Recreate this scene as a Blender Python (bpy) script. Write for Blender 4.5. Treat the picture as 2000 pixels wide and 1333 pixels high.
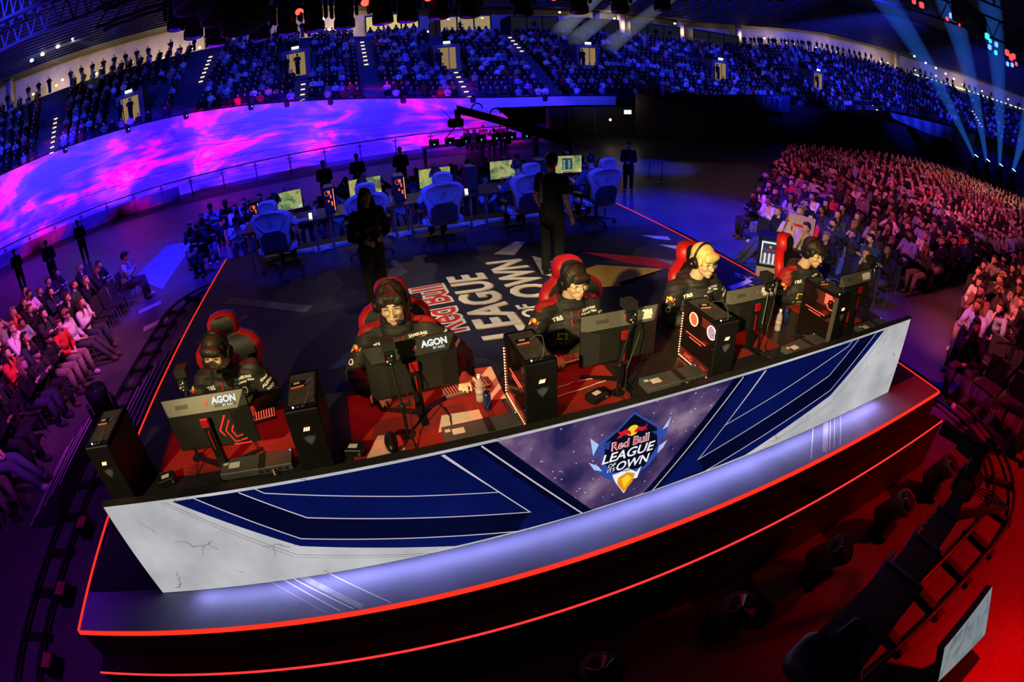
import bpy, math, random
import numpy as np
from mathutils import Vector, Matrix, Quaternion
from mathutils.bvhtree import BVHTree
scene = bpy.context.scene
for _o in list(bpy.data.objects):
    bpy.data.objects.remove(_o, do_unlink=True)
COL = scene.collection
R = math.radians
V = Vector
# ------------------------------------------------------------------ camera: an equisolid fisheye high over the stage front
W_, H_ = 2000.0, 1333.0
F_PX, PITCH, ROLL, YAW = 1034.72, 0.498388, -0.0461403, 0.2935593
CAM = V((0.0, 0.0, 3.9))
def _cam_axes():
    cp, sp = math.cos(PITCH), math.sin(PITCH)
    fwd, up, rt = V((0, cp, -sp)), V((0, sp, cp)), V((1, 0, 0))
    r2 = rt * math.cos(ROLL) + up * math.sin(ROLL)
    u2 = -rt * math.sin(ROLL) + up * math.cos(ROLL)
    rz = Matrix.Rotation(-YAW, 3, 'Z')
    return rz @ r2, rz @ u2, rz @ (-fwd)
AX = _cam_axes()
cam_d = bpy.data.cameras.new('camera')
cam = bpy.data.objects.new('camera', cam_d)
COL.objects.link(cam)
M3 = Matrix((AX[0], AX[1], AX[2])).transposed()
cam.matrix_world = Matrix.Translation(CAM) @ M3.to_4x4()
cam_d.type = 'PANO'
cam_d.sensor_width = 36.0
cam_d.sensor_fit = 'HORIZONTAL'
cam_d.clip_end = 500
_cc = cam_d if hasattr(cam_d, 'panorama_type') else cam_d.cycles
_cc.panorama_type = 'FISHEYE_EQUISOLID'
_cc.fisheye_lens = F_PX * 36.0 / W_
_cc.fisheye_fov = math.pi
scene.camera = cam
def ray(px, py):
    x, y = px - W_ / 2, py - H_ / 2
    r = math.hypot(x, y) + 1e-9
    th = 2 * math.asin(r / (2 * F_PX))
    s = math.sin(th) / r
    return (AX[0] * (x * s) + AX[1] * (-y * s) + AX[2] * (-math.cos(th))).normalized()
def PZ(px, py, z):
    d = ray(px, py); return CAM + d * ((z - CAM.z) / d.z)
def PY(px, py, y):
    d = ray(px, py); return CAM + d * ((y - CAM.y) / d.y)
def PR(px, py, dist):
    return CAM + ray(px, py) * dist
# ------------------------------------------------------------------ world, view, light
scene.view_settings.view_transform = 'Standard'
scene.view_settings.look = 'None'
scene.view_settings.gamma = 1.0
scene.view_settings.exposure = 0.0
scene.view_settings.use_curve_mapping = False
cy = scene.cycles
cy.max_bounces = 4; cy.diffuse_bounces = 2; cy.glossy_bounces = 2; cy.transmission_bounces = 4
cy.transparent_max_bounces = 12; cy.volume_bounces = 0
cy.sample_clamp_indirect = 3.0; cy.sample_clamp_direct = 0.0
cy.caustics_reflective = False; cy.caustics_refractive = False
world = bpy.data.worlds.new('world'); scene.world = world
world.use_nodes = True
world.node_tree.nodes['Background'].inputs[0].default_value = (0.25, 0.2, 1.0, 1)
world.node_tree.nodes['Background'].inputs[1].default_value = 0.0035
def aim(o, tgt):
    o.rotation_euler = (V(tgt) - o.location).to_track_quat('-Z', 'Y').to_euler()
def spot(name, loc, tgt, col, power, angle, blend=0.4, size=0.15):
    l = bpy.data.lights.new(name, 'SPOT'); l.energy = power; l.color = col
    l.spot_size = R(angle); l.spot_blend = blend; l.shadow_soft_size = size
    o = bpy.data.objects.new(name, l); COL.objects.link(o); o.location = loc; aim(o, tgt); return o
def point(name, loc, col, power, size=0.1):
    l = bpy.data.lights.new(name, 'POINT'); l.energy = power; l.color = col; l.shadow_soft_size = size
    o = bpy.data.objects.new(name, l); COL.objects.link(o); o.location = loc; return o
def area(name, loc, tgt, col, power, sx, sy, spread=180):
    l = bpy.data.lights.new(name, 'AREA'); l.shape = 'RECTANGLE'; l.size = sx; l.size_y = sy
    l.energy = power; l.color = col; l.spread = R(spread)
    o = bpy.data.objects.new(name, l); COL.objects.link(o); o.location = loc; aim(o, tgt); return o
ST = 1.0                                       # stage deck height over the hall floor
WARM = (1.0, 0.78, 0.36)
for _x in (-1.3, 0.3, 1.9, 3.5, 5.0):
    spot('key_spot', (-4.4 + 0.06 * _x, -2.7, 6.0), (_x, 3.95, 1.75), WARM, 2700 + 300 * _x, 15.0, 0.45, 0.12)
spot('second_key_spot', (7.2, -3.2, 6.4), (1.0, 3.7, 1.9), WARM, 700, 17, 0.5, 0.15)
for _i, _x in enumerate((-1.15, 0.3, 1.7, 3.1, 4.45)):
    spot('red_top_spot', (_x + 0.1, 5.0, 6.6), (_x, 3.25, 1.8), (1.0, 0.010, 0.006), 620, 15, 0.3, 0.06)
spot('warm_text_spot', (2.6, 0.8, 8.6), (1.7, 6.2, 1.0), (1.0, 0.82, 0.55), 2600, 20, 0.6, 0.1)
for _x in (-1.3, 0.3, 1.7, 3.2, 4.6):
    spot('blue_back_spot', (_x, 6.2, 4.5), (_x, 9.2, 2.1), (0.018, 0.034, 1.0), 800, 40, 0.5, 0.1)
spot('warm_back_spot', (1.6, 15.5, 7.2), (1.6, 10.2, 1.2), (1.0, 0.8, 0.5), 160, 60, 0.5, 0.1)
spot('blue_floor_spot', (9.5, 11.5, 9.0), (8.6, 11.0, 0), (0.008, 0.012, 1.0), 15000, 66, 0.8)
spot('blue_floor_near_spot', (8.6, 5.6, 8.5), (7.4, 5.6, 0), (0.012, 0.004, 1.0), 3200, 52, 0.8)
spot('blue_floor_far_spot', (14.0, 22.0, 9.0), (12.8, 20.0, 0), (0.01, 0.03, 1.0), 6000, 30, 0.8)
spot('blue_left_spot', (-4.0, 14.0, 9.0), (-6.5, 15.5, 0), (0.02, 0.012, 1.0), 12000, 62, 0.8)
spot('purple_left_spot', (-2.0, 3.0, 8.5), (-7.6, 8.8, 0.5), (0.62, 0.05, 0.75), 4200, 46, 0.8)
spot('pink_left_spot', (1.0, 9.5, 7.5), (-8.3, 9.6, 0.8), (1.0, 0.20, 0.42), 4200, 36, 0.8)
spot('violet_low_left_spot', (-3.0, 0.0, 7.0), (-5.8, 3.6, 0), (0.30, 0.02, 0.75), 1100, 60, 0.8)
spot('stage_violet_spot', (1.5, 13.0, 9.0), (1.5, 8.3, 1.0), (0.14, 0.06, 1.0), 160, 60, 0.8)
spot('red_right_spot', (9.0, -2.0, 5.5), (6.4, 0.1, 0), (1.0, 0.0, 0.0), 2900, 60, 0.9)
spot('magenta_aisle_spot', (8.0, 1.0, 8.0), (9.0, 3.4, 0), (1.0, 0.03, 0.30), 1500, 38, 0.8)
spot('pink_crowd_spot', (3.0, 6.0, 9.5), (16.0, 10.5, 0.6), (1.0, 0.12, 0.48), 4600, 56, 0.8, 0.4)
spot('rose_crowd_spot', (8.0, 2.0, 9.0), (26.0, 12.0, 0.6), (1.0, 0.12, 0.38), 9000, 36, 0.9, 0.4)
spot('warm_crowd_spot', (30.0, 4.0, 10.0), (33.0, 11.0, 0.6), (1.0, 0.45, 0.40), 4500, 60, 0.8, 0.4)
spot('coral_crowd_spot', (5.5, 4.5, 6.5), (11.2, 2.8, 0.8), (1.0, 0.15, 0.15), 4200, 40, 0.7, 0.3)
for _x, _p, _t in ((-14, 24000, (-24, 42, 8)), (2, 26000, (-4, 44, 7)), (14, 30000, (14, 45, 7)), (30, 46000, (36, 47, 6.5)), (44, 60000, (62, 48, 6.5)), (52, 40000, (88, 36, 6))):
    spot('blue_stand_spot', (_x, 12.0, 13.0), _t, (0.022, 0.034, 1.0), _p * 1.5, 46, 0.8, 0.3)
# ------------------------------------------------------------------ helpers: materials
def lin(c):
    return tuple(((x / 255.0) / 12.92 if x <= 10 else (((x / 255.0) + 0.055) / 1.055) ** 2.4) for x in c)
MATS = {}
def mat(name, col=(0.5, 0.5, 0.5), rough=0.5, metal=0.0, emit=None, es=0.0, noise=0.0, nscale=30.0, bump=0.0,
        spec=0.4, trans=0.0, alpha=1.0, objcol=False, stretch=None, coat=0.0):
    if name in MATS:
        return MATS[name]
    m = bpy.data.materials.new(name); m.use_nodes = True
    nt = m.node_tree; b = nt.nodes['Principled BSDF']
    b.inputs['Roughness'].default_value = rough; b.inputs['Metallic'].default_value = metal
    b.inputs['Specular IOR Level'].default_value = spec
    b.inputs['Base Color'].default_value = (*col, 1)
    if trans: b.inputs['Transmission Weight'].default_value = trans; b.inputs['IOR'].default_value = 1.2
    if alpha < 1: b.inputs['Alpha'].default_value = alpha
    if coat: b.inputs['Coat Weight'].default_value = coat
    if emit is not None:
        b.inputs['Emission Color'].default_value = (*emit, 1); b.inputs['Emission Strength'].default_value = es
    src = None
    if objcol:
        oi = nt.nodes.new('ShaderNodeObjectInfo'); src = oi.outputs['Color']
        nt.links.new(src, b.inputs['Base Color'])
    if noise or bump:
        tc = nt.nodes.new('ShaderNodeTexCoord'); n = nt.nodes.new('ShaderNodeTexNoise')
        n.inputs['Scale'].default_value = nscale; n.inputs['Detail'].default_value = 4
        if stretch:
            mp = nt.nodes.new('ShaderNodeMapping'); mp.inputs['Scale'].default_value = stretch
            nt.links.new(tc.outputs['Object'], mp.inputs[0]); nt.links.new(mp.outputs[0], n.inputs['Vector'])
        else:
            nt.links.new(tc.outputs['Object'], n.inputs['Vector'])
        if noise:
            mx = nt.nodes.new('ShaderNodeMix'); mx.data_type = 'RGBA'; mx.blend_type = 'MULTIPLY'
            mr = nt.nodes.new('ShaderNodeMapRange')
            mr.inputs['From Min'].default_value = 0.3; mr.inputs['From Max'].default_value = 0.7
            mr.inputs['To Min'].default_value = 1 - noise; mr.inputs['To Max'].default_value = 1 + noise * 0.5
            nt.links.new(n.outputs['Fac'], mr.inputs['Value'])
            mx.inputs['Factor'].default_value = 1.0
            if src is not None: nt.links.new(src, mx.inputs[6])
            else: mx.inputs[6].default_value = (*col, 1)
            nt.links.new(mr.outputs[0], mx.inputs[7])
            nt.links.new(mx.outputs[2], b.inputs['Base Color'])
        if bump:
            bp = nt.nodes.new('ShaderNodeBump'); bp.inputs['Strength'].default_value = bump; bp.inputs['Distance'].default_value = 0.01
            nt.links.new(n.outputs['Fac'], bp.inputs['Height']); nt.links.new(bp.outputs[0], b.inputs['Normal'])
    MATS[name] = m
    return m
def emis(name, col, s):
    if name in MATS: return MATS[name]
    m = bpy.data.materials.new(name); m.use_nodes = True; nt = m.node_tree
    nt.nodes.remove(nt.nodes['Principled BSDF'])
    e = nt.nodes.new('ShaderNodeEmission'); e.inputs[0].default_value = (*col, 1); e.inputs[1].default_value = s
    nt.links.new(e.outputs[0], nt.nodes['Material Output'].inputs[0])
    MATS[name] = m
    return m
def nodes_of(m):
    return m.node_tree.nodes, m.node_tree.links
# ------------------------------------------------------------------ helpers: mesh builder
class MB:
    def __init__(s):
        s.v = []; s.f = []; s.m = []; s.T = Matrix.Identity(4); s.k = 0
    def add(s, vs, fs, m=None):
        b = len(s.v); T = s.T
        s.v += [tuple(T @ V(p)) for p in vs]
        s.f += [tuple(b + i for i in f) for f in fs]
        s.m += [s.k if m is None else m] * len(fs)
        return s
    def box(s, c, d, rot=None, m=None, taper=1.0):
        hx, hy, hz = d[0] / 2, d[1] / 2, d[2] / 2
        vs = []
        for z in (-1, 1):
            t = taper if z > 0 else 1.0
            for x, y in ((-1, -1), (1, -1), (1, 1), (-1, 1)):
                vs.append(V((x * hx * t, y * hy * t, z * hz)))
        if rot is not None: vs = [rot @ p for p in vs]
        c = V(c)
        return s.add([p + c for p in vs], [(3, 2, 1, 0), (4, 5, 6, 7), (0, 1, 5, 4), (1, 2, 6, 5), (2, 3, 7, 6), (3, 0, 4, 7)], m)
    def b2(s, lo, hi, m=None):
        return s.box([(a + b) / 2 for a, b in zip(lo, hi)], [b - a for a, b in zip(lo, hi)], None, m)
    def bbox(s, c, d, r, rot=None, m=None):            # chamfered box
        hx, hy, hz = [q / 2 for q in d]; r = min(r, hx * .9, hy * .9, hz * .9)
        poly = [(-hx + r, -hy), (hx - r, -hy), (hx, -hy + r), (hx, hy - r), (hx - r, hy), (-hx + r, hy), (-hx, hy - r), (-hx, -hy + r)]
        ins = [(x - math.copysign(min(r, abs(x)), x), y - math.copysign(min(r, abs(y)), y)) for x, y in poly]
        vs = [V((x, y, -hz)) for x, y in ins] + [V((x, y, -hz + r)) for x, y in poly] + [V((x, y, hz - r)) for x, y in poly] + [V((x, y, hz)) for x, y in ins]
        if rot is not None: vs = [rot @ p for p in vs]
        c = V(c); n = 8
        fs = [tuple(range(n - 1, -1, -1)), tuple(range(3 * n, 4 * n))]
        for L in range(3):
            for i in range(n):
                j = (i + 1) % n
                fs.append((L * n + i, L * n + j, (L + 1) * n + j, (L + 1) * n + i))
        return s.add([p + c for p in vs], fs, m)
    def prism(s, poly, o, ax, ay, ext, m=None):        # polygon in the plane (o, ax, ay) pushed along ext
        o, ax, ay, ext = V(o), V(ax), V(ay), V(ext)
        a = [o + ax * p[0] + ay * p[1] for p in poly]; n = len(a)
        vs = a + [p + ext for p in a]
        fs = [tuple(range(n - 1, -1, -1)), tuple(range(n, 2 * n))] + [(i, (i + 1) % n, n + (i + 1) % n, n + i) for i in range(n)]
        return s.add(vs, fs, m)
    def cyl(s, p0, p1, r0, r1=None, n=12, m=None, caps=True):
        p0, p1 = V(p0), V(p1); r1 = r0 if r1 is None else r1
        d = (p1 - p0)
        if d.length < 1e-9: return s
        q = d.normalized().to_track_quat('Z', 'Y')
        vs = []
        for p, r in ((p0, r0), (p1, r1)):
            for i in range(n):
                a = 2 * math.pi * i / n
                vs.append(p + q @ V((r * math.cos(a), r * math.sin(a), 0)))
        fs = [(i, (i + 1) % n, n + (i + 1) % n, n + i) for i in range(n)]
        if caps: fs += [tuple(range(n - 1, -1, -1)), tuple(range(n, 2 * n))]
        return s.add(vs, fs, m)
    def tube(s, pts, r, n=8, m=None, closed=False):
        pts = [V(p) for p in pts]; N = len(pts); vs = []
        rr = r if isinstance(r, (list, tuple)) else [r] * N
        up = V((0, 0, 1)); prev = None
        for i, p in enumerate(pts):
            if closed: t = pts[(i + 1) % N] - pts[i - 1]
            else: t = pts[min(i + 1, N - 1)] - pts[max(i - 1, 0)]
            t = t.normalized() if t.length > 1e-9 else V((0, 0, 1))
            if prev is None:
                a = t.cross(up)
                if a.length < 1e-3: a = t.cross(V((1, 0, 0)))
                a.normalize()
            else:
                a = prev - t * prev.dot(t)
                a = a.normalized() if a.length > 1e-6 else t.cross(up).normalized()
            prev = a; b = t.cross(a)
            for k in range(n):
                an = 2 * math.pi * k / n
                vs.append(p + (a * math.cos(an) + b * math.sin(an)) * rr[i])
        fs = []
        for i in range(N if closed else N - 1):
            j = (i + 1) % N
            for k in range(n):
                l = (k + 1) % n
                fs.append((i * n + k, i * n + l, j * n + l, j * n + k))
        if not closed: fs += [tuple(range(n - 1, -1, -1)), tuple(range((N - 1) * n, N * n))]
        return s.add(vs, fs, m)
    def ell(s, c, r, rot=None, u=12, w=8, m=None):
        c = V(c); r = (r, r, r) if not isinstance(r, (tuple, list)) else r
        vs = [V((0, 0, -r[2]))]
        for i in range(1, w):
            ph = math.pi * i / w - math.pi / 2
            for k in range(u):
                a = 2 * math.pi * k / u
                vs.append(V((r[0] * math.cos(ph) * math.cos(a), r[1] * math.cos(ph) * math.sin(a), r[2] * math.sin(ph))))
        vs.append(V((0, 0, r[2])))
        if rot is not None: vs = [rot @ p for p in vs]
        fs = [(0, 1 + (k + 1) % u, 1 + k) for k in range(u)]
        for i in range(w - 2):
            for k in range(u):
                l = (k + 1) % u; b = 1 + i * u
                fs.append((b + k, b + l, b + u + l, b + u + k))
        b = 1 + (w - 2) * u; t = len(vs) - 1
        fs += [(b + k, b + (k + 1) % u, t) for k in range(u)]
        return s.add([p + c for p in vs], fs, m)
    def lathe(s, prof, o, n=16, axis=(0, 0, 1), m=None):    # prof: (radius, height)
        o = V(o); q = V(axis).to_track_quat('Z', 'Y'); vs = []
        for r, h in prof:
            for i in range(n):
                a = 2 * math.pi * i / n
                vs.append(o + q @ V((r * math.cos(a), r * math.sin(a), h)))
        fs = []
        for j in range(len(prof) - 1):
            for i in range(n):
                k = (i + 1) % n
                fs.append((j * n + i, j * n + k, (j + 1) * n + k, (j + 1) * n + i))
        fs += [tuple(range(n - 1, -1, -1)), tuple(range((len(prof) - 1) * n, len(prof) * n))]
        return s.add(vs, fs, m)
    def limb(s, pts, rad, n=12, m=None):               # a chain of round joints and tapering segments
        for i, (p, r) in enumerate(zip(pts, rad)):
            s.ell(p, r, None, n, max(6, n // 2), m)
            if i: s.cyl(pts[i - 1], p, rad[i - 1], r, n, m, True)
        return s
    def torus(s, c, R0, r, axis=(0, 0, 1), n=20, k=6, m=None, a0=0, a1=360):
        q = V(axis).to_track_quat('Z', 'Y'); c = V(c); full = abs(a1 - a0) >= 359.9
        N = n if full else n + 1
        pts = [c + q @ V((R0 * math.cos(R(a0 + (a1 - a0) * i / n)), R0 * math.sin(R(a0 + (a1 - a0) * i / n)), 0)) for i in range(N)]
        return s.tube(pts, r, k, m, closed=full)
    def poly(s, pts, m=None):
        return s.add(pts, [tuple(range(len(pts)))], m)
    def mesh(s, name, mats, smooth=False):
        me = bpy.data.meshes.new(name)
        me.from_pydata(s.v, [], s.f)
        for mt in (mats if isinstance(mats, (list, tuple)) else [mats]): me.materials.append(mt)
        if any(s.m): me.polygons.foreach_set('material_index', s.m)
        if smooth: me.polygons.foreach_set('use_smooth', [True] * len(s.f))
        me.update()
        return me
    def build(s, name, mats, parent=None, smooth=False):
        return link(name, s.mesh(name, mats, smooth), parent)
def link(name, data, parent=None):
    o = bpy.data.objects.new(name, data); COL.objects.link(o)
    if parent is not None: o.parent = parent
    return o
def tag(o, label=None, cat=None, group=None, kind=None):
    if label: o['label'] = label
    if cat: o['category'] = cat
    if group: o['group'] = group
    if kind: o['kind'] = kind
    return o
def empty(name, loc=(0, 0, 0), rz=0.0, label=None, cat=None, group=None):
    o = bpy.data.objects.new(name, None); COL.objects.link(o)
    o.empty_display_size = 0.1; o.location = loc; o.rotation_euler = (0, 0, rz)
    return tag(o, label, cat, group)
def dup(root, loc=None, rz=None, label=None, group=None):
    def cp(o, par):
        c = o.copy(); COL.objects.link(c); c.parent = par
        for ch in [x for x in o.children]: cp(ch, c)
        return c
    r = cp(root, None)
    if loc is not None: r.location = loc
    if rz is not None: r.rotation_euler = (0, 0, rz)
    if label: r['label'] = label
    if group: r['group'] = group
    return r
def struct(name, mb, mats, parent=None, label=None, smooth=False):
    o = mb.build(name, mats, parent, smooth)
    if parent is None: o['kind'] = 'structure'
    if label: o['label'] = label
    return o
def bake(mb, voxel, smooth_it=4, factor=0.5):          # one continuous skin round overlapping volumes
    me = mb.mesh('tmp', [], False)
    o = bpy.data.objects.new('tmp', me); COL.objects.link(o)
    md = o.modifiers.new('r', 'REMESH'); md.mode = 'VOXEL'; md.voxel_size = voxel; md.use_smooth_shade = True
    if smooth_it:
        sm = o.modifiers.new('s', 'SMOOTH'); sm.factor = factor; sm.iterations = smooth_it
    dg = bpy.context.evaluated_depsgraph_get()
    out = bpy.data.meshes.new_from_object(o.evaluated_get(dg))
    bpy.data.objects.remove(o, do_unlink=True); bpy.data.meshes.remove(me)
    return out
_TXT = {}
def text_geo(s, size=1.0, bold=0.0, shear=0.0, hx='CENTER', hy='CENTER', space=1.0, extrude=0.0):
    key = (s, size, bold, shear, hx, hy, space, extrude)
    if key in _TXT: return _TXT[key]
    c = bpy.data.curves.new('txt', 'FONT'); c.body = s; c.size = size; c.offset = bold; c.shear = shear
    c.align_x = hx; c.align_y = hy; c.resolution_u = 3; c.space_character = space; c.extrude = extrude
    o = bpy.data.objects.new('txt', c); COL.objects.link(o)
    dg = bpy.context.evaluated_depsgraph_get()
    me = bpy.data.meshes.new_from_object(o.evaluated_get(dg))
    vs = [tuple(v.co) for v in me.vertices]; fs = [tuple(p.vertices) for p in me.polygons]
    bpy.data.objects.remove(o, do_unlink=True); bpy.data.curves.remove(c); bpy.data.meshes.remove(me)
    _TXT[key] = (vs, fs)
    return vs, fs
def text_on(mb, s, size, o, ax, ay, m=None, sx=1.0, **kw):    # lettering in the plane (o; reading direction ax, upright ay)
    vs, fs = text_geo(s, size, **kw)
    o, ax, ay = V(o), V(ax), V(ay); n = ax.cross(ay)
    mb.add([o + ax * (p[0] * sx) + ay * p[1] + n * p[2] for p in vs], fs, m)
    return mb
def wrap_print(mb, bvh, direction, off=0.003):         # lays flat print onto a curved garment
    d = V(direction).normalized(); out = []
    for p in mb.v:
        q = V(p); hit = bvh.ray_cast(q - d * 0.6, d, 1.5)
        out.append(tuple(hit[0] - d * off) if hit[0] is not None else p)
    mb.v = out
    return mb
def bvh_of(me):
    return BVHTree.FromPolygons([v.co[:] for v in me.vertices], [tuple(p.vertices) for p in me.polygons])
# ------------------------------------------------------------------ shared materials
BLACK = mat('black_plastic', (0.006, 0.006, 0.007), 0.40, spec=0.3, noise=0.25, nscale=60)
BLACKM = mat('matt_black', (0.006, 0.006, 0.007), 0.75, noise=0.2, nscale=20)
GREYP = mat('graphite_plastic', (0.011, 0.011, 0.011), 0.5, noise=0.2, nscale=80)
SILV = mat('grey_monitor_shell', (0.085, 0.082, 0.076), 0.5, noise=0.15, nscale=90)
METAL = mat('bare_steel', (0.45, 0.45, 0.46), 0.3, 0.9, noise=0.15, nscale=40)
CHROME = mat('chrome', (0.7, 0.7, 0.72), 0.15, 1.0)
WHITE = mat('white_print', (0.75, 0.75, 0.75), 0.6, noise=0.06)
YELLOW = mat('yellow_print', (0.75, 0.55, 0.02), 0.6, noise=0.06)
REDP = mat('red_print', (0.62, 0.012, 0.02), 0.6, noise=0.06)
LABELW = mat('paper_label', (0.55, 0.55, 0.55), 0.7, noise=0.1)
RED_LED = emis('red_led', (1.0, 0.06, 0.03), 6.0)
HOT_LED = emis('hot_orange_led', (1.0, 0.32, 0.12), 7.0)
WHITE_LED = emis('white_led', (0.9, 0.95, 1.0), 8.0)
GREEN_LED = emis('green_led', (0.2, 1.0, 0.25), 4.0)
BLUE_LED = emis('blue_led', (0.1, 0.25, 1.0), 6.0)
RED_STRIP = emis('red_edge_strip', (1.0, 0.035, 0.015), 1.0)
CABLE = mat('black_cable', (0.01, 0.01, 0.01), 0.5, noise=0.1)
WCABLE = mat('white_cable', (0.55, 0.55, 0.5), 0.5, noise=0.1)
GLASS = mat('clear_glass', (0.9, 0.92, 0.95), 0.05, alpha=0.12, spec=0.6)
# ------------------------------------------------------------------ the hall: floor, stage, ring of banked track, stands, roof
FLOOR_M = mat('dark_hall_floor', (0.085, 0.08, 0.085), 0.42, noise=0.35, nscale=0.9, bump=0.02, spec=0.5)
mb = MB(); mb.b2((-70, -25, -0.2), (120, 80, 0.0)); struct('floor', mb, FLOOR_M, label='dark sealed hall floor')
SX0, SX1, SY0, SY1 = -2.872, 5.80, 2.02, 10.75
XC = (SX0 + SX1) / 2
# stage deck: body with a printed vinyl top
def stage_vinyl():
    m = bpy.data.materials.new('stage_vinyl'); m.use_nodes = True; n, l = nodes_of(m); b = n['Principled BSDF']
    tc = n.new('ShaderNodeTexCoord')
    v1 = n.new('ShaderNodeTexVoronoi'); v1.inputs['Scale'].default_value = 0.42; v1.feature = 'F1'
    mp = n.new('ShaderNodeMapping'); mp.inputs['Rotation'].default_value = (0, 0, 0.6); mp.inputs['Scale'].default_value = (1.0, 2.2, 1)
    l.new(tc.outputs['Object'], mp.inputs[0]); l.new(mp.outputs[0], v1.inputs['Vector'])
    n2 = n.new('ShaderNodeTexNoise'); n2.inputs['Scale'].default_value = 0.9; n2.inputs['Detail'].default_value = 5
    l.new(tc.outputs['Object'], n2.inputs['Vector'])
    r = n.new('ShaderNodeValToRGB'); e = r.color_ramp.elements
    e[0].position = 0.0; e[0].color = (0.006, 0.006, 0.015, 1); e[1].position = 1.0; e[1].color = (0.060, 0.048, 0.058, 1)
    x = e.new(0.5); x.color = (0.015, 0.012, 0.024, 1)
    sx = n.new('ShaderNodeSeparateColor'); l.new(v1.outputs['Color'], sx.inputs[0])
    ad = n.new('ShaderNodeMath'); ad.operation = 'MULTIPLY_ADD'; ad.inputs[1].default_value = 0.75; ad.inputs[2].default_value = -0.1
    l.new(sx.outputs[0], ad.inputs[0])
    a2 = n.new('ShaderNodeMath'); a2.operation = 'MULTIPLY_ADD'; a2.inputs[1].default_value = 0.7
    l.new(n2.outputs['Fac'], a2.inputs[0]); l.new(ad.outputs[0], a2.inputs[2])
    l.new(a2.outputs[0], r.inputs['Fac']); l.new(r.outputs[0], b.inputs['Base Color'])
    b.inputs['Roughness'].default_value = 0.5; b.inputs['Specular IOR Level'].default_value = 0.3
    return m
STV = stage_vinyl()
FRONTV = mat('front_vinyl', (0.20, 0.20, 0.38), 0.55, noise=0.35, nscale=1.6)
mb = MB(); mb.k = 0
mb.b2((SX0, SY0, 0.0), (SX1, SY1, ST - 0.03))
mb.b2((SX0, 2.42, ST - 0.03), (SX1, SY1, ST), 1)
mb.b2((SX0, SY0, ST - 0.03), (SX1, 2.42, ST), 2)
stage = struct('stage_floor', mb, [BLACKM, STV, FRONTV], label='black stage platform with printed vinyl top')
# red light line round the stage edge
def strip(name, a, b, w, h, parent, m=RED_STRIP):
    a, b = V(a), V(b); d = (b - a).normalized(); s = V((d.y, -d.x, 0)) * (w / 2)
    q = MB(); q.add([a - s, a + s, b + s, b - s] + [p + V((0, 0, h)) for p in (a - s, a + s, b + s, b - s)],
                    [(3, 2, 1, 0), (4, 5, 6, 7), (0, 1, 5, 4), (1, 2, 6, 5), (2, 3, 7, 6), (3, 0, 4, 7)])
    return q.build(name, m, parent)
e_ = 0.012
strip('edge_light', (SX0, SY0 - e_, ST - 0.02), (SX1, SY0 - e_, ST - 0.02), 0.024, 0.028, stage)
strip('edge_light', (SX0 - e_, SY0, ST - 0.02), (SX0 - e_, SY1, ST - 0.02), 0.024, 0.026, stage)
strip('edge_light', (SX1 + e_, SY0, ST - 0.02), (SX1 + e_, SY1, ST - 0.02), 0.024, 0.026, stage)
# lower front ledge with its own thin light
mb = MB(); mb.b2((SX0 + 0.02, 1.83, 0.0), (SX1 + 0.05, 2.0, 0.68))
led = struct('stage_skirt_trim', mb, mat('ledge_rubber', (0.012, 0.011, 0.012), 0.6, noise=0.4, nscale=25, bump=0.1), label='low black ledge along the stage front')
strip('ledge_light', (SX0 + 0.02, 1.825, 0.672), (SX1 + 0.05, 1.825, 0.672), 0.012, 0.014, led, emis('ledge_red', (1.0, 0.03, 0.03), 1.6))
# ---- printed art on the stage: lettering, star and chevrons
PR_ = MB(); zp = ST + 0.002
def floor_text(mb, s, size, y0, xb, m, bold=0.0, sx=1.0, z=zp, shear=0.0):   # reads away from the desk, upright towards -x
    text_on(mb, s, size, (xb, y0, z), (0, 1, 0), (-1, 0, 0), m, sx, hx='LEFT', hy='BOTTOM_BASELINE', bold=bold, shear=shear)
FL = [mat('floor_white', (0.78, 0.74, 0.68), 0.6, noise=0.2, nscale=6), mat('floor_red', (0.55, 0.02, 0.03), 0.6, noise=0.2, nscale=6),
      mat('floor_gold', (0.6, 0.36, 0.08), 0.6, noise=0.2, nscale=6), mat('floor_navy', (0.012, 0.012, 0.028), 0.6, noise=0.3, nscale=4),
      mat('floor_blue', (0.10, 0.14, 0.42), 0.6, noise=0.4, nscale=4), mat('floor_grey', (0.24, 0.22, 0.24), 0.6, noise=0.3, nscale=4)]
def art(name, fn, z):
    q = MB(); fn(q, z); return q.build(name, FL, stage)
def shield(q, z):
    q.poly([(0.3, 6.45, z), (0.75, 5.0, z), (1.9, 4.55, z), (3.3, 5.55, z), (4.4, 6.45, z), (3.2, 7.4, z), (1.9, 8.3, z), (0.75, 7.9, z)][::1], 3)
art('floor_graphic', shield, ST + 0.0015)
def redbull(q, z):
    floor_text(q, 'Red Bull', 0.66, 5.54, 1.12, 0, 0.045, 0.74, z); floor_text(q, 'Red Bull', 0.66, 5.54, 1.12, 1, 0.008, 0.74, z + 0.002)
art('lettering', redbull, ST + 0.003)
def league(q, z):
    floor_text(q, 'LEAGUE', 0.76, 5.14, 1.79, 2, 0.024, 0.80, z, 0.12); floor_text(q, 'LEAGUE', 0.76, 5.16, 1.775, 0, 0.020, 0.80, z + 0.002, 0.12)
art('lettering', league, ST + 0.003)
def own(q, z):
    floor_text(q, 'OWN', 0.78, 6.10, 2.52, 2, 0.024, 0.78, z, 0.12); floor_text(q, 'OWN', 0.78, 6.12, 2.505, 0, 0.020, 0.78, z + 0.002, 0.12)
art('lettering', own, ST + 0.003)
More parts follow.
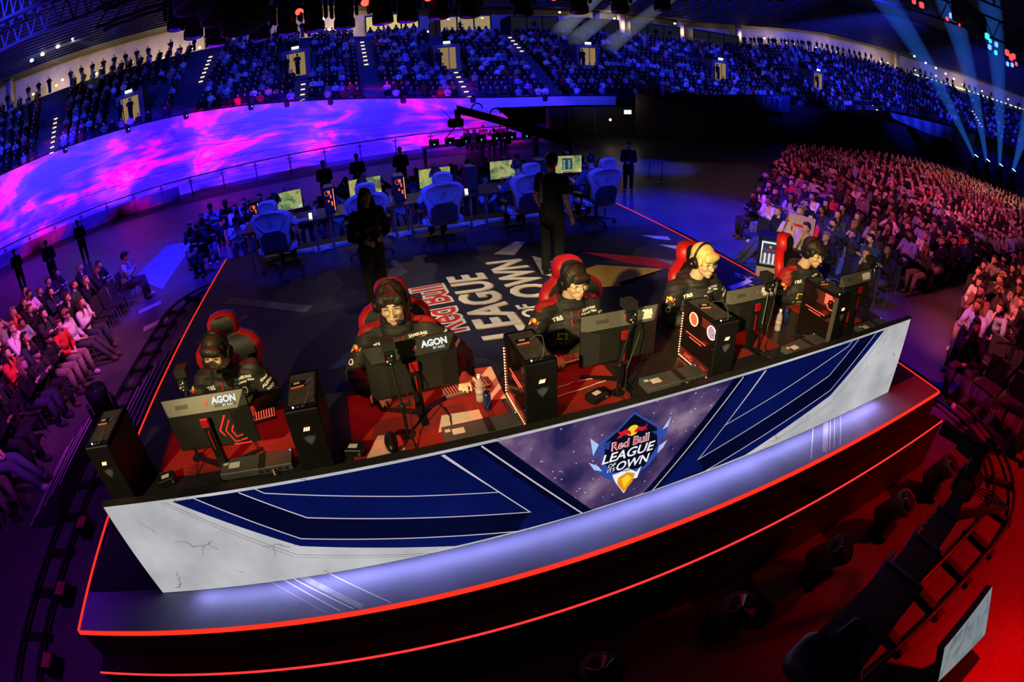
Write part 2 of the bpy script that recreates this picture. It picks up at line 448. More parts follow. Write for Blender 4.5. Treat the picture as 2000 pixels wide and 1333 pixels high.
art('lettering', lambda q, z: floor_text(q, 'OF', 0.34, 5.56, 2.12, 0, 0.010, 0.95, z, 0.12), ST + 0.003); art('lettering', lambda q, z: floor_text(q, 'ITS', 0.34, 5.50, 2.46, 0, 0.010, 0.95, z, 0.12), ST + 0.003)
def crystal(q, z):
    q.poly([(2.75, 7.75, z), (3.25, 6.9, z), (3.1, 6.25, z), (2.6, 6.9, z)], 0)
    q.poly([(2.95, 6.75, z), (3.55, 6.95, z), (4.45, 6.42, z), (3.5, 6.05, z), (2.95, 6.2, z)], 2)
    q.poly([(3.5, 6.05, z), (4.45, 6.42, z), (3.5, 6.18, z)], 4)
    q.poly([(0.3, 7.5, z), (0.72, 7.9, z), (0.62, 8.5, z), (0.42, 8.0, z)], 5); q.poly([(0.62, 5.0, z), (0.3, 4.75, z), (0.1, 5.6, z), (0.5, 5.5, z)], 4)
    q.poly([(1.9, 4.62, z), (1.75, 4.95, z), (2.3, 5.2, z), (2.4, 5.05, z)], 5)
    q.poly([(2.2, 8.1, z), (2.75, 8.6, z), (2.9, 8.5, z), (2.5, 7.9, z)], 0)
art('floor_graphic', crystal, ST + 0.0045)
def beams(q, z):
    q.poly([(3.6, 7.6, z), (4.6, 6.9, z), (4.75, 6.2, z), (4.0, 6.9, z)], 1); q.poly([(4.6, 6.9, z), (5.3, 6.2, z), (5.0, 5.9, z), (4.75, 6.2, z)], 5)
    q.poly([(-2.4, 8.1, z), (-0.9, 7.0, z), (-0.8, 7.2, z), (-2.3, 8.3, z)], 5); q.poly([(-2.6, 6.7, z), (-1.9, 7.4, z), (-1.8, 7.3, z), (-2.4, 6.7, z)], 5)
    q.poly([(-0.6, 5.2, z), (-0.1, 5.9, z), (0.25, 6.5, z), (0.1, 5.4, z)], 4)
    for y in (8.1, 7.5):
        q.poly([(5.05, y, z), (5.5, y - 0.25, z), (5.42, y - 0.45, z), (5.2, y - 0.3, z)], 0)
    q.poly([(5.0, 5.35, z), (5.55, 5.5, z), (5.55, 5.6, z), (5.0, 5.47, z)], 0)
    text_on(q, 'NC', 0.34, (5.42, 5.18, z), (-0.3, 0.95, 0), (-0.95, -0.3, 0), 0, bold=0.006); text_on(q, 'JOL', 0.2, (5.52, 5.75, z), (-0.3, 0.95, 0), (-0.95, -0.3, 0), 0, bold=0.004)
art('floor_graphic', beams, ST + 0.003)
# ---- printed lines on the strip before the desk
FLINE = mat('front_line_print', (0.72, 0.72, 0.78), 0.5, noise=0.08); FBAND = mat('front_band_print', (0.42, 0.42, 0.55), 0.5, noise=0.3, nscale=9)
def front_line(a, b, w, m):
    A, B = PZ(*a, ST), PZ(*b, ST); A.z = B.z = ST + 0.002; d = (B - A).normalized(); s = V((d.y, -d.x, 0)) * w / 2
    q = MB(); q.poly([A - s, A + s, B + s, B - s]); q.build('floor_line', m, stage)
for a, b, w, m in (((528, 1136), (638, 1198), 0.006, FBAND), ((552, 1132), (664, 1194), 0.008, FLINE), ((571, 1130), (690, 1190), 0.010, FLINE), ((590, 1127), (708, 1187), 0.045, FBAND),
                   ((641, 1120), (764, 1178), 0.009, FLINE), ((1588, 833), (1584, 898), 0.008, FLINE), ((1613, 822), (1611, 884), 0.055, FBAND), ((1622, 818), (1620, 880), 0.008, FLINE),
                   ((1630, 814), (1629, 876), 0.006, FLINE), ((1642, 808), (1641, 870), 0.006, FLINE)):
    front_line(a, b, w, m)
# ---- steps up to the stage on the spectators' side, and a low portable set beyond the rail
STEP = mat('step_carpet', (0.018, 0.016, 0.02), 0.8, noise=0.3, nscale=40); NOSE = mat('step_nosing', (0.5, 0.36, 0.5), 0.5, noise=0.1)
st1 = empty('stage_steps', (0, 0, 0), 0, 'black steps with pale nosings climbing to the stage beside the curved rail', 'steps')
for k in range(5):
    x0 = -4.20 + 0.262 * k; z = (k + 1) / 6.0
    q = MB(); q.b2((x0, 5.1, 0), (x0 + 0.262, 7.42, z)); t = q.build('step', STEP, st1)
    q = MB(); q.b2((x0 - 0.005, 5.1, z - 0.015), (x0 + 0.022, 7.42, z + 0.004)); q.build('nosing', NOSE, t)
st2 = empty('portable_steps', (0, 0, 0), 0, 'low black portable steps with pink-lit nosings on the spectators side of the rail', 'steps')
LN = [((60.8, 1028), (131, 872)), ((72, 1008), (144, 854)), ((85, 990), (161, 835)), ((98, 970), (176, 816)), ((113, 948), (193, 797))]
for k, (a, b) in enumerate(LN):
    z = 0.04 + 0.05 * k
    A, B = PZ(*a, z), PZ(*b, z); x = (A.x + B.x) / 2
    q = MB(); q.b2((x, A.y, 0), (-4.80 - 0.002 * (4 - k), B.y, z)); t = q.build('step', STEP, st2)
    q = MB(); q.b2((x - 0.004, A.y, z - 0.01), (x + 0.02, B.y, z + 0.004)); q.build('nosing', NOSE, t)
# ---- camera dolly rail round the stage
def rrect(x0, x1, y0, y1, r, n=10):
    pts = []
    for cx, cyy, a0 in ((x1 - r, y0 + r, -90), (x1 - r, y1 - r, 0), (x0 + r, y1 - r, 90), (x0 + r, y0 + r, 180)):
        for i in range(n + 1):
            a = R(a0 + 90 * i / n); pts.append((cx + r * math.cos(a), cyy + r * math.sin(a)))
    return pts
RAIL = mat('rail_black', (0.018, 0.016, 0.016), 0.4, 0.3, noise=0.2)
rail = empty('camera_rail', (0, 0, 0), 0, 'black twin-rail camera track looping round the stage on the floor', 'rail')
q = MB(); q.tube([(x, y, 0.09) for x, y in rrect(-4.70, 7.73, 0.25, 12.6, 2.0)], 0.028, 8, None, True); q.build('rail_tube', RAIL, rail)
q = MB(); q.tube([(x, y, 0.09) for x, y in rrect(-4.33, 7.36, 0.62, 12.23, 1.65)], 0.028, 8, None, True); q.build('rail_tube', RAIL, rail)
oc = rrect(-4.70, 7.73, 0.25, 12.6, 2.0, 4); ic = rrect(-4.33, 7.36, 0.62, 12.23, 1.65, 4)
slm = MB(); slm.b2((-0.24, -0.05, 0.0), (0.26, 0.05, 0.062)); slm.b2((-0.27, -0.07, 0), (-0.20, 0.07, 0.05)); slmesh = slm.mesh('sleeper', RAIL)
def sleepers():
    N = len(oc); out = []
    for i in range(N):
        a, b = V(oc[i]), V(oc[(i + 1) % N]); L = (b - a).length; n = max(1, int(L / 0.62))
        for j in range(n):
            p = a + (b - a) * ((j + 0.5) / n); d = (b - a).normalized(); out.append((p, d))
    return out
for p, d in sleepers():
    nrm = V((-d.y, d.x)); c = p + nrm * 0.18
    o = link('sleeper', slmesh, rail); o.location = (c.x, c.y, 0); o.rotation_euler = (0, 0, math.atan2(nrm.y, nrm.x))
q = MB(); A, B = PZ(165, 915, 0.12), PZ(120, 1030, 0.12)
for px, py in ((166, 1030), (126, 1160), (101, 1300)):
    c = PZ(px, py, 0.12); k = MB(); k.box((c.x, c.y, 0.1), (0.16, 0.22, 0.2)); k.box((c.x, c.y, 0.21), (0.13, 0.18, 0.02), None, 1)
    tag(k.build('floor_light', [BLACK, mat('red_diffuser', (0.35, 0.05, 0.06), 0.5, noise=0.1)]), {1030: 'small boxed floor light with red gel by the stage corner, topmost of three', 1160: 'small boxed floor light with red gel on the rail, middle of three', 1300: 'small boxed floor light with red gel on the rail, lowest of three'}[py], 'light', 'boxed floor lights on the rail')
# ---- oval cycling track
C1, C2, RB, TW = V((-10.0, 8.5)), V((60.0, 8.5)), 22.0, 7.3
def oval():
    P = []
    n = 36
    for i in range(n):
        a = R(200 - 110 * i / n); P.append((C1 + V((math.cos(a), math.sin(a))) * RB, V((math.cos(a), math.sin(a)))))
    for i in range(50):
        P.append((V((-10 + 70 * i / 50, 30.5)), V((0, 1))))
    for i in range(n + 1):
        a = R(90 - 100 * i / n); P.append((C2 + V((math.cos(a), math.sin(a))) * RB, V((math.cos(a), math.sin(a)))))
    s = 0; out = []
    for i, (p, nn) in enumerate(P):
        if i: s += (p - P[i - 1][0]).length
        out.append((p, nn, s))
    return out
OV = oval(); S_A = next(s for p, nn, s in OV if abs(p.x + 10) < 1e-6 and nn.y > .999); S_B = S_A + 70
def bank(s):
    d = max(S_A - s, s - S_B)                     # distance into a bend, negative on the straight
    t = min(1, max(0, (d + 24) / 34.0)); t = t * t * (3 - 2 * t)
    return R(13.0 + 26.0 * t)
def ov_at(s):
    for i in range(len(OV) - 1):
        if OV[i + 1][2] >= s:
            f = (s - OV[i][2]) / max(1e-6, OV[i + 1][2] - OV[i][2])
            return OV[i][0].lerp(OV[i + 1][0], f), OV[i][1].lerp(OV[i + 1][1], f).normalized()
    return OV[-1][0], OV[-1][1]
def sweep(mb, prof, s0, s1, m=None, closed=False, step=1):
    # prof(s) -> list of (outward offset, z); swept along the oval
    idx = [i for i, t in enumerate(OV) if s0 - 1e-6 <= t[2] <= s1 + 1e-6][::step]
    vs = []; k = 0; uv = []
    for i in idx:
        p, nn, s = OV[i]; pr = prof(s); k = len(pr)
        for (o, z) in pr:
            q = p + nn * o; vs.append((q.x, q.y, z)); uv.append((s, o))
    fs = []
    for a in range(len(idx) - 1):
        for b in range(k if closed else k - 1):
            c = (b + 1) % k
            fs.append((a * k + b, (a + 1) * k + b, (a + 1) * k + c, a * k + c))
    mb.add(vs, fs, m)
    return uv
def top_of(s): return TW * math.cos(bank(s)), 0.12 + TW * math.sin(bank(s))
S_END = OV[-1][2]; S_CUT = S_A + 22.0            # beyond this black drapes hide the track
def track_mat():
    m = bpy.data.materials.new('track_boards'); m.use_nodes = True; n, l = nodes_of(m); b = n['Principled BSDF']
    uv = n.new('ShaderNodeUVMap'); uv.uv_map = 'along'
    mp = n.new('ShaderNodeMapping'); mp.inputs['Scale'].default_value = (0.12, 9.0, 1)
    l.new(uv.outputs[0], mp.inputs[0])
    no = n.new('ShaderNodeTexNoise'); no.inputs['Scale'].default_value = 1.0; no.inputs['Detail'].default_value = 6
    l.new(mp.outputs[0], no.inputs['Vector'])
    r = n.new('ShaderNodeValToRGB'); e = r.color_ramp.elements
    e[0].position = 0.36; e[0].color = (0.46, 0.43, 0.40, 1); e[1].position = 0.52; e[1].color = (0.78, 0.74, 0.68, 1)
    l.new(no.outputs['Fac'], r.inputs['Fac']); l.new(r.outputs[0], b.inputs['Base Color'])
    b.inputs['Roughness'].default_value = 0.6
    return m
def with_uv(o, uv):
    me = o.data; ul = me.uv_layers.new(name='along')
    for lp in me.loops: ul.data[lp.index].uv = uv[lp.vertex_index]
mb = MB()
def track_prof(s):
    c, z = top_of(s); return [(c * i / 6.0, 0.12 + (z - 0.12) * i / 6.0) for i in range(7)]
uv = sweep(mb, track_prof, 0, S_CUT)
trk = struct('track_floor', mb, track_mat(), label='banked wooden cycling track washed by a blue and magenta projection'); with_uv(trk, uv)
# lines round the track, and the pale finish stripe across it
LINE = mat('track_line_dark', (0.05, 0.05, 0.2), 0.6, noise=0.1)
for f, w in ((0.12, 0.05), (0.36, 0.05), (0.58, 0.04)):
    q = MB(); sweep(q, lambda s: [(top_of(s)[0] * f, 0.125 + (top_of(s)[1] - 0.12) * f), (top_of(s)[0] * f + w, 0.125 + (top_of(s)[1] - 0.12) * (f + w / TW))], 0, S_CUT); q.build('track_line', LINE, trk)
xf = PZ(850, 240, 0.9)
q = MB(); c, z = top_of(S_A + 17)
for dx0, dx1, mm in ((0, 0.62, 0), (0.62, 0.70, 1), (0.70, 1.1, 0)):
    q.add([(6.9 + dx0, 30.5, 0.135), (6.9 + dx1, 30.5, 0.135), (6.2 + dx1, 30.5 + c, z + 0.015), (6.2 + dx0, 30.5 + c, z + 0.015)], [(0, 1, 2, 3)], mm)
q.build('finish_stripe', [mat('track_white', (0.85, 0.85, 0.85), 0.6, noise=0.05), LINE], trk)
# inner apron, outer wall
mb = MB(); sweep(mb, lambda s: [(-3.2, 0.01), (-0.9, 0.10), (0.0, 0.125)], 0, S_CUT); struct('track_apron_floor', mb, mat('apron', (0.03, 0.03, 0.05), 0.6, noise=0.3, nscale=2), label='dark flat apron inside the track')
WALLM = mat('track_wall_white', (0.55, 0.52, 0.55), 0.6, noise=0.1, nscale=3)
def wall_prof(s):
    c, z = top_of(s); return [(c, z), (c, z + 0.72), (c + 0.1, z + 0.72), (c + 0.1, z)]
mb = MB(); sweep(mb, wall_prof, 0, S_A + 31); struct('track_wall', mb, WALLM, label='low white wall along the top of the track')
mb = MB(); sweep(mb, lambda s: [(top_of(s)[0] + 0.0, top_of(s)[1] + 0.78), (top_of(s)[0] + 0.05, top_of(s)[1] + 0.84)], 0, S_END); mb2 = mb.build('wall_rail_trim', BLACKM); mb2['kind'] = 'structure'; mb2['label'] = 'black rail over the track wall'
# black barrier before the track on the bend
mb = MB(); sweep(mb, lambda s: [(-0.95, 0.0), (-0.95, 0.78), (-0.85, 0.78), (-0.85, 0.0)], 0, S_A + 1); struct('barrier_wall', mb, mat('barrier_black', (0.012, 0.01, 0.014), 0.6, noise=0.2), label='low black barrier along the inside of the bend')
# stands: stepped terraces behind the wall
NR, RUN, RISE = 16, 0.80, 0.405
STAND = mat('stand_concrete', (0.06, 0.06, 0.075), 0.7, noise=0.3, nscale=2)
def stand_base(s):
    c, z = top_of(s); return c + 0.25, z + 0.35
def stand_prof(s):
    o, z = stand_base(s); pr = []
    for r in range(NR):
        pr += [(o + r * RUN, z + r * RISE), (o + (r + 1) * RUN, z + r * RISE)]
    pr += [(o + NR * RUN, z + NR * RISE), (o + NR * RUN + 4.0, z + NR * RISE)]
    return pr
mb = MB(); sweep(mb, stand_prof, 0, S_END); struct('stand_floor', mb, STAND, label='stepped concrete terraces of the stands')
def con_prof(s):
    o, z = stand_base(s); zz = z + NR * RISE; oo = o + NR * RUN + 4.0
    return [(oo, zz), (oo, zz + 3.4)]
CONW = mat('concourse_wall_paint', (0.50, 0.44, 0.34), 0.7, noise=0.25, nscale=0.7)
mb = MB(); sweep(mb, con_prof, 0, S_END); struct('concourse_wall', mb, CONW, label='beige back wall of the concourse over the stands')
def roof_prof(s):
    o, z = stand_base(s); zz = z + NR * RISE; oo = o + NR * RUN + 4.2
    return [(oo, zz + 3.3), (oo - 5.5, zz + 3.15), (o - 6, zz + 5.2), (o - 30 if s > 0 else o - 30, zz + 9.0)]
ROOF = mat('roof_slats', (0.075, 0.062, 0.055), 0.7, noise=0.6, nscale=1.2, stretch=(6, 0.5, 1))
mb = MB(); sweep(mb, roof_prof, 0, S_END); struct('ceiling', mb, ROOF, label='dark slatted roof over the arena')
RIBM = mat('roof_rib', (0.10, 0.085, 0.08), 0.6, noise=0.3)
ce = MB()
for j in range(26):
    f = j / 25.0
    q = MB(); sweep(q, lambda s: [(roof_prof(s)[1][0] + (roof_prof(s)[2][0] - roof_prof(s)[1][0]) * f, roof_prof(s)[1][1] + (roof_prof(s)[2][1] - roof_prof(s)[1][1]) * f - 0.02),
                                  (roof_prof(s)[1][0] + (roof_prof(s)[2][0] - roof_prof(s)[1][0]) * f, roof_prof(s)[1][1] + (roof_prof(s)[2][1] - roof_prof(s)[1][1]) * f - 0.22),
                                  (roof_prof(s)[1][0] + (roof_prof(s)[2][0] - roof_prof(s)[1][0]) * f + 0.12, roof_prof(s)[1][1] + (roof_prof(s)[2][1] - roof_prof(s)[1][1]) * f - 0.22)], 0, S_END, None, False, 2)
    q.build('roof_slat', RIBM, bpy.data.objects['ceiling'])
# projector wash: a moving nebula thrown on the track by two projectors
def projector(name, loc, tgt, angle, power, seed, scale):
    o = spot(name, loc, tgt, (1, 1, 1), power, angle, 0.35, 0.05)
    l = o.data; l.use_nodes = True; n, k = l.node_tree.nodes, l.node_tree.links
    em = next(x for x in n if x.type == 'EMISSION')
    tc = n.new('ShaderNodeTexCoord'); wr = n.new('ShaderNodeMapping'); wr.inputs['Rotation'].default_value = o.rotation_euler; k.new(tc.outputs['Normal'], wr.inputs[0])
    mp = n.new('ShaderNodeMapping'); mp.inputs['Scale'].default_value = scale; mp.inputs['Location'].default_value = (seed, 0, 0); k.new(wr.outputs[0], mp.inputs[0])
    no = n.new('ShaderNodeTexNoise'); no.inputs['Scale'].default_value = 1.0; no.inputs['Detail'].default_value = 4; no.inputs['Roughness'].default_value = 0.62; no.inputs['Distortion'].default_value = 0.6
    k.new(mp.outputs[0], no.inputs['Vector'])
    r = n.new('ShaderNodeValToRGB'); e = r.color_ramp.elements
    e[0].position = 0.0; e[0].color = (0.015, 0.002, 0.55, 1); e[1].position = 1.0; e[1].color = (1.0, 0.42, 0.85, 1)
    for p, c in ((0.46, (0.035, 0.006, 0.95, 1)), (0.54, (0.16, 0.01, 0.95, 1)), (0.60, (0.9, 0.0, 0.75, 1)), (0.72, (1.0, 0.04, 0.6, 1))):
        x = e.new(p); x.color = c
    k.new(no.outputs['Fac'], r.inputs['Fac']); k.new(r.outputs[0], em.inputs['Color'])
    vo = n.new('ShaderNodeTexVoronoi'); vo.inputs['Scale'].default_value = 6.0; k.new(mp.outputs[0], vo.inputs['Vector'])
    lt = n.new('ShaderNodeMath'); lt.operation = 'LESS_THAN'; lt.inputs[1].default_value = 0.045; k.new(vo.outputs['Distance'], lt.inputs[0])
    ad = n.new('ShaderNodeMath'); ad.operation = 'MULTIPLY_ADD'; ad.inputs[1].default_value = 1.2; ad.inputs[2].default_value = 1.0; k.new(lt.outputs[0], ad.inputs[0])
    k.new(ad.outputs[0], em.inputs['Strength'])
    return o
for _k in range(8):
    _a = R(-92 + 17.5 * _k); _s = min(OV, key=lambda t: abs(math.atan2((t[0] + t[1] * 3.6).x + 4.0, (t[0] + t[1] * 3.6).y - 14.0) - _a)); _p = _s[0] + _s[1] * 3.6; _c, _z = top_of(_s[2])
    projector('track_projector', (-4.0, 14.0, 11.5), (_p.x, _p.y, _z * 0.5), 25, 62000, 2.3, (4.2, 4.2, 11.0))
# ------------------------------------------------------------------ the front desk with its lit panel
TZ = ST + 0.75                                     # table top
PX0, PX1, PYF, PZT = -2.06, 5.04, 2.40, ST + 0.915
desk = empty('player_desk', (0, 0, 0), 0, 'long black five-seat desk behind the bright graphic screen', 'desk')
q = MB(); q.b2((PX0 + 0.03, 2.43, TZ - 0.035), (PX1 - 0.03, 3.50, TZ)); q.build('tabletop', mat('desk_black_laminate', (0.014, 0.013, 0.014), 0.32, noise=0.2, nscale=12), desk)
for x in (PX0 + 0.1, -0.55, 0.85, 2.3, 3.75, PX1 - 0.1):
    for y in (2.55, 3.44):
        q = MB(); q.b2((x - 0.025, y - 0.025, ST), (x + 0.025, y + 0.025, TZ - 0.03)); q.build('leg', BLACK, desk)
def led(name, build):
    m = bpy.data.materials.new(name); m.use_nodes = True; n, l = nodes_of(m); n.remove(n['Principled BSDF'])
    e = n.new('ShaderNodeEmission'); l.new(e.outputs[0], n['Material Output'].inputs[0]); build(n, l, e); return m
def _marble(n, l, e):
    tc = n.new('ShaderNodeTexCoord'); a = n.new('ShaderNodeTexNoise'); a.inputs['Scale'].default_value = 2.2; a.inputs['Detail'].default_value = 6
    l.new(tc.outputs['Object'], a.inputs['Vector'])
    r = n.new('ShaderNodeValToRGB'); c = r.color_ramp.elements
    c[0].position = 0.3; c[0].color = (0.36, 0.36, 0.38, 1); c[1].position = 0.7; c[1].color = (0.56, 0.56, 0.585, 1); l.new(a.outputs['Fac'], r.inputs['Fac'])
    mpn = n.new('ShaderNodeMix'); mpn.data_type = 'VECTOR'; mpn.inputs['Factor'].default_value = 0.22
    l.new(tc.outputs['Object'], mpn.inputs[4]); l.new(a.outputs['Color'], mpn.inputs[5])
    v = n.new('ShaderNodeTexVoronoi'); v.feature = 'DISTANCE_TO_EDGE'; v.inputs['Scale'].default_value = 3.0; l.new(mpn.outputs[1], v.inputs['Vector'])
    lt = n.new('ShaderNodeMath'); lt.operation = 'LESS_THAN'; lt.inputs[1].default_value = 0.006; l.new(v.outputs['Distance'], lt.inputs[0])
    b = n.new('ShaderNodeTexNoise'); b.inputs['Scale'].default_value = 4.0; l.new(tc.outputs['Object'], b.inputs['Vector'])
    g = n.new('ShaderNodeMath'); g.operation = 'GREATER_THAN'; g.inputs[1].default_value = 0.54; l.new(b.outputs['Fac'], g.inputs[0])
    mu = n.new('ShaderNodeMath'); mu.operation = 'MULTIPLY'; l.new(lt.outputs[0], mu.inputs[0]); l.new(g.outputs[0], mu.inputs[1])
    m2 = n.new('ShaderNodeMath'); m2.operation = 'MULTIPLY'; m2.inputs[1].default_value = 0.6; l.new(mu.outputs[0], m2.inputs[0])
    mx = n.new('ShaderNodeMix'); mx.data_type = 'RGBA'; l.new(m2.outputs[0], mx.inputs['Factor']); l.new(r.outputs[0], mx.inputs[6]); mx.inputs[7].default_value = (0.10, 0.10, 0.11, 1)
    l.new(mx.outputs[2], e.inputs[0])
def _ramp_noise(cols, scale, stars=0.0, sc2=18):
    def f(n, l, e):
        tc = n.new('ShaderNodeTexCoord'); a = n.new('ShaderNodeTexNoise'); a.inputs['Scale'].default_value = scale; a.inputs['Detail'].default_value = 5; a.inputs['Distortion'].default_value = 0.5
        l.new(tc.outputs['Object'], a.inputs['Vector'])
        r = n.new('ShaderNodeValToRGB'); c = r.color_ramp.elements
        c[0].position = cols[0][0]; c[0].color = (*cols[0][1], 1); c[1].position = cols[-1][0]; c[1].color = (*cols[-1][1], 1)
        for p, k in cols[1:-1]:
            x = c.new(p); x.color = (*k, 1)
        l.new(a.outputs['Fac'], r.inputs['Fac'])
        if stars:
            v = n.new('ShaderNodeTexVoronoi'); v.inputs['Scale'].default_value = sc2; l.new(tc.outputs['Object'], v.inputs['Vector'])
            mr = n.new('ShaderNodeMapRange'); mr.inputs['From Min'].default_value = stars; mr.inputs['From Max'].default_value = 0.0; mr.inputs['To Max'].default_value = 0.9; l.new(v.outputs['Distance'], mr.inputs['Value'])
            mx = n.new('ShaderNodeMix'); mx.data_type = 'RGBA'; mx.blend_type = 'ADD'; l.new(mr.outputs[0], mx.inputs['Factor']); l.new(r.outputs[0], mx.inputs[6])
            hs = n.new('ShaderNodeMix'); hs.data_type = 'RGBA'; hs.inputs['Factor'].default_value = 0.5; l.new(v.outputs['Color'], hs.inputs[6]); hs.inputs[7].default_value = (0.5, 0.5, 1, 1)
            l.new(hs.outputs[2], mx.inputs[7]); l.new(mx.outputs[2], e.inputs[0])
        else: l.new(r.outputs[0], e.inputs[0])
    return f
MARBLE = led('screen_marble', _marble)
NAVY = led('screen_navy', _ramp_noise([(0.3, (0.0014, 0.0035, 0.045)), (0.7, (0.003, 0.007, 0.095))], 1.2))
DNAVY = led('screen_dark_navy', _ramp_noise([(0.3, (0.001, 0.0015, 0.012)), (0.7, (0.0015, 0.003, 0.028))], 1.2))
SPACE = led('screen_starfield', _ramp_noise([(0.25, (0.010, 0.009, 0.045)), (0.44, (0.022, 0.016, 0.08)), (0.56, (0.10, 0.055, 0.15)), (0.72, (0.38, 0.27, 0.36))], 1.7, 0.16))
SLINE = emis('screen_line', (0.55, 0.50, 0.56), 1.0); SWHITE = emis('screen_white', (0.85, 0.85, 0.9), 1.0); SRED = emis('screen_red', (0.62, 0.01, 0.03), 1.0)
SGOLD = emis('screen_gold', (0.95, 0.62, 0.03), 1.0); SAMB = emis('screen_amber', (0.75, 0.30, 0.01), 1.0); SBLUE = emis('screen_blue', (0.03, 0.07, 0.36), 1.0); SICE = emis('screen_ice', (0.42, 0.55, 0.9), 1.0); SINK = emis('screen_ink', (0.003, 0.004, 0.014), 1.0)
panel = MB(); panel.b2((PX0, 2.385, ST), (PX1, 2.42, PZT), 0); panel.add([(PX0 + .004, 2.384, ST + .004), (PX1 - .004, 2.384, ST + .004), (PX1 - .004, 2.384, PZT - .006), (PX0 + .004, 2.384, PZT - .006)], [(0, 1, 2, 3)], 1)
panel.b2((PX0, 2.378, PZT), (PX1, 2.43, PZT + 0.012), 2)
front = tag(panel.build('graphic_screen', [BLACK, MARBLE, GREYP]), 'long lit screen with marble ends and a league emblem, along the desk front', 'screen')
XM = (PX0 + PX1) / 2
def pp(p):
    a = PY(p[0], p[1], 2.384); return (a.x, min(max(a.z, ST + .004), PZT - .006))
def clip_poly(xz, y): return [(x, y, z) for x, z in xz]
def both(name, pts, y, m, raw=False):
    xz = pts if raw else [pp(p) for p in pts]
    for sgn in (0, 1):
        k = xz if not sgn else [(2 * XM - x, z) for x, z in xz][::-1]
        q = MB(); q.poly(clip_poly(k, y)); q.build(name, m, front)
def line2(pts, w, y, m=SLINE):
    xz = [V(pp(p)) for p in pts]; N = len(xz); L = []; Rr = []
    for i, p in enumerate(xz):
        t0 = (xz[i] - xz[i - 1]).normalized() if i else None; t1 = (xz[i + 1] - xz[i]).normalized() if i < N - 1 else None
        t = ((t0 or t1) + (t1 or t0)).normalized(); n = V((-t.y, t.x)); c = max(0.4, n.dot(V((-(t1 or t0).y, (t1 or t0).x))))
        L.append(p + n * w / 2 / c); Rr.append(p - n * w / 2 / c)
    for sgn in (0, 1):
        q = MB()
        for i in range(N - 1):
            quad = [L[i], Rr[i], Rr[i + 1], L[i + 1]]
            if sgn: quad = [V((2 * XM - a.x, a.y)) for a in quad][::-1]
            q.poly([(a.x, y, a.y) for a in quad])
        q.build('panel_line', m, front)
ya, yb, yc, yd, ye = 2.3825, 2.381, 2.3795, 2.378, 2.3765
both('panel_graphic', [(336, 980), (586, 1067), (890, 1067), (1158, 996), (972, 862)], ya, NAVY)
both('panel_graphic', [(378, 973), (588, 1052), (800, 1051), (1008, 1038), (1035, 1000), (800, 1012), (600, 1011), (466, 962)], yb, DNAVY)
both('panel_graphic', [(924, 873), (972, 862), (1156, 996), (1118, 1006)], yb, DNAVY)
stf = [pp((970, 862)), pp((1155, 996))]
q = MB(); a, b = stf; q.poly([(a[0], yb, a[1]), (b[0], yb, b[1]), (2 * XM - b[0], yb, b[1]), (2 * XM - a[0], yb, a[1])]); q.build('panel_graphic', SPACE, front)
line2([(378, 973), (588, 1052), (800, 1051), (1008, 1038)], 0.009, yc)
line2([(466, 962), (600, 1011), (800, 1012), (1035, 1000), (866, 888)], 0.009, yc)
line2([(498, 955), (516, 963), (800, 969), (975, 961), (862, 889)], 0.008, yc)
line2([(940, 871), (1136, 1002)], 0.011, yc)
line2([(322, 981), (580, 1083), (850, 1083)], 0.004, yc, emis('screen_grey', (0.10, 0.10, 0.11), 1)); line2([(314, 982), (577, 1088), (830, 1088)], 0.003, yc, emis('screen_grey', (0.1, 0.1, 0.11), 1))
# emblem
def zz(x, y): return (960 + x / 4.0, 760 + y / 4.0)
def emb(name, pts, y, m):
    q = MB(); q.poly([(a[0], y, a[1]) for a in (pp(zz(*p)) for p in pts)]); return q.build(name, m, front)
emb('emblem_frame', [(1115, 176), (1312, 290), (1335, 335), (1300, 470), (1230, 590), (1130, 660), (1050, 620), (960, 670), (930, 715), (870, 640), (850, 560), (850, 410), (985, 310)], yc, SBLUE)
emb('emblem_field', [(1115, 194), (1290, 300), (1292, 440), (1190, 600), (1050, 640), (940, 650), (880, 580), (880, 420), (1000, 312)], yd, SINK)
for p, m in (([(768, 383), (835, 432), (930, 405), (915, 470), (845, 470), (820, 520), (790, 555)], SBLUE), ([(768, 383), (835, 432), (815, 470), (790, 520)], SICE), ([(755, 573), (830, 600), (895, 650), (955, 725), (880, 690), (800, 640)], SBLUE),
             ([(755, 573), (830, 600), (860, 640), (800, 630)], SICE), ([(1400, 208), (1378, 290), (1345, 388), (1310, 370), (1245, 330), (1330, 312)], SBLUE), ([(1400, 208), (1375, 290), (1330, 312)], SICE),
             ([(1370, 393), (1335, 455), (1210, 605), (1150, 650), (1235, 540), (1300, 440)], SBLUE), ([(1370, 393), (1335, 455), (1290, 500), (1305, 440)], SICE)):
    emb('emblem_spike', p, ye if m is SICE else yd, m)
emb('emblem_rim', [(940, 670), (985, 655), (1060, 612), (1128, 645), (1168, 595), (1135, 690), (1100, 700), (1030, 812), (965, 730)], yd, SWHITE)
emb('emblem_gem', [(985, 690), (1060, 645), (1118, 655), (1095, 720), (1030, 800), (978, 740)], ye, SAMB)
emb('emblem_gem', [(1010, 700), (1060, 665), (1090, 690), (1030, 770)], ye - 0.0015, SGOLD)
cx, cz = pp(zz(1100, 320)); rr = (V(pp(zz(1145, 310))) - V((cx, cz))).length
q = MB(); q.poly([(cx + rr * math.cos(i * math.pi / 14), ye, cz + rr * math.sin(i * math.pi / 14)) for i in range(28)]); q.build('emblem_sun', SGOLD, front)
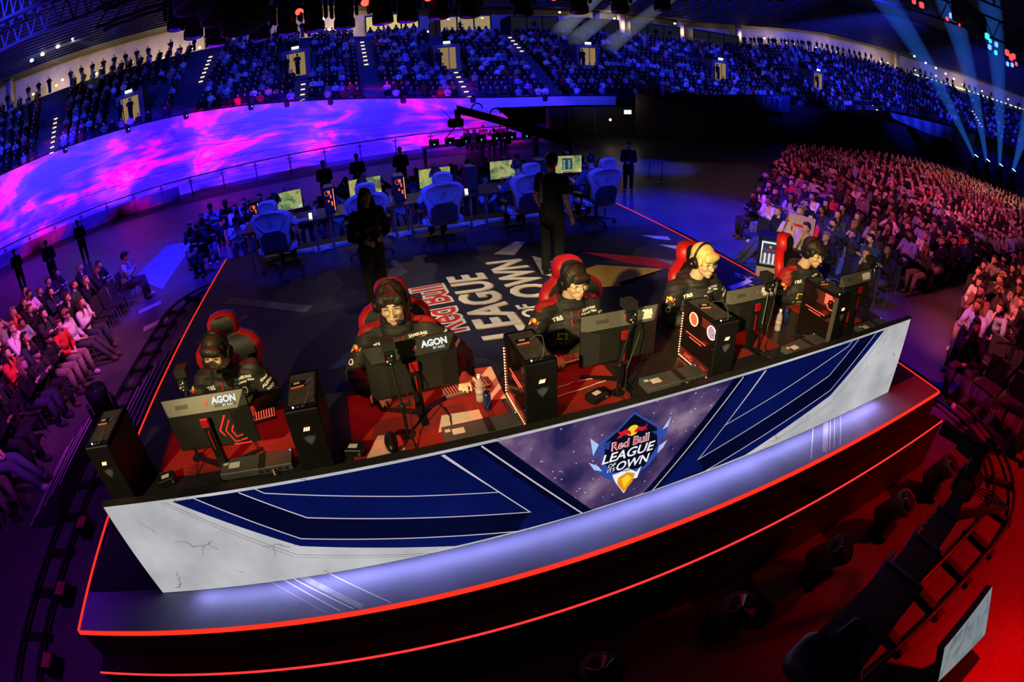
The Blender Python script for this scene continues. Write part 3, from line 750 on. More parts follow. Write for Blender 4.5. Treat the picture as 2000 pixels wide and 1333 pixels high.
for p in ([(972, 388), (1000, 352), (985, 338), (1012, 330), (1050, 308), (1086, 330), (1082, 362), (1060, 345), (1045, 362), (1030, 352), (1012, 372)], [(1106, 335), (1120, 312), (1143, 288), (1170, 292), (1200, 283), (1212, 322), (1196, 305), (1172, 325), (1150, 316), (1130, 332)]):
    emb('emblem_bull', p, ye - 0.0015, SRED)
for tl in (((1000, 345), (985, 335), (995, 322)), ((1198, 290), (1212, 278), (1205, 265))):
    q = MB(); q.tube([(pp(zz(x, y))[0], ye - .0015, pp(zz(x, y))[1]) for x, y in tl], 0.003, 4); q.build('emblem_tail', SRED, front)
def emb_text(s, c, wpx, m, y, bold=0.0, shear=0.0, grow=1.0):
    a, b = V(pp(zz(c[0] - wpx / 2, c[1] + wpx * 0.13))), V(pp(zz(c[0] + wpx / 2, c[1] - wpx * 0.13)))
    w = (b.x - a.x); c2 = pp(zz(*c))
    vs, fs = text_geo(s, 1.0, bold, shear); x0 = min(p[0] for p in vs); x1 = max(p[0] for p in vs); k = w / (x1 - x0)
    ym = (min(p[1] for p in vs) + max(p[1] for p in vs)) / 2
    q = MB(); q.add([(c2[0] + (p[0] - (x0 + x1) / 2) * k, y, c2[1] + (p[1] - ym) * k * grow) for p in vs], fs); return q.build('lettering', m, front)
emb_text('Red Bull', (1083, 408), 292, SWHITE, ye - 0.0015, 0.035, 0, 1.15); emb_text('Red Bull', (1083, 408), 280, SRED, ye - 0.003, 0.004, 0, 1.15)
emb_text('LEAGUE', (1070, 492), 410, SWHITE, ye - 0.0015, 0.02, 0.2); emb_text('OWN', (1102, 566), 255, SWHITE, ye - 0.0015, 0.02, 0.2, 1.1)
emb_text('OF', (938, 592), 62, SWHITE, ye - 0.0015, 0.01, 0.15); emb_text('ITS', (930, 630), 62, SWHITE, ye - 0.0015, 0.01, 0.15)
area('foot_light', (XM, 2.345, ST + 0.10), (XM, 2.22, ST), (0.55, 0.55, 1.0), 13, 6.4, 0.03)
# ------------------------------------------------------------------ computers
GLASSD = mat('smoked_glass', (0.02, 0.01, 0.01), 0.05, alpha=0.25, spec=0.6)
INNER = mat('red_lit_interior', (0.25, 0.05, 0.04), 0.5, noise=0.3)  # red glow of the case lights put into the interior colour
STK = [BLACK, BLACK, mat('sticker_bronze', (0.10, 0.07, 0.04), 0.5), mat('sticker_blue', (0.04, 0.05, 0.12), 0.5, noise=0.2)]
def tower(x, y, label, lit, mirror_glass=True):
    t = empty('gaming_computer', (x, y, TZ), 0, label, 'computer', 'computer towers on the players desk')
    w, d, h = 0.21, 0.44, 0.49
    q = MB(); q.b2((-w / 2 + 0.006, 0, 0.0), (w / 2, d, 0.10))                                # lower shroud
    q.b2((w / 2 - 0.008, 0, 0.10), (w / 2, d, h)); q.b2((-w / 2 + .006, d - 0.012, 0.10), (w / 2, d, h)); q.b2((-w / 2, 0.0, h - 0.03), (w / 2, d, h)); q.build('case', BLACK, t)
    q = MB(); q.bbox((0, 0.004, h / 2), (w + 0.004, 0.03, h), 0.008); fp = q.build('front_panel', BLACK, t)
    q = MB()
    for k in range(3):
        q.prism([(-0.022 + k * 0.014, 0), (-0.013 + k * 0.014, 0), (-0.004 + k * 0.014, 0.024), (-0.013 + k * 0.014, 0.024)], (0, -0.0125, h * 0.70), (1, 0, 0), (0, 0, 1), (0, -0.002, 0))
    q.build('logo', HOT_LED, fp)
    q = MB()
    pts = [(0, .036), (.03, .024), (.042, .034), (.03, -.006), (.0, -.042), (-.03, -.006), (-.042, .034), (-.03, .024)]
    q.prism(pts, (0.004, -0.0115, h * 0.56), (1, 0, 0), (0, 0, 1), (0, -0.0012, 0), 3); q.prism([(a * .62, b * .62) for a, b in pts], (0.004, -0.0128, h * 0.56), (1, 0, 0), (0, 0, 1), (0, -0.0008, 0), 2)
    q.build('sticker', STK, fp)
    q = MB(); q.b2((-w / 2 + 0.022, 0.06, h), (w / 2 - 0.022, d - 0.03, h + 0.003)); q.build('top_filter', mat('dust_filter', (0.055, 0.042, 0.035), 0.6, noise=0.4, nscale=25), t)
    q = MB(); q.b2((-w / 2 - 0.004, 0.02, 0.0), (-w / 2, d, h - 0.02)); q.build('glass_panel', GLASSD, t)
    q = MB(); q.cyl((-0.05, 0.032, h), (-0.05, 0.032, h + .004), 0.005, None, 8); q.build('power_light', WHITE_LED, t)
    q = MB(); q.b2((-0.03, 0.028, h), (-0.012, 0.036, h + .003)); q.b2((0.0, 0.028, h), (0.018, 0.036, h + .003)); q.build('port', METAL, t)
    q = MB(); q.b2((w / 2 - 0.02, 0.02, 0.11), (w / 2 - 0.012, d - 0.02, h - 0.035)); q.build('motherboard', INNER, t)
    g = MB(); g.b2((-w / 2 + 0.02, 0.13, 0.20), (w / 2 - 0.02, d - 0.02, 0.245)); gp = g.build('graphics_card', BLACK, t)
    g = MB(); g.b2((-w / 2 + 0.017, 0.13, 0.237), (-w / 2 + 0.021, d - 0.05, 0.243)); g.b2((-w / 2 + 0.017, 0.18, 0.21), (-w / 2 + 0.021, d - 0.1, 0.216)); g.build('card_light', RED_LED if lit else mat('dark_light', (0.2, 0.01, 0.01), 0.4), gp)
    for k in range(4):
        g = MB(); g.b2((w / 2 - 0.06, 0.20 + 0.018 * k, 0.29), (w / 2 - 0.02, 0.208 + 0.018 * k, 0.42)); g.build('memory_stick', RED_LED if lit == 3 else INNER, t)
    for k, (fy, fz, col) in enumerate(((0.085, h - 0.12, 'w'), (0.32, h - 0.115, 'r'))):
        f = MB(); f.torus((-w / 2 + 0.025, fy, fz), 0.052, 0.005, (1, 0, 0), 20, 5); fo = f.build('fan', (emis('fan_white', (1, 0.75, 0.75), 3.0) if col == 'w' else HOT_LED) if lit == 2 else (RED_LED if (lit == 3 and k == 0) else BLACK), t)
        f = MB(); f.cyl((-w / 2 + 0.03, fy, fz), (-w / 2 + 0.02, fy, fz), 0.016, None, 10)
        for j in range(7):
            a = j * math.pi * 2 / 7; f.box((-w / 2 + 0.026, fy + 0.032 * math.cos(a), fz + 0.032 * math.sin(a)), (0.004, 0.02, 0.034), Matrix.Rotation(a + 0.5, 3, 'X'))
        f.build('fan_blades', (emis('fan_glow_pale', (0.9, 0.55, 0.6), 1.2) if col == 'w' else emis('fan_glow', (1, 0.15, 0.08), 2.0)) if lit == 2 else BLACK, fo)
    if lit in (1, 2):
        g = MB()
        for k in range(17): g.box((-w / 2 - 0.006, 0.035 + k * 0.024, 0.018), (0.006, 0.008, 0.008))
        for k in range(16): g.box((-w / 2 - 0.006, d - 0.012, 0.04 + k * 0.023), (0.006, 0.008, 0.008))
        ls = g.build('light_strip', HOT_LED, t); ls['kind'] = 'stuff'
        g = MB(); g.b2((-w / 2 - 0.0005, 0.03, 0.012), (-w / 2 + 0.006, d - 0.02, 0.095)); sh = g.build('shroud', mat('red_lit_shroud', (0.18, 0.02, 0.02), 0.45, noise=0.2), t)  # red glow put into the shroud colour as well
        g = MB(); text_on(g, 'AMD', 0.055, (-w / 2 - 0.0015, 0.30, 0.055), (0, -1, 0), (0, 0, 1), 0, bold=0.001); g.build('lettering', emis('lettering_red', (1, 0.07, 0.03), 1.6), sh); g = MB(); text_on(g, 'RYZEN', 0.022, (-w / 2 - 0.0015, 0.10, 0.062), (0, -1, 0), (0, 0, 1), 0); text_on(g, 'RADEON', 0.019, (-w / 2 - 0.0015, 0.10, 0.042), (0, -1, 0), (0, 0, 1), 0)
        g.build('lettering', emis('lettering_red', (1, 0.07, 0.03), 1.6), sh)
        point('case_glow', (x - w / 2 + 0.06, y + 0.2, TZ + 0.30), (1.0, 0.03, 0.015), 0.6 if lit > 1 else 0.3, 0.03)
    return t
TX = [-2.0, -0.505, 0.965, 2.435, 3.90]
tower(TX[0], 2.60, 'black computer tower standing at the white marble corner of the desk', 0)
tower(TX[1], 2.60, 'black computer tower between the fringed player and the player in glasses at the next seat', 0)
tower(TX[2], 2.60, 'black computer tower with a dotted red light strip, behind the starfield part of the panel', 1)
tower(TX[3], 2.60, 'black computer tower with glowing red fans and AMD lettering, before the blond player', 2)
tower(TX[4], 2.60, 'black computer tower with one red fan ring and a pale front edge', 3)
q = MB(); q.b2((-0.112, -0.014, 0.01), (-0.106, 0.035, 0.47)); q.build('edge_trim', SILV, bpy.data.objects['gaming_computer.004'])
ords = ['at the marble desk corner', 'second from the marble corner', 'with the dotted light strip', 'with glowing red fans', 'with the pale front edge']
for i, x in enumerate(TX):
    s = empty('storage_drive', (x + (-0.03 if i != 2 else -0.03), 2.60 + 0.27, TZ + 0.4935), (0.0, 0.15, 0.0, -0.2, -0.25)[i], 'palm-size black drive with red edge lying on the computer ' + ords[i], 'drive', 'drives on the computers')
    q = MB(); q.bbox((0, 0, 0.008), (0.085, 0.06, 0.014), 0.003); q.build('shell', BLACK, s)
    q = MB(); q.b2((-0.043, -0.0315, 0.003), (0.043, -0.0285, 0.013)); q.build('edge_band', mat('coral_rubber', (0.75, 0.16, 0.10), 0.5, noise=0.1), s)
    q = MB(); q.b2((-0.02, -0.004, 0.015), (0.02, 0.014, 0.0158)); q.build('paper_label', LABELW, s)
    q = MB(); z = TZ + 0.4935
    pts = [(x + 0.02, 2.865, z + 0.006), (x + 0.07, 2.88, z + 0.03), (x + 0.085, 2.80, z + 0.06), (x + 0.06, 2.70, z + 0.05), (x + 0.03, 2.645, z + 0.012), (x + 0.02, 2.632, z + 0.003)]
    q.tube(pts, 0.0022, 5); tag(q.build('data_cable', mat('grey_cable', (0.12, 0.11, 0.1), 0.5)), 'thin looped cable from the drive on the computer ' + ords[i], 'cable', 'drive cables')
# ------------------------------------------------------------------ monitors (backs towards the hall front)
def monitor(x, y, rz, label, lit=False, shell=GREYP, plate=False):
    PLT = BLACK if lit else LABELW  # on the chevron monitor a black plate stands in for the tower's shadow
    t = empty('gaming_monitor', (x, y, TZ), rz, label, 'monitor', 'monitors on the players desk')
    w, zb, zt = 0.62, 0.145, 0.555
    q = MB(); q.bbox((0, 0.02, (zb + zt) / 2), (w, 0.022, zt - zb), 0.004); q.build('screen_body', BLACK, t)
    q = MB(); q.add([(-w / 2 + .008, 0.0315, zb + .01), (-w / 2 + .008, 0.0315, zt - .01), (w / 2 - .008, 0.0315, zt - .01), (w / 2 - .008, 0.0315, zb + .01)], [(0, 1, 2, 3)]); q.build('display', emis('game_glow', (0.35, 0.42, 0.2), 1.2), t)
    # faceted back shell
    c = MB(); o = [(-w / 2, zb), (w / 2, zb), (w / 2, zt - 0.11), (-w / 2, zt - 0.11)]; i = [(-w * .30, zb + .05), (w * .30, zb + .05), (w * .30, zt - .13), (-w * .30, zt - .13)]
    c.add([(a, 0.010, b) for a, b in o] + [(a, -0.045, b) for a, b in i], [(4, 5, 6, 7), (0, 1, 5, 4), (1, 2, 6, 5), (2, 3, 7, 6), (3, 0, 4, 7)])
    c.build('back_shell', GREYP, t)
    # sloping top fascia with vents and lettering
    c = MB(); c.add([(-w / 2, 0.010, zt), (w / 2, 0.010, zt), (w / 2 - .06, -0.035, zt - 0.10), (-w / 2 + .04, -0.035, zt - 0.10), (-w / 2, 0.012, zt - 0.115), (w / 2, 0.012, zt - 0.115)], [(0, 3, 2, 1), (0, 4, 3), (1, 2, 5), (3, 4, 5, 2)])
    fa = c.build('top_fascia', shell, t)
    ay = (V((0, 0.010, zt)) - V((0, -0.035, zt - 0.10))).normalized(); ax_ = V((1, 0, 0)); nn = ax_.cross(ay)
    o0 = V((0, -0.0125, zt - 0.05)) + nn * 0.0015
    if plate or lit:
        c = MB(); c.prism([(-.075, -.035), (.075, -.035), (.085, .03), (-.065, .03)], o0 + ax_ * 0.165, ax_, ay, nn * 0.001); c.build('name_or_shade_plate', PLT, fa)
    c = MB(); LM = emis('lit_lettering', (0.95, 0.95, 0.9), 0.9) if not plate else WHITE
    text_on(c, 'AGON', 0.058, o0 + ax_ * 0.165 + ay * 0.010 + nn * 0.002, ax_, ay, bold=0.0030, sx=1.0); text_on(c, 'BY AOC', 0.022, o0 + ax_ * 0.19 - ay * 0.026 + nn * 0.002, ax_, ay, bold=0.0005)
    c.build('lettering', LM, fa)
    c = MB()
    for k in range(9): c.prism([(-.006, -.014), (-.002, -.014), (.002, .014), (-.002, .014)], o0 + ax_ * (-0.20 + k * 0.011), ax_, ay, nn * 0.0008)
    c.build('vent', BLACKM, fa)
    c = MB(); c.prism([(-.012, .012), (.012, .012), (.008, -.012), (0, -.002), (-.008, -.012)], o0 + ax_ * 0.03, ax_, ay, nn * 0.0012); c.build('crest', REDP, fa)
    # stand
    c = MB(); c.box((0.0, -0.045, 0.20), (0.06, 0.05, 0.36)); st = c.build('stand_column', BLACK, t)
    c = MB(); c.bbox((0.0, -0.075, 0.40), (0.062, 0.02, 0.07), 0.006); c.box((0.0, -0.0735, 0.26), (0.01, 0.01, 0.14)); c.build('stand_cap', mat('red_anodised', (0.42, 0.01, 0.012), 0.35, 0.4, noise=0.1), st)
    c = MB()
    for sgn in (-1, 1):
        c.prism([(0, -.03), (.27, .13), (.255, .16), (0, .035)], (0, -0.04, 0.0), (sgn, 0, 0), (0, 1, 0), (0, 0, 0.014))
    c.prism([(-.03, 0), (.03, 0), (.02, -.16), (-.02, -.16)], (0, -0.04, 0.0), (1, 0, 0), (0, 1, 0), (0, 0, 0.014)); c.build('foot', BLACK, t)
    if lit:
        c = MB()
        for k, s in enumerate((1.0, 0.68, 0.36)):
            cxx, czz = w * .33, (zb + zt) / 2 - 0.06
            P = [(-.06, .13), (-.13, .02), (-.07, -.12), (.05, -.12)]
            pts = [(cxx + a * s, -0.049 + 0.0, czz + b * s) for a, b in P]
            pts = [(a, -0.050 + 0.055 * max(0, min(1, max((abs(a) - w * .3) / (w * .2), (zb + .05 - b) / .05, (b - zt + .13) / .02))), b) for a, _, b in pts]
            c.tube(pts, 0.006 if k == 0 else 0.0045, 4)
        c.build('light_chevrons', emis('chevron_red', (1, 0.03, 0.02), 1.6), t)
    return t
MX = [(-1.20, 2.86, -0.05), (0.225, 3.06, 0.03), (1.70, 2.93, -0.02), (2.99, 2.93, 0.02), (4.42, 2.84, 0.05)]
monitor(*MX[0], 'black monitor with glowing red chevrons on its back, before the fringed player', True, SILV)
monitor(*MX[1], 'black monitor with lit white AGON lettering, before the broad player in glasses', False, GREYP)
monitor(*MX[2], 'monitor with a pale top fascia, before the player in the middle seat', False, SILV, True)
monitor(*MX[3], 'monitor with a pale top fascia and white name plate, before the blond player', False, SILV, True)
monitor(*MX[4], 'monitor with a pale top fascia at the far end of the desk', False, SILV, True)
# ------------------------------------------------------------------ small things on the desk
MATM = mat('red_lit_mat_cloth', (0.20, 0.008, 0.005), 0.8, noise=0.15, nscale=30)  # red spot light on the mats put into their cloth colour
who = ['the fringed player', 'the broad player in glasses', 'the middle player', 'the blond player', 'the end player']
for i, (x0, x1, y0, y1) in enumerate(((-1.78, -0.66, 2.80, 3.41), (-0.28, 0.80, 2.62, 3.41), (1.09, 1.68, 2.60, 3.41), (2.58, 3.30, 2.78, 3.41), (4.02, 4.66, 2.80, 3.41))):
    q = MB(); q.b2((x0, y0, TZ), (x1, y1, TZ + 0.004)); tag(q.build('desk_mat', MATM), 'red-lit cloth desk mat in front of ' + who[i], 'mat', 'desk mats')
def keyboard(x, y, rz, label):
    t = empty('keyboard', (x, y, TZ + 0.004), rz, label, 'keyboard', 'keyboards on the players desk')
    q = MB(); q.bbox((0, 0, 0.012), (0.36, 0.13, 0.022), 0.005); q.build('case', mat('keyboard_case', (0.12, 0.12, 0.13), 0.4, 0.4, noise=0.1), t)
    km = MB(); km.box((0, 0, 0.027), (0.0165, 0.0165, 0.010), None, None, 0.78); kmesh = km.mesh('key', mat('keycap', (0.05, 0.03, 0.03), 0.5, noise=0.1))
    for r in range(5):
        for c in range(16):
            k = link('key', kmesh, t); k.location = (-0.16 + c * 0.0213, -0.045 + r * 0.0225, 0)
    q = MB(); q.b2((-0.17, -0.056, 0.0225), (0.17, 0.056, 0.0238)); q.build('backlight', emis('key_glow', (1, 0.10, 0.05), 1.8), t)
    return t
k0 = keyboard(-1.03, 3.345, 0.15, 'compact keyboard with red backlight under the hand of the fringed player')
dup(k0, (0.60, 3.20, TZ + 0.004), 0.12, 'compact keyboard with red backlight under the hand of the broad player in glasses')
dup(k0, (1.45, 3.30, TZ + 0.004), 0.1, 'compact keyboard with red backlight before the middle player')
dup(k0, (2.85, 3.30, TZ + 0.004), 0.05, 'compact keyboard with red backlight before the blond player')
dup(k0, (4.60, 3.30, TZ + 0.004), -0.1, 'compact keyboard with red backlight before the end player')
def mouse(x, y, label):
    t = empty('mouse', (x, y, TZ + 0.004), 0, label, 'mouse', 'mice on the players desk')
    q = MB(); q.ell((0, 0, 0.014), (0.031, 0.058, 0.024), None, 14, 8); q.build('shell', BLACK, t, True); q = MB(); q.box((0, 0.03, 0.036), (0.008, 0.02, 0.008)); q.build('wheel', GREYP, t); return t
for x, y, w in ((-1.52, 3.30, 0), (-0.06, 3.28, 1), (1.27, 3.28, 2), (3.14, 3.32, 3), (4.25, 3.42 - 0.06, 4)): mouse(x, y, 'black mouse by the hand of ' + who[w])
# stream boxes along the panel
def stream_box(x, y, rz, label):
    t = empty('power_unit', (x, y, TZ), rz, label, 'power unit', 'flat power units behind the panel')
    q = MB(); q.bbox((0, 0, 0.03), (0.52, 0.16, 0.055), 0.004); q.build('housing', mat('unit_grey', (0.055, 0.06, 0.065), 0.45, noise=0.15), t)
    q = MB(); q.b2((-0.20, -0.03, 0.0575), (-0.12, 0.03, 0.0583)); q.build('paper_label', LABELW, t); q = MB(); q.b2((-0.245, 0.01, 0.0575), (-0.21, 0.04, 0.0583)); q.build('paper_label', LABELW, t)
    q = MB(); q.b2((0.02, -0.08, 0.0577), (0.07, 0.08, 0.0582)); q.build('band', BLACKM, t)
    for k in range(5):
        q = MB(); q.b2((0.02 + k * 0.045, -0.083, 0.015), (0.05 + k * 0.045, -0.079, 0.04)); q.build('socket', BLACKM, t)
    q = MB(); q.cyl((0.245, 0.06, 0.058), (0.245, 0.06, 0.061), 0.004, None, 8); q.build('power_light', BLUE_LED, t)
    return t
b0 = stream_box(-0.95, 2.755, 0.0, 'flat grey power unit with paper labels beside the tower next to the fringed player')
dup(b0, (0.58, 2.665, TZ), 0.0, 'flat grey power unit with paper labels beside the tower with the dotted strip')
dup(b0, (2.06, 2.705, TZ), 0.0, 'flat grey power unit with paper labels beside the tower with glowing fans')
dup(b0, (3.50, 2.66, TZ), 0.12, 'flat grey power unit with paper labels beside the tower with the pale edge')
dup(b0, (4.62, 2.62, TZ), 0.0, 'flat grey power unit at the far end of the desk')
for i, (x, y) in enumerate(((-0.83, 2.60), (0.62, 2.50), (2.13, 2.54), (3.62, 2.50), (4.7, 2.46))):
    q = MB(); q.tube([(x, y + 0.085, TZ + 0.03), (x + 0.01, y + 0.04, TZ + 0.035), (x + 0.03, y - 0.005, TZ + 0.012), (x + 0.035, y - 0.03, TZ + 0.006)], 0.005, 6); tag(q.build('plug_lead', WCABLE), 'short white plug lead leaving the power unit beside ' + ['the second tower', 'the tower with dotted strip', 'the tower with glowing fans', 'the tower with pale edge', 'the far desk end'][i], 'cable', 'white plug leads')
# face cameras on their stands
def face_cam(x, y, rz, label, boom=(0.05, 0.0)):
    t = empty('face_camera', (x, y, TZ), rz, label, 'camera', 'face cameras on the players desk')
    q = MB(); q.cyl((0, 0, 0), (0, 0, 0.012), 0.05, None, 16); q.build('base', BLACK, t)
    q = MB(); q.cyl((0, 0, 0.01), (0.0, 0, 0.24), 0.011, None, 10); q.cyl((0, 0, 0.24), (boom[0], boom[1], 0.50), 0.009, None, 10); q.build('pole', BLACK, t)
    q = MB(); q.ell((0, 0, 0.24), 0.024, None, 10, 6); q.cyl((-0.05, 0, 0.235), (0.05, 0.0, 0.25), 0.013, None, 10); q.build('clamp', BLACK, t); q = MB(); q.cyl((0.05, 0, .25), (0.066, 0, .252), 0.017, None, 10); q.build('knob', GREYP, t)
    c = V((boom[0], boom[1], 0.56))
    q = MB(); q.bbox(c, (0.07, 0.055, 0.09), 0.008); cb = q.build('camera_body', BLACK, t)
    q = MB(); q.cyl(c + V((0, 0.027, 0.01)), c + V((0, 0.06, 0.01)), 0.024, None, 14); q.build('lens', BLACKM, cb)
    q = MB(); q.b2(c + V((-0.045, 0.0, 0.045)), c + V((0.045, 0.10, 0.105))); q.build('viewfinder', BLACKM, cb)
    q = MB(); q.cyl(c + V((-0.022, -0.0275, -0.01)), c + V((-0.022, -0.031, -0.01)), 0.006, None, 8); q.build('tally_light', RED_LED, cb)
    q = MB(); q.cyl(c + V((0.01, -0.0275, 0.025)), c + V((0.01, -0.030, 0.025)), 0.004, None, 8); q.build('status_light', GREEN_LED, cb); q = MB(); q.cyl(c + V((-0.005, -0.0275, -0.03)), c + V((-0.005, -0.030, -0.03)), 0.003, None, 8); q.build('status_light', GREEN_LED, cb)
    for k in range(4):
        q = MB(); q.box(c + V((-0.012 + 0.016 * (k % 2), -0.029, -0.005 + 0.02 * (k // 2))), (0.009, 0.004, 0.009)); q.build('button', METAL, cb)
    q = MB(); q.tube([c + V((0.03, -0.02, -0.03)), c + V((0.06, -0.03, -0.12)), (0.045, -0.03, 0.22), (0.03, -0.05, 0.06), (0.02, -0.22, 0.005)], 0.004, 6); q.build('cable', CABLE, t)
    return t
for i, (x, y, bx) in enumerate(((-1.45, 2.98, 0.08), (0.10, 2.80, -0.02), (1.60, 2.74, 0.12), (3.02, 2.80, 0.10), (4.72, 2.80, 0.06))):
    face_cam(x, y, 0, 'small black face camera on a stand pointing at ' + who[i], (bx, 0.08))
PALE = mat('peach_light_patch', (0.62, 0.45, 0.38), 0.7, noise=0.08)  # peach patches stand in for overexposed pools of red and warm light
for lab, pts in (('peach patch of painted light beside the tower with the dotted light strip', ((0.84, 2.98), (0.86, 3.44), (0.72, 3.46), (0.70, 3.0))), ('peach patch of painted light under the rounded black case by the second seat', ((-0.20, 2.64), (0.06, 2.66), (0.05, 2.83), (-0.10, 2.86))), ('peach patch of painted light behind the flat power unit of the second seat', ((0.30, 2.76), (0.62, 2.80), (0.62, 2.92), (0.36, 2.94)))):
    q = MB(); q.prism([(a, b) for a, b in pts], (0, 0, TZ + 0.0042), (1, 0, 0), (0, 1, 0), (0, 0, 0.001)); tag(q.build('painted_light_patch', PALE), lab, 'light patch', 'painted light patches on the desk')
# bottles and cans
PETM = mat('clear_bottle', (0.55, 0.5, 0.5), 0.12, alpha=0.45, spec=0.8); CANB = mat('can_blue', (0.02, 0.05, 0.25), 0.3, 0.7, noise=0.1); CANS = mat('can_silver', (0.6, 0.6, 0.65), 0.3, 0.9)
def bottle(x, y, label):
    t = empty('water_bottle', (x, y, TZ + 0.004), 0, label, 'bottle', 'water bottles on the players desk')
    q = MB(); q.lathe([(0.028, 0), (0.031, 0.01), (0.031, 0.04), (0.029, 0.05), (0.031, 0.06), (0.031, 0.10), (0.029, 0.11), (0.031, 0.12), (0.027, 0.155), (0.013, 0.185), (0.012, 0.20)], (0, 0, 0), 18); q.build('bottle_body', PETM, t, True)
    q = MB(); q.cyl((0, 0, 0.198), (0, 0, 0.216), 0.0145, None, 14); q.build('cap', WHITE, t); q = MB(); q.lathe([(0.0316, 0.065), (0.0316, 0.1)], (0, 0, 0), 18); q.build('wrap_label', mat('bottle_label', (0.5, 0.4, 0.4), 0.5, alpha=0.7), t, True)
def can(x, y, label):
    t = empty('drink_can', (x, y, TZ + 0.004), 0, label, 'can', 'slim drink cans on the players desk')
    q = MB(); q.lathe([(0.020, 0), (0.0265, 0.008), (0.0265, 0.125), (0.022, 0.14)], (0, 0, 0), 18); q.build('can_body', CANB, t, True)
    q = MB(); q.cyl((0, 0, 0.1395), (0, 0, 0.143), 0.023, None, 16); q.build('can_lid', CHROME, t)
    q = MB(); q.prism([(-.015, .03), (.015, .09), (.02, .09), (-.01, .03)], (0, -0.0268, 0), (1, 0, 0), (0, 0, 1), (0, -0.0005, 0)); q.build('stripe', CANS, t)
bottle(0.66, 3.02, 'clear water bottle with white cap beside the monitor with lit lettering'); can(0.68, 2.90, 'slim blue drink can by the bottle next to the monitor with lit lettering')
bottle(3.50, 3.03, 'clear red-lit water bottle beside the tower with the pale edge'); can(3.72, 3.14, 'slim silver-topped drink can beside the hand of the end player')
# loose audio boxes, cables
def small_box(x, y, rz, label):
    t = empty('audio_interface', (x, y, TZ), rz, label, 'box', 'audio boxes on the players desk')
    q = MB(); q.bbox((0, 0, 0.04), (0.14, 0.10, 0.055), 0.006); q.build('housing', BLACK, t); q = MB(); q.b2((-0.03, -0.02, 0.0675), (0.03, 0.02, 0.0685)); q.build('paper_label', LABELW, t)
    q = MB(); q.cyl((0.05, -0.05, .04), (0.05, -0.06, .04), 0.01, None, 10); q.build('knob', METAL, t)
small_box(-1.66, 2.74, 0.3, 'small black box with a paper label beside the tower at the marble corner'); small_box(-0.27, 2.72, -0.3, 'small black box with a paper label near the headset case of the second seat'); small_box(1.42, 2.72, 0.35, 'small black box with a white paper label on the red mat of the middle player')
q = MB(); q.ell((0, 0, 0.05), (0.045, 0.10, 0.05), None, 14, 8); h = q.build('headset_case', BLACK, None, True); h.location = (-0.02, 2.70, TZ + 0.0045); tag(h, 'rounded black case lying on the bright orange mat patch', 'case')
q = MB(); q.add([(1.13, 2.60, TZ + .0045), (1.36, 2.74, TZ + .0045), (1.40, 2.70, TZ + .06), (1.17, 2.56, TZ + .06)], [(0, 1, 2, 3), (3, 2, 1, 0)])
rr_ = random.Random(4)
cab = [[(-1.90, 2.95, .02), (-1.78, 2.86, .01), (-1.70, 2.80, .04)], [(-1.35, 2.62, .006), (-1.30, 2.5, .006), (-1.1, 2.47, .006)], [(0.1, 2.8, .01), (0.16, 2.62, .006), (0.1, 2.5, .006)], [(1.1, 2.92, .006), (1.3, 3.0, .02), (1.55, 2.98, .006)], [(1.08, 2.85, .006), (1.35, 2.86, .02), (1.6, 2.92, .006)],
       [(1.6, 2.74, .01), (1.62, 2.58, .006), (1.5, 2.46, .006)], [(3.02, 2.8, .01), (3.06, 2.62, .006), (3.14, 2.48, .006)], [(3.55, 2.9, .006), (3.75, 2.82, .02), (3.9, 2.585, .006)], [(-0.9, 2.9, .006), (-1.05, 3.0, .02), (-1.0, 3.2, .006)], [(0.35, 3.1, .01), (0.42, 2.95, .02), (0.40, 2.80, .006)]]
cn = ['across the mat by the marble corner tower', 'down to the panel at the marble end', 'from the camera of the second seat to the panel', 'across the red mat of the middle player', 'beside the labelled box of the middle player', 'from the middle seat camera to the panel', 'from the blond player camera to the panel', 'past the tower with the pale edge', 'from the keyboard of the fringed player', 'over the orange mat behind the second monitor']
for i, pts in enumerate(cab):
    P = [V((a, b, TZ + c)) for a, b, c in pts]; cur = []
    for k in range(13):
        t = k / 12; cur.append(P[0] * (1 - t) ** 2 + P[1] * 2 * t * (1 - t) + P[2] * t * t + V((rr_.uniform(-.006, .006), rr_.uniform(-.006, .006), 0.002)))
    q = MB(); q.tube(cur, 0.0035, 6); tag(q.build('desk_cable', WCABLE if i in (3, 4) else CABLE), 'loose cable running ' + cn[i], 'cable', 'loose desk cables')
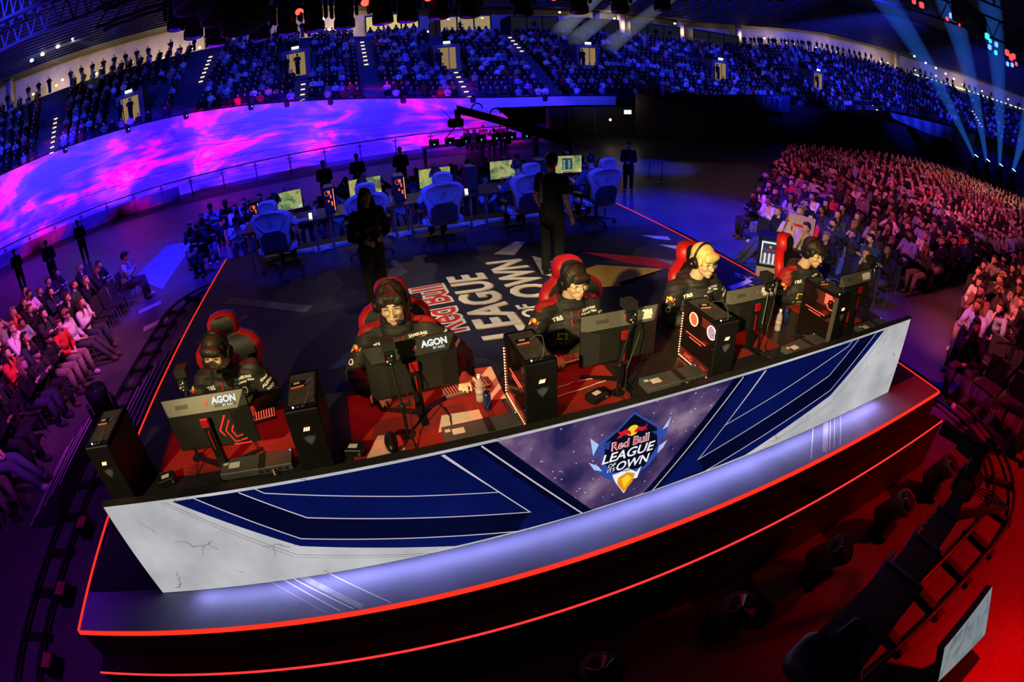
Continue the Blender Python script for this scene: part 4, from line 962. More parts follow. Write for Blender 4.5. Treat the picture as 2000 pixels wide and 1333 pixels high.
# ------------------------------------------------------------------ racing chairs
CH_BLK = mat('chair_black_leather', (0.007, 0.0065, 0.0065), 0.5, noise=0.25, nscale=50, bump=0.1); CH_RED = mat('chair_red_leather', (0.50, 0.010, 0.010), 0.45, noise=0.12, nscale=50, bump=0.06)
def rot_x(a): return Matrix.Rotation(a, 4, 'X')
def racing_chair(x, y, rz, label, group, shell=None, edge=None, lower=None, emblem=None, back_only=False):
    shell = shell or CH_BLK; edge = edge or CH_RED; lower = lower or shell
    t = empty('gaming_chair', (x, y, ST), rz, label, 'chair', group); t.scale = (1.08, 1.08, 0.92)          # sitter faces -y, back towards +y
    q = MB(); q.bbox((0, 0.0, 0.47), (0.50, 0.50, 0.10), 0.03); q.bbox((-0.25, -0.02, 0.49), (0.08, 0.46, 0.12), 0.03, None, 1); q.bbox((0.25, -0.02, 0.49), (0.08, 0.46, 0.12), 0.03, None, 1); q.build('seat', [shell, edge], t)
    # backrest: shouldered shell with a thick coloured border
    P = [(0.0, 0.0), (0.19, 0.0), (0.22, 0.15), (0.225, 0.30), (0.265, 0.42), (0.295, 0.54), (0.285, 0.62), (0.235, 0.69), (0.16, 0.725), (0.13, 0.75), (0.0, 0.75)]
    full = P + [(-a, b) for a, b in P[::-1][1:-1]]
    T = Matrix.Translation((0, 0.24, 0.50)) @ rot_x(R(-9))
    def ring(sc, dy, sz=1.0): return [T @ V((a * sc, dy - 0.05 * (abs(a) / 0.285) ** 2 * 1.2, 0.36 + (b - 0.36) * sz)) for a, b in full]
    n = len(full); q = MB()
    outer_f, outer_b, inner_f, inner_b = ring(1.0, -0.02, 1.0), ring(1.0, 0.045, 1.0), ring(0.84, -0.045, 0.93), ring(0.84, 0.065, 0.93)
    q.add(outer_f + outer_b + inner_f + inner_b, [(i, (i + 1) % n, n + (i + 1) % n, n + i) for i in range(n)] + [(2 * n + i, 2 * n + (i + 1) % n, (i + 1) % n, i) for i in range(n)] + [(n + i, n + (i + 1) % n, 3 * n + (i + 1) % n, 3 * n + i) for i in range(n)], 0)
    q.build('back_border', edge, t, True)
    def fill(q, Rg, npt, flip):
        k = (len(Rg) + 2) // 2; rt = Rg[:k]; lt = [Rg[0]] + Rg[:k - 2:-1]; lt = [Rg[0]] + [Rg[-i] for i in range(1, k - 1)] + [Rg[k - 1]]
        vs = []; fs = []
        for a, b in zip(lt, rt): vs += [a, (a + b) / 2 + V((0, rt[0].y * 0 , 0)), b]
        for i in range(k - 1):
            for j in (0, 1):
                f = (3 * i + j, 3 * i + j + 1, 3 * i + 4 + j, 3 * i + 3 + j); fs.append(f if not flip else f[::-1])
        q.add(vs, fs)
    q = MB(); fill(q, inner_f, n, False); fill(q, inner_b, n, True); bs = q.build('backrest', [shell], t, True)
    # head section
    Hh = [(0.0, 0.0), (0.115, 0.0), (0.135, 0.07), (0.13, 0.15), (0.10, 0.20), (0.05, 0.218), (0, 0.22)]
    hf = Hh + [(-a, b) for a, b in Hh[::-1][1:-1]]; m = len(hf)
    T2 = T @ Matrix.Translation((0, 0.0, 0.715)) @ rot_x(R(4))
    def hr(sc, dy, dz=0.0): return [T2 @ V((a * sc, dy - 0.03 * (abs(a) / 0.15) ** 2, 0.11 + (b - 0.11) * sc + dz)) for a, b in hf]
    A, B, C_, D_ = hr(1, -0.025), hr(1, 0.05), hr(0.76, -0.055), hr(0.8, 0.07)
    q = MB(); q.add(A + B + C_ + D_, [(i, (i + 1) % m, m + (i + 1) % m, m + i) for i in range(m)] + [(2 * m + i, 2 * m + (i + 1) % m, (i + 1) % m, i) for i in range(m)] + [(m + i, m + (i + 1) % m, 3 * m + (i + 1) % m, 3 * m + i) for i in range(m)], 0); hb = q.build('head_border', edge, t, True)
    q = MB(); fill(q, C_, m, False); fill(q, D_, m, True); hd = q.build('headrest', shell, t, True)
    if emblem == 'front':
        q = MB()
        for k in (0, 1): q.prism([(-.03 + .028 * k, .03), (0 + .028 * k, .03), (.012 + .028 * k, .012), (.004 + .028 * k, 0), (.012 + .028 * k, -.012), (0 + .028 * k, -.03), (-.03 + .028 * k, -.03), (-.012 + .028 * k, 0)], T2 @ V((0, -0.058, 0.12)), (1, 0, 0), (T2.to_3x3() @ V((0, 0, 1))), (0, -0.002, 0))
        q.build('emblem', CH_RED, hd)
    if emblem == 'back':
        up = T.to_3x3() @ V((0, 0, 1)); nb = T.to_3x3() @ V((0, 1, 0))
        q = MB(); q.torus(T @ V((0, 0.07, 0.56)), 0.026, 0.005, nb, 18, 5); q.build('emblem', GREYP, bs)
        q = MB(); pp_ = [(-.20, .60), (-.10, .40), (.10, .40), (.20, .60)]
        q.tube([T @ V((a, 0.068, b)) for a, b in pp_], 0.006, 5); q.build('seam', edge, bs)
        q = MB(); q.add([T @ V((a, 0.070, b)) for a, b in ((-.17, .02), (.17, .02), (.185, .30), (.10, .385), (-.10, .385), (-.185, .30))], [(0, 1, 2, 3, 4, 5)]); lo = q.build('lower_back', lower, t)
        for k in range(4):
            z = 0.33 - 0.06 * k; w = 0.12 - 0.008 * k
            q = MB(); q.tube([T @ V((a, 0.073, b)) for a, b in ((-w, z - .035), (-w * .5, z), (w * .5, z), (w, z - .035))], 0.006, 5); q.build('vent_rib', lower, lo)
    for s in (-1, 1):
        q = MB(); q.cyl((0.29 * s, 0.05, 0.47), (0.29 * s, 0.05, 0.66), 0.02, None, 8); q.bbox((0.29 * s, -0.02, 0.675), (0.085, 0.27, 0.03), 0.012); q.build('armrest', BLACK, t)
    q = MB(); q.cyl((0, 0, 0.12), (0, 0, 0.42), 0.028, None, 12); q.build('gas_column', BLACK, t)
    for k in range(5):
        a = k * 2 * math.pi / 5 + 0.3; d = V((math.cos(a), math.sin(a), 0)); q = MB(); q.cyl(V((0, 0, 0.13)), d * 0.31 + V((0, 0, 0.085)), 0.026, 0.018, 8); l = q.build('base_leg', BLACK, t)
        q = MB(); q.cyl(d * 0.31 + V((-0.015, 0, 0.035)), d * 0.31 + V((0.015, 0, 0.035)), 0.035, None, 10); q.build('castor', BLACKM, l)
    return t
# ------------------------------------------------------------------ the five players
SKIN = mat('skin_light', (0.62, 0.40, 0.27), 0.5, noise=0.08, nscale=40, spec=0.35); LIPS = mat('lips', (0.48, 0.20, 0.16), 0.45)
JKT = mat('black_jacket', (0.017, 0.016, 0.016), 0.62, noise=0.3, nscale=14, bump=0.25, spec=0.3); JKT2 = mat('grey_jacket_panel', (0.032, 0.030, 0.029), 0.55, noise=0.25, nscale=20, bump=0.2); JRED = mat('red_light_jacket', (0.28, 0.012, 0.012), 0.6, noise=0.25, nscale=20)
TRS = mat('black_trousers', (0.012, 0.012, 0.013), 0.8, noise=0.2); HAIRD = mat('dark_brown_hair', (0.010, 0.0065, 0.0045), 0.58, noise=0.4, nscale=60, stretch=(1, 1, 0.15), spec=0.5); HAIRB = mat('bleached_hair', (0.70, 0.52, 0.20), 0.45, noise=0.3, nscale=70, stretch=(1, 1, 0.12), spec=0.4)
EYEM = mat('eye_dark', (0.01, 0.008, 0.006), 0.3); GOLDF = mat('gold_wire', (0.55, 0.35, 0.12), 0.3, 0.9); BLACKF = mat('black_wire', (0.01, 0.01, 0.01), 0.3)
def hand(mb, wrist, fwd, side, palm_n, curl=0.5, spread=0.12):
    # wrist point, finger direction, thumb side direction, palm normal (down)
    w, f, s, n = V(wrist), V(fwd).normalized(), V(side).normalized(), V(palm_n).normalized()
    c = w + f * 0.05
    mb.limb([w, w + f * 0.03, w + f * 0.07], [0.026, 0.030, 0.028], 10); mb.ell(c + s * 0.012, (0.03, 0.03, 0.02), None, 10, 6); mb.ell(c - s * 0.014, (0.028, 0.028, 0.02), None, 10, 6)
    for k, (off, L) in enumerate(((0.030, 0.072), (0.011, 0.082), (-0.009, 0.076), (-0.028, 0.060))):
        d = (f + s * (spread * (1.5 - k) / 1.5)).normalized(); p0 = w + f * 0.085 + s * off
        p1 = p0 + (d * 0.95 - n * 0.15).normalized() * L * 0.42
        d2 = (d * math.cos(curl) + n * math.sin(curl)).normalized(); p2 = p1 + d2 * L * 0.33
        d3 = (d * math.cos(curl * 1.8) + n * math.sin(curl * 1.8)).normalized(); p3 = p2 + d3 * L * 0.27
        mb.limb([w + f * 0.06 + s * off * 0.8, p0, p1, p2, p3], [0.011, 0.0105, 0.0092, 0.0085, 0.0075], 8)
    t0 = w + f * 0.025 + s * 0.028; t1 = t0 + (s * 0.75 + f * 0.65).normalized() * 0.042; t2 = t1 + (f * 0.9 + s * 0.25 + n * 0.25).normalized() * 0.034
    mb.limb([t0, t1, t2], [0.014, 0.0115, 0.009], 8)
def player(i, x, y, lean, head_yaw, head_pitch, head_roll, hands, label, hair, glasses, body_yaw=0.0, spiky=False, open_neck=False, head_dx=0.0):
    S = (1.14, 1.22, 1.14, 1.18, 1.16)[i]
    z0 = 0.55 - 0.55 * S; t = empty('person', (x, y, ST + z0), body_yaw, label, 'person', 'players at the front desk'); t.scale = (S, S, S)
    hx = head_dx
    sh_y = -lean
    neck0, neck1 = V((hx * .6, sh_y - 0.01, 1.03)), V((hx, sh_y - 0.055, 1.115))
    HC = neck1 + V((0, -0.035, 0.105))
    HM = Matrix.Translation(neck1) @ Matrix.Rotation(head_yaw, 4, 'Z') @ Matrix.Rotation(head_pitch, 4, 'X') @ Matrix.Rotation(head_roll, 4, 'Y') @ Matrix.Translation(HC - neck1)
    shL, shR = V((0.175 + hx * .4, sh_y, 0.975)), V((-0.175 + hx * .4, sh_y, 0.975))
    arms = []
    for sgn, (wr, eo) in zip((-1, 1), hands):                    # sgn -1: the sitter's arm towards -x
        sh = shR if sgn < 0 else shL
        wr = (V(wr) - V((x, y, ST + z0))) / S; wr = Matrix.Rotation(-body_yaw, 3, 'Z') @ wr
        el = (sh + wr) / 2 + V((0.10 * sgn, 0.06, -0.10)) + V(eo)
        arms.append((sh, el, wr))
    b = MB()                                                     # the whole body as one skin
    b.limb([V((0, 0.05, 0.58)), V((0, -lean * .3 + .03, 0.72)), V((hx * .3, sh_y * .8 + 0.01, 0.88))], [0.15, 0.13, 0.135], 14)
    b.ell((hx * .4, sh_y, 0.93), (0.165, 0.10, 0.11), None, 14, 10)
    for (sh, el, wr), sgn in zip(arms, (-1, 1)):
        b.limb([V((hx * .4, sh_y, 1.0)), sh, el, wr], [0.06, 0.055, 0.038, 0.026], 12)
        f = (wr - el); f.z *= 0.25; f.normalize()
        side = V((0, 0, 1)).cross(f) * (-1 if sgn < 0 else 1) * (-1)
        side = f.cross(V((0, 0, 1))) * (1 if sgn < 0 else -1)
        hand(b, wr + f * 0.01, f, side, V((0, 0, -1)), 0.55)
    for sgn in (-1, 1):
        b.limb([V((0.09 * sgn, 0.02, 0.56)), V((0.13 * sgn, -0.40, 0.54)), V((0.12 * sgn, -0.42, 0.16)), V((0.12 * sgn, -0.50, 0.125))], [0.085, 0.058, 0.042, 0.035], 12)
    b.limb([neck0, neck1 + V((0, -0.01, 0.02))], [0.060, 0.055], 12)
    b.T = HM
    b.ell((0, 0.018, 0.03), (0.076, 0.094, 0.088), None, 18, 12); b.ell((0, -0.022, -0.022), (0.066, 0.070, 0.085), None, 16, 12); b.ell((0, -0.055, -0.070), (0.044, 0.036, 0.040), None, 14, 8)
    b.ell((0, -0.070, -0.098), (0.024, 0.020, 0.016), None, 10, 8)
    for s in (-1, 1):
        b.ell((0.036 * s, -0.058, -0.025), (0.030, 0.030, 0.030), None, 12, 8); b.ell((0.078 * s, 0.008, -0.012), (0.010, 0.020, 0.032), None, 10, 8); b.ell((0.030 * s, -0.076, 0.026), (0.026, 0.014, 0.011), None, 10, 6)
    b.limb([V((0, -0.086, 0.012)), V((0, -0.099, -0.012)), V((0, -0.107, -0.030))], [0.009, 0.011, 0.0145], 10)
    for s in (-1, 1): b.ell((0.013 * s, -0.097, -0.034), (0.010, 0.011, 0.009), None, 8, 6)
    b.ell((0, -0.088, -0.066), (0.024, 0.013, 0.011), None, 12, 6)
    b.T = Matrix.Identity(4)
    me = bake(b, 0.0070, 3, 0.5); me.materials.append(SKIN); me.polygons.foreach_set('use_smooth', [True] * len(me.polygons))
    body = link('body', me, t)
    for s in (-1, 1):
        q = MB(); q.T = HM; q.ell((0.031 * s, -0.0845, 0.004), (0.0145, 0.006, 0.0042), Matrix.Rotation(0.12 * s, 3, 'Y'), 12, 6); q.build('eye', EYEM, body, True)
        q = MB(); q.T = HM; q.tube([(0.014 * s, -0.0935, 0.024), (0.032 * s, -0.0915, 0.030), (0.050 * s, -0.079, 0.025)], [0.0028, 0.0036, 0.002], 6); q.build('eyebrow', hair if hair is HAIRD else mat('brown_brow', (0.10, 0.06, 0.03), 0.6), body, True)
    q = MB(); q.T = HM; q.ell((0, -0.098, -0.0625), (0.020, 0.006, 0.0035), None, 12, 6); q.ell((0, -0.0965, -0.0705), (0.017, 0.0065, 0.0045), None, 12, 6); q.build('lips', LIPS, body, True)
    # hair: cap, fringe, sides, nape, then combed into locks
    h = MB(); h.T = HM
    h.ell((0, 0.026, 0.046), (0.089, 0.106, 0.090), None, 20, 14); h.ell((0, 0.085, -0.01), (0.070, 0.040, 0.070), None, 14, 10)
    fr = (0.012, -0.068, 0.060) if i != 1 else (0.0, -0.060, 0.075)
    h.ell(fr, (0.074, 0.040, 0.034 if i in (0, 2, 3, 4) else 0.028), Matrix.Rotation(0.10, 3, 'Y'), 14, 8)
    if i == 1:
        h.ell((-0.045, -0.072, 0.052), (0.032, 0.028, 0.036), Matrix.Rotation(-0.5, 3, 'Y'), 12, 8); h.ell((0.045, -0.072, 0.052), (0.032, 0.028, 0.036), Matrix.Rotation(0.5, 3, 'Y'), 12, 8)
    else: h.ell((0, -0.080, 0.044), (0.064, 0.022, 0.026), None, 14, 8)
    for s in (-1, 1): h.ell((0.076 * s, -0.026, 0.022), (0.017, 0.036, 0.046), None, 10, 8)
    hm = bake(h, 0.0065, 3, 0.5); hi = HM.inverted(); rng = random.Random(i + 5)
    co = np.empty(len(hm.vertices) * 3, np.float32); hm.vertices.foreach_get('co', co); co = co.reshape(-1, 3).astype(float)
    A3 = np.array(hi)[:3, :3]; p = co @ A3.T + np.array(hi)[:3, 3]
    a = np.arctan2(p[:, 0], -(p[:, 1] - 0.02)); r_ = p - np.array([0, 0.02, 0.02]); r_ /= np.linalg.norm(r_, axis=1)[:, None]
    k = 0.0011 * np.sin(a * 44 + 3 * np.sin(p[:, 2] * 60)) + 0.0012 * np.sin(a * 97 + p[:, 2] * 40)
    if spiky: k += 0.005 * np.maximum(0, np.sin(a * 9 + p[:, 2] * 30)) * np.maximum(0, p[:, 2] / 0.1)
    p = p + r_ * k[:, None]; B3 = np.array(HM); co = p @ B3[:3, :3].T + B3[:3, 3]
    hm.vertices.foreach_set('co', co.astype(np.float32).ravel()); hm.update()
    hm.materials.append(hair); hm.polygons.foreach_set('use_smooth', [True] * len(hm.polygons)); link('hair', hm, t)
    # jacket
    j = MB()
    j.limb([V((0, 0.05, 0.60)), V((0, -lean * .3 + .03, 0.74)), V((hx * .3, sh_y * .8 + 0.005, 0.89))], [0.185, 0.165, 0.165], 18)
    j.ell((hx * .4, sh_y, 0.94), (0.195, 0.125, 0.115), None, 18, 10); j.ell((hx * .4, sh_y - 0.02, 0.82), (0.19, 0.145, 0.16), None, 18, 10)
    for (sh, el, wr), sgn in zip(arms, (-1, 1)):
        cuff = el.lerp(wr, 0.86)
        j.limb([V((hx * .4 + 0.06 * sgn, sh_y, 1.0)), sh + V((0.005 * sgn, 0, -0.005)), sh.lerp(el, 0.5) + V((0.01 * sgn, 0.01, 0)), el, el.lerp(wr, 0.5), cuff], [0.075, 0.084, 0.074, 0.066, 0.058, 0.046], 14)
    jm = MB(); jm.v, jm.f, jm.m = j.v, j.f, j.m
    nk = neck0.lerp(neck1, 0.25)
    j.torus(nk + V((0, 0.010, -0.012)), 0.086, 0.034, (0, -0.25, 1), 22, 10); j.ell(nk + V((0, 0.105, -0.03)), (0.115, 0.062, 0.075), None, 14, 8)
    if not open_neck: j.torus(nk + V((0, 0.012, 0.022)), 0.080, 0.026, (0, -0.28, 1), 22, 10)
    jme = bake(j, 0.010, 3, 0.5); rg = random.Random(i)
    nv = len(jme.vertices); co = np.empty(nv * 3, np.float32); no = np.empty(nv * 3, np.float32); jme.vertices.foreach_get('co', co); jme.vertices.foreach_get('normal', no)
    co = co.reshape(-1, 3); no = no.reshape(-1, 3); X_, Y_, Z_ = co.T
    k = 0.0045 * np.sin(Z_ * 46 + 6 * X_ + i) * np.sin(X_ * 31 + Y_ * 22) + 0.003 * np.sin((Z_ + Y_) * 80 + X_ * 30)
    jme.vertices.foreach_set('co', (co + no * k[:, None]).astype(np.float32).ravel()); jme.update()
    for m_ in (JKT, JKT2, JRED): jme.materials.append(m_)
    for p in jme.polygons:
        c = p.center; p.use_smooth = True
        if c.y < sh_y and abs(c.x - hx * .4) < 0.085 and 0.62 < c.z < 1.0: p.material_index = 1
        elif i in (1, 2, 4) and c.z > 1.005 and abs(c.x) > 0.10 and c.y > sh_y - 0.05: p.material_index = 2  # red light on shoulders and one sleeve put into the jacket colour
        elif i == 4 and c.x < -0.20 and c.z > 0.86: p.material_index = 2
    jk = link('jacket', jme, t); bv = bvh_of(jme)
    def printed(name, fn, o, m, dirn=(0, 1, 0), axr=(1, 0, 0), ayr=(0, 0, 1)):
        q = MB(); fn(q, V(o), V(axr), V(ayr)); wrap_print(q, bv, dirn); return q.build(name, m, jk)
    X0 = hx * .4; f0 = (0, 1, -0.1)
    printed('lettering', lambda q, o, a, u: text_on(q, 'iFLand', 0.12, o, a, u, bold=0.004), (X0 + 0.0, sh_y - 0.3, 0.735), mat('jacket_dull_print', (0.26, 0.23, 0.22), 0.6, noise=0.2), f0)
    printed('lettering', lambda q, o, a, u: text_on(q, 'SAMSUNG', 0.026, o + u * 0.012, a, u, bold=0.0012), (X0 + 0.125, sh_y - 0.3, 0.985), WHITE, f0); printed('lettering', lambda q, o, a, u: text_on(q, 'Odyssey Neo', 0.026, o - u * 0.014, a, u, bold=0.001), (X0 + 0.125, sh_y - 0.3, 0.985), WHITE, f0)
    printed('lettering', lambda q, o, a, u: text_on(q, 'T&S', 0.042, o, (a + u * 0.25).normalized(), (u - a * 0.25).normalized(), bold=0.002), (X0 - 0.125, sh_y - 0.3, 0.965), WHITE, f0)
    def star(q, o, a, u):
        q.add([o + a * (0.030 * math.cos(k * .2618)) + u * (0.030 * math.sin(k * .2618)) for k in range(24)] + [o + a * (0.026 * math.cos(k * .2618)) + u * (0.026 * math.sin(k * .2618)) for k in range(24)], [(k, (k + 1) % 24, 24 + (k + 1) % 24, 24 + k) for k in range(24)])
        for k in range(3):
            an = math.pi / 2 + k * 2.0944; d = a * math.cos(an) + u * math.sin(an); e = a * math.cos(an + 1.57) + u * math.sin(an + 1.57); q.poly([o + e * 0.005, o - e * 0.005, o + d * 0.028])
    if not open_neck or i == 3: printed('roundel', star, (X0 + (0.105 if i != 3 else 0.02), sh_y - 0.3, 0.905 if i != 3 else 0.93), WHITE, f0)
    def wings(q, o, a, u):
        q.poly([o + a * -.045 + u * .012, o + a * -.002 + u * -.03, o + a * .004 + u * .012]); q.poly([o + a * .008 + u * .012, o + a * .010 + u * -.03, o + a * .022 + u * -.03, o + a * .030 + u * .012]); q.poly([o + a * .034 + u * .015, o + a * .026 + u * -.012, o + a * .036 + u * -.006, o + a * .05 + u * .015])
        for k in (-1, 0, 1): q.poly([o + a * (k * .016 - .003) + u * .026, o + a * (k * .016 + .003) + u * .026, o + a * (k * .016 + .003) + u * .034, o + a * (k * .016 - .003) + u * .034])
    w_ = printed('crest', wings, (X0 + 0.11, sh_y - 0.3, 0.845), YELLOW, f0); w_['kind'] = 'stuff'
    def gold(q, o, a, u):
        q.add([o + a * s * .03 + u * z for s, z in ((-1, 0), (1, 0), (1, .03), (-1, .03))] + [o + a * s * .022 + u * z for s, z in ((-1, 0), (1, 0), (1, .022), (-1, .022))], [(0, 4, 7, 3), (1, 2, 6, 5), (3, 7, 6, 2)]); q.poly([o + a * s * .036 + u * z for s, z in ((-1, -.022), (1, -.022), (1, -.008), (-1, -.008))])
    g_ = printed('badge', gold, (X0 - 0.105, sh_y - 0.3, 0.83), YELLOW, f0); g_['kind'] = 'stuff'
    sh, el, wr = arms[0]; mid = sh.lerp(el, 0.42); ud = (sh - el).normalized(); ax_ = V((0.55, -0.83, 0)); ax_ = (ax_ - ud * ax_.dot(ud)).normalized(); dn = ax_.cross(ud)   # sleeve patch on the -x arm
    def patch(q, o, a, u): q.poly([o + a * -.032 + u * -.03, o + a * .032 + u * -.03, o + a * .032 + u * .02, o + a * -.032 + u * .02])
    def sun(q, o, a, u): q.poly([o + a * .016 * math.cos(k * .628) + u * (.016 * math.sin(k * .628) + .012) for k in range(10)])
    def bulls(q, o, a, u):
        for s in (-1, 1): q.poly([o + a * .004 * s + u * .004, o + a * .03 * s + u * .012, o + a * .026 * s + u * -.010, o + a * .008 * s + u * -.010])
    p_ = printed('sleeve_patch', patch, mid, mat('patch_cream', (0.72, 0.52, 0.42), 0.6, noise=0.1), -dn, ax_, ud)
    def sub(name, fn, m, off):
        q = MB(); fn(q, mid, ax_, ud); wrap_print(q, bv, -dn, off); return q.build(name, m, p_)
    sub('patch_sun', sun, YELLOW, 0.0045); bb_ = sub('patch_bulls', bulls, REDP, 0.0055); bb_['kind'] = 'stuff'
    def ringp(q, o, a, u): q.add([o + a * (.022 * math.cos(k * .5236)) + u * (.022 * math.sin(k * .5236)) for k in range(12)] + [o + a * (.013 * math.cos(k * .5236)) + u * (.013 * math.sin(k * .5236)) for k in range(12)], [(k, (k + 1) % 12, 12 + (k + 1) % 12, 12 + k) for k in range(12)])
    printed('sleeve_roundel', ringp, sh.lerp(el, 0.74), WHITE, -dn, ax_, ud)
    sh, el, wr = arms[1]; ud2 = (sh - el).normalized(); ax2 = V((0.75, 0.66, 0)); ax2 = (ax2 - ud2 * ax2.dot(ud2)).normalized(); dn2 = ax2.cross(ud2)
    for k, s_ in enumerate(('Kloud', 'ALSPIRE', 'SOOP')): printed('lettering', lambda q, o, a, u: text_on(q, s_, 0.026, o, a, u, bold=0.001), sh.lerp(el, 0.38 + 0.17 * k), WHITE, -dn2, ax2, ud2)
    if not open_neck:
        for s in (-1, 1):
            q = MB(); q.tube([(X0 + .03 * s, sh_y - .15, 1.0), (X0 + .026 * s, sh_y - .16, .97), (X0 + .034 * s, sh_y - .16, .93), (X0 + .03 * s, sh_y - .16, .89)], 0.0035, 5); wrap_print(q, bv, (0, 1, -.1), 0.004); q.build('drawstring', REDP, jk)
    tr = MB()
    for sgn in (-1, 1): tr.limb([V((0.09 * sgn, 0.02, 0.56)), V((0.13 * sgn, -0.40, 0.54)), V((0.12 * sgn, -0.42, 0.19))], [0.105, 0.080, 0.065], 14)
    tr.ell((0, 0.05, 0.56), (0.18, 0.16, 0.12), None, 14, 8); tme = bake(tr, 0.018, 2); tme.materials.append(TRS); link('trousers', tme, t)
    for sgn in (-1, 1):
        q = MB(); q.ell((0.12 * sgn, -0.47, 0.135), (0.045, 0.12, 0.045), None, 12, 8); q.build('shoe', BLACK, t, True)
    # headset: worn, but a thing of its own
    W4 = Matrix.Translation((x, y, ST + z0)) @ Matrix.Rotation(body_yaw, 4, 'Z') @ Matrix.Scale(S, 4) @ HM
    hs = empty('headset', (0, 0, 0), 0, 'black over-ear headset with microphone worn by ' + who[i], 'headset', 'headsets of the players'); hs.matrix_world = W4
    q = MB(); a_ = [(0.098 * math.cos(R(k)), 0.012, 0.012 + 0.128 * math.sin(R(k))) for k in range(0, 181, 12)]; q.tube(a_, 0.0075, 8); q.tube([(p[0] * 1.05, p[1] + .004, 0.012 + (p[2] - 0.012) * 1.055) for p in a_], 0.0035, 6); q.build('headband', BLACK, hs, True)
    for s in (-1, 1):
        q = MB(); q.lathe([(0.036, 0), (0.044, 0.008), (0.044, 0.024), (0.034, 0.034)], (0.082 * s, 0.012, -0.008), 18, (s, 0, -0.05)); c_ = q.build('ear_cup', BLACK, hs, True)
        q = MB(); q.torus((0.084 * s, 0.012, -0.008), 0.034, 0.012, (1, 0, 0), 18, 8); q.build('ear_pad', BLACKM, c_, True); q = MB(); q.cyl((0.118 * s, 0.012, -0.012), (0.1205 * s, 0.012, -0.012), 0.006, None, 10); q.build('status_dot', RED_LED if i == 3 else GREYP, c_)
    q = MB(); q.tube([(0.098, -0.01, -0.035), (0.095, -0.05, -0.062), (0.068, -0.088, -0.078), (0.045, -0.104, -0.076)], 0.003, 6); q.build('boom', BLACK, hs); q = MB(); q.ell((0.038, -0.110, -0.074), (0.017, 0.014, 0.014), None, 12, 8); q.build('microphone', BLACKM, hs, True)
    if glasses:
        gl = empty('glasses', (0, 0, 0), 0, 'thin round wire glasses worn by ' + who[i], 'glasses', 'glasses of the players'); gl.matrix_world = W4; gm = GOLDF if glasses == 'gold' else BLACKF
        for s in (-1, 1):
            q = MB(); q.torus((0.032 * s, -0.104, -0.004), 0.0225, 0.0013, (0.25 * s, -1, 0), 24, 5); rm = q.build('rim', gm, gl); q = MB(); q.lathe([(0.0, 0), (0.0222, 0.0004)], (0.032 * s, -0.104, -0.004), 20, (0.25 * s, -1, 0)); q.build('lens', mat('lens_glass', (1, 1, 1), 0.02, alpha=0.06, spec=0.8), rm)
            q = MB(); q.tube([(0.053 * s, -0.097, 0.0), (0.076 * s, -0.05, 0.0), (0.082 * s, 0.01, -0.004)], 0.0013, 5); q.build('temple', gm, gl)
        q = MB(); q.tube([(-0.0098, -0.106, 0.0), (0, -0.111, 0.004), (0.0098, -0.106, 0.0)], 0.0013, 5); q.build('bridge', gm, gl)
    return t
who = ['the fringed player', 'the broad player in glasses', 'the middle player', 'the blond player', 'the end player']
PL = [(-1.20, 3.72, 0.10, -0.22, 0.20, 0.10, (((-1.50, 3.36, TZ + .05), (0, 0, 0)), ((-1.02, 3.42, TZ + .055), (0.02, 0, 0))), 'person with a dark straight fringe in a black team jacket, head bowed over the keyboard', HAIRD, None, 0.0, False, False, 0.0),
      (0.20, 3.80, 0.07, -0.10, 0.10, -0.05, (((-0.07, 3.35, TZ + .05), (-0.03, 0, 0)), ((0.62, 3.32, TZ + .06), (0.03, 0, 0))), 'person in gold glasses and black team jacket, broad face turned towards the hall front', HAIRD, 'gold', -0.05, True, False, 0.0),
      (1.60, 3.76, 0.08, 0.06, 0.12, 0.0, (((1.30, 3.36, TZ + .05), (-0.02, 0, 0)), ((1.62, 3.40, TZ + .06), (0.04, 0, 0))), 'person in thin glasses and black team jacket seated between the lit tower and pale monitor', HAIRD, 'gold', 0.05, False, False, 0.0),
      (2.87, 3.74, 0.09, 0.02, 0.10, 0.0, (((2.78, 3.36, TZ + .05), (-0.03, 0, 0)), ((3.16, 3.40, TZ + .06), (0.03, 0, 0))), 'person with bleached blond hair and black glasses in a black team jacket', HAIRB, 'black', 0.05, False, True, 0.0),
      (4.27, 3.68, 0.13, 0.05, 0.18, 0.05, (((4.27, 3.42, TZ + .05), (-0.04, 0.02, 0)), ((4.70, 3.36, TZ + .06), (0.03, 0, 0))), 'person with dark hair and glasses leaning forward at the far end of the desk', HAIRD, 'gold', 0.05, True, True, 0.02)]
for i, p in enumerate(PL): player(i, *p)
cg = 'black and red racing chairs at the front desk'
for i, (x, y, rz, sfx) in enumerate(((-1.28, 3.84, 0.08, ''), (0.20, 3.86, -0.04, ''), (1.84, 3.74, 0.12, ''), (3.20, 3.72, 0.18, ''), (4.66, 3.68, 0.35, ''))):
    racing_chair(x, y, rz, 'black racing chair with red borders occupied by ' + who[i], cg, emblem='front')
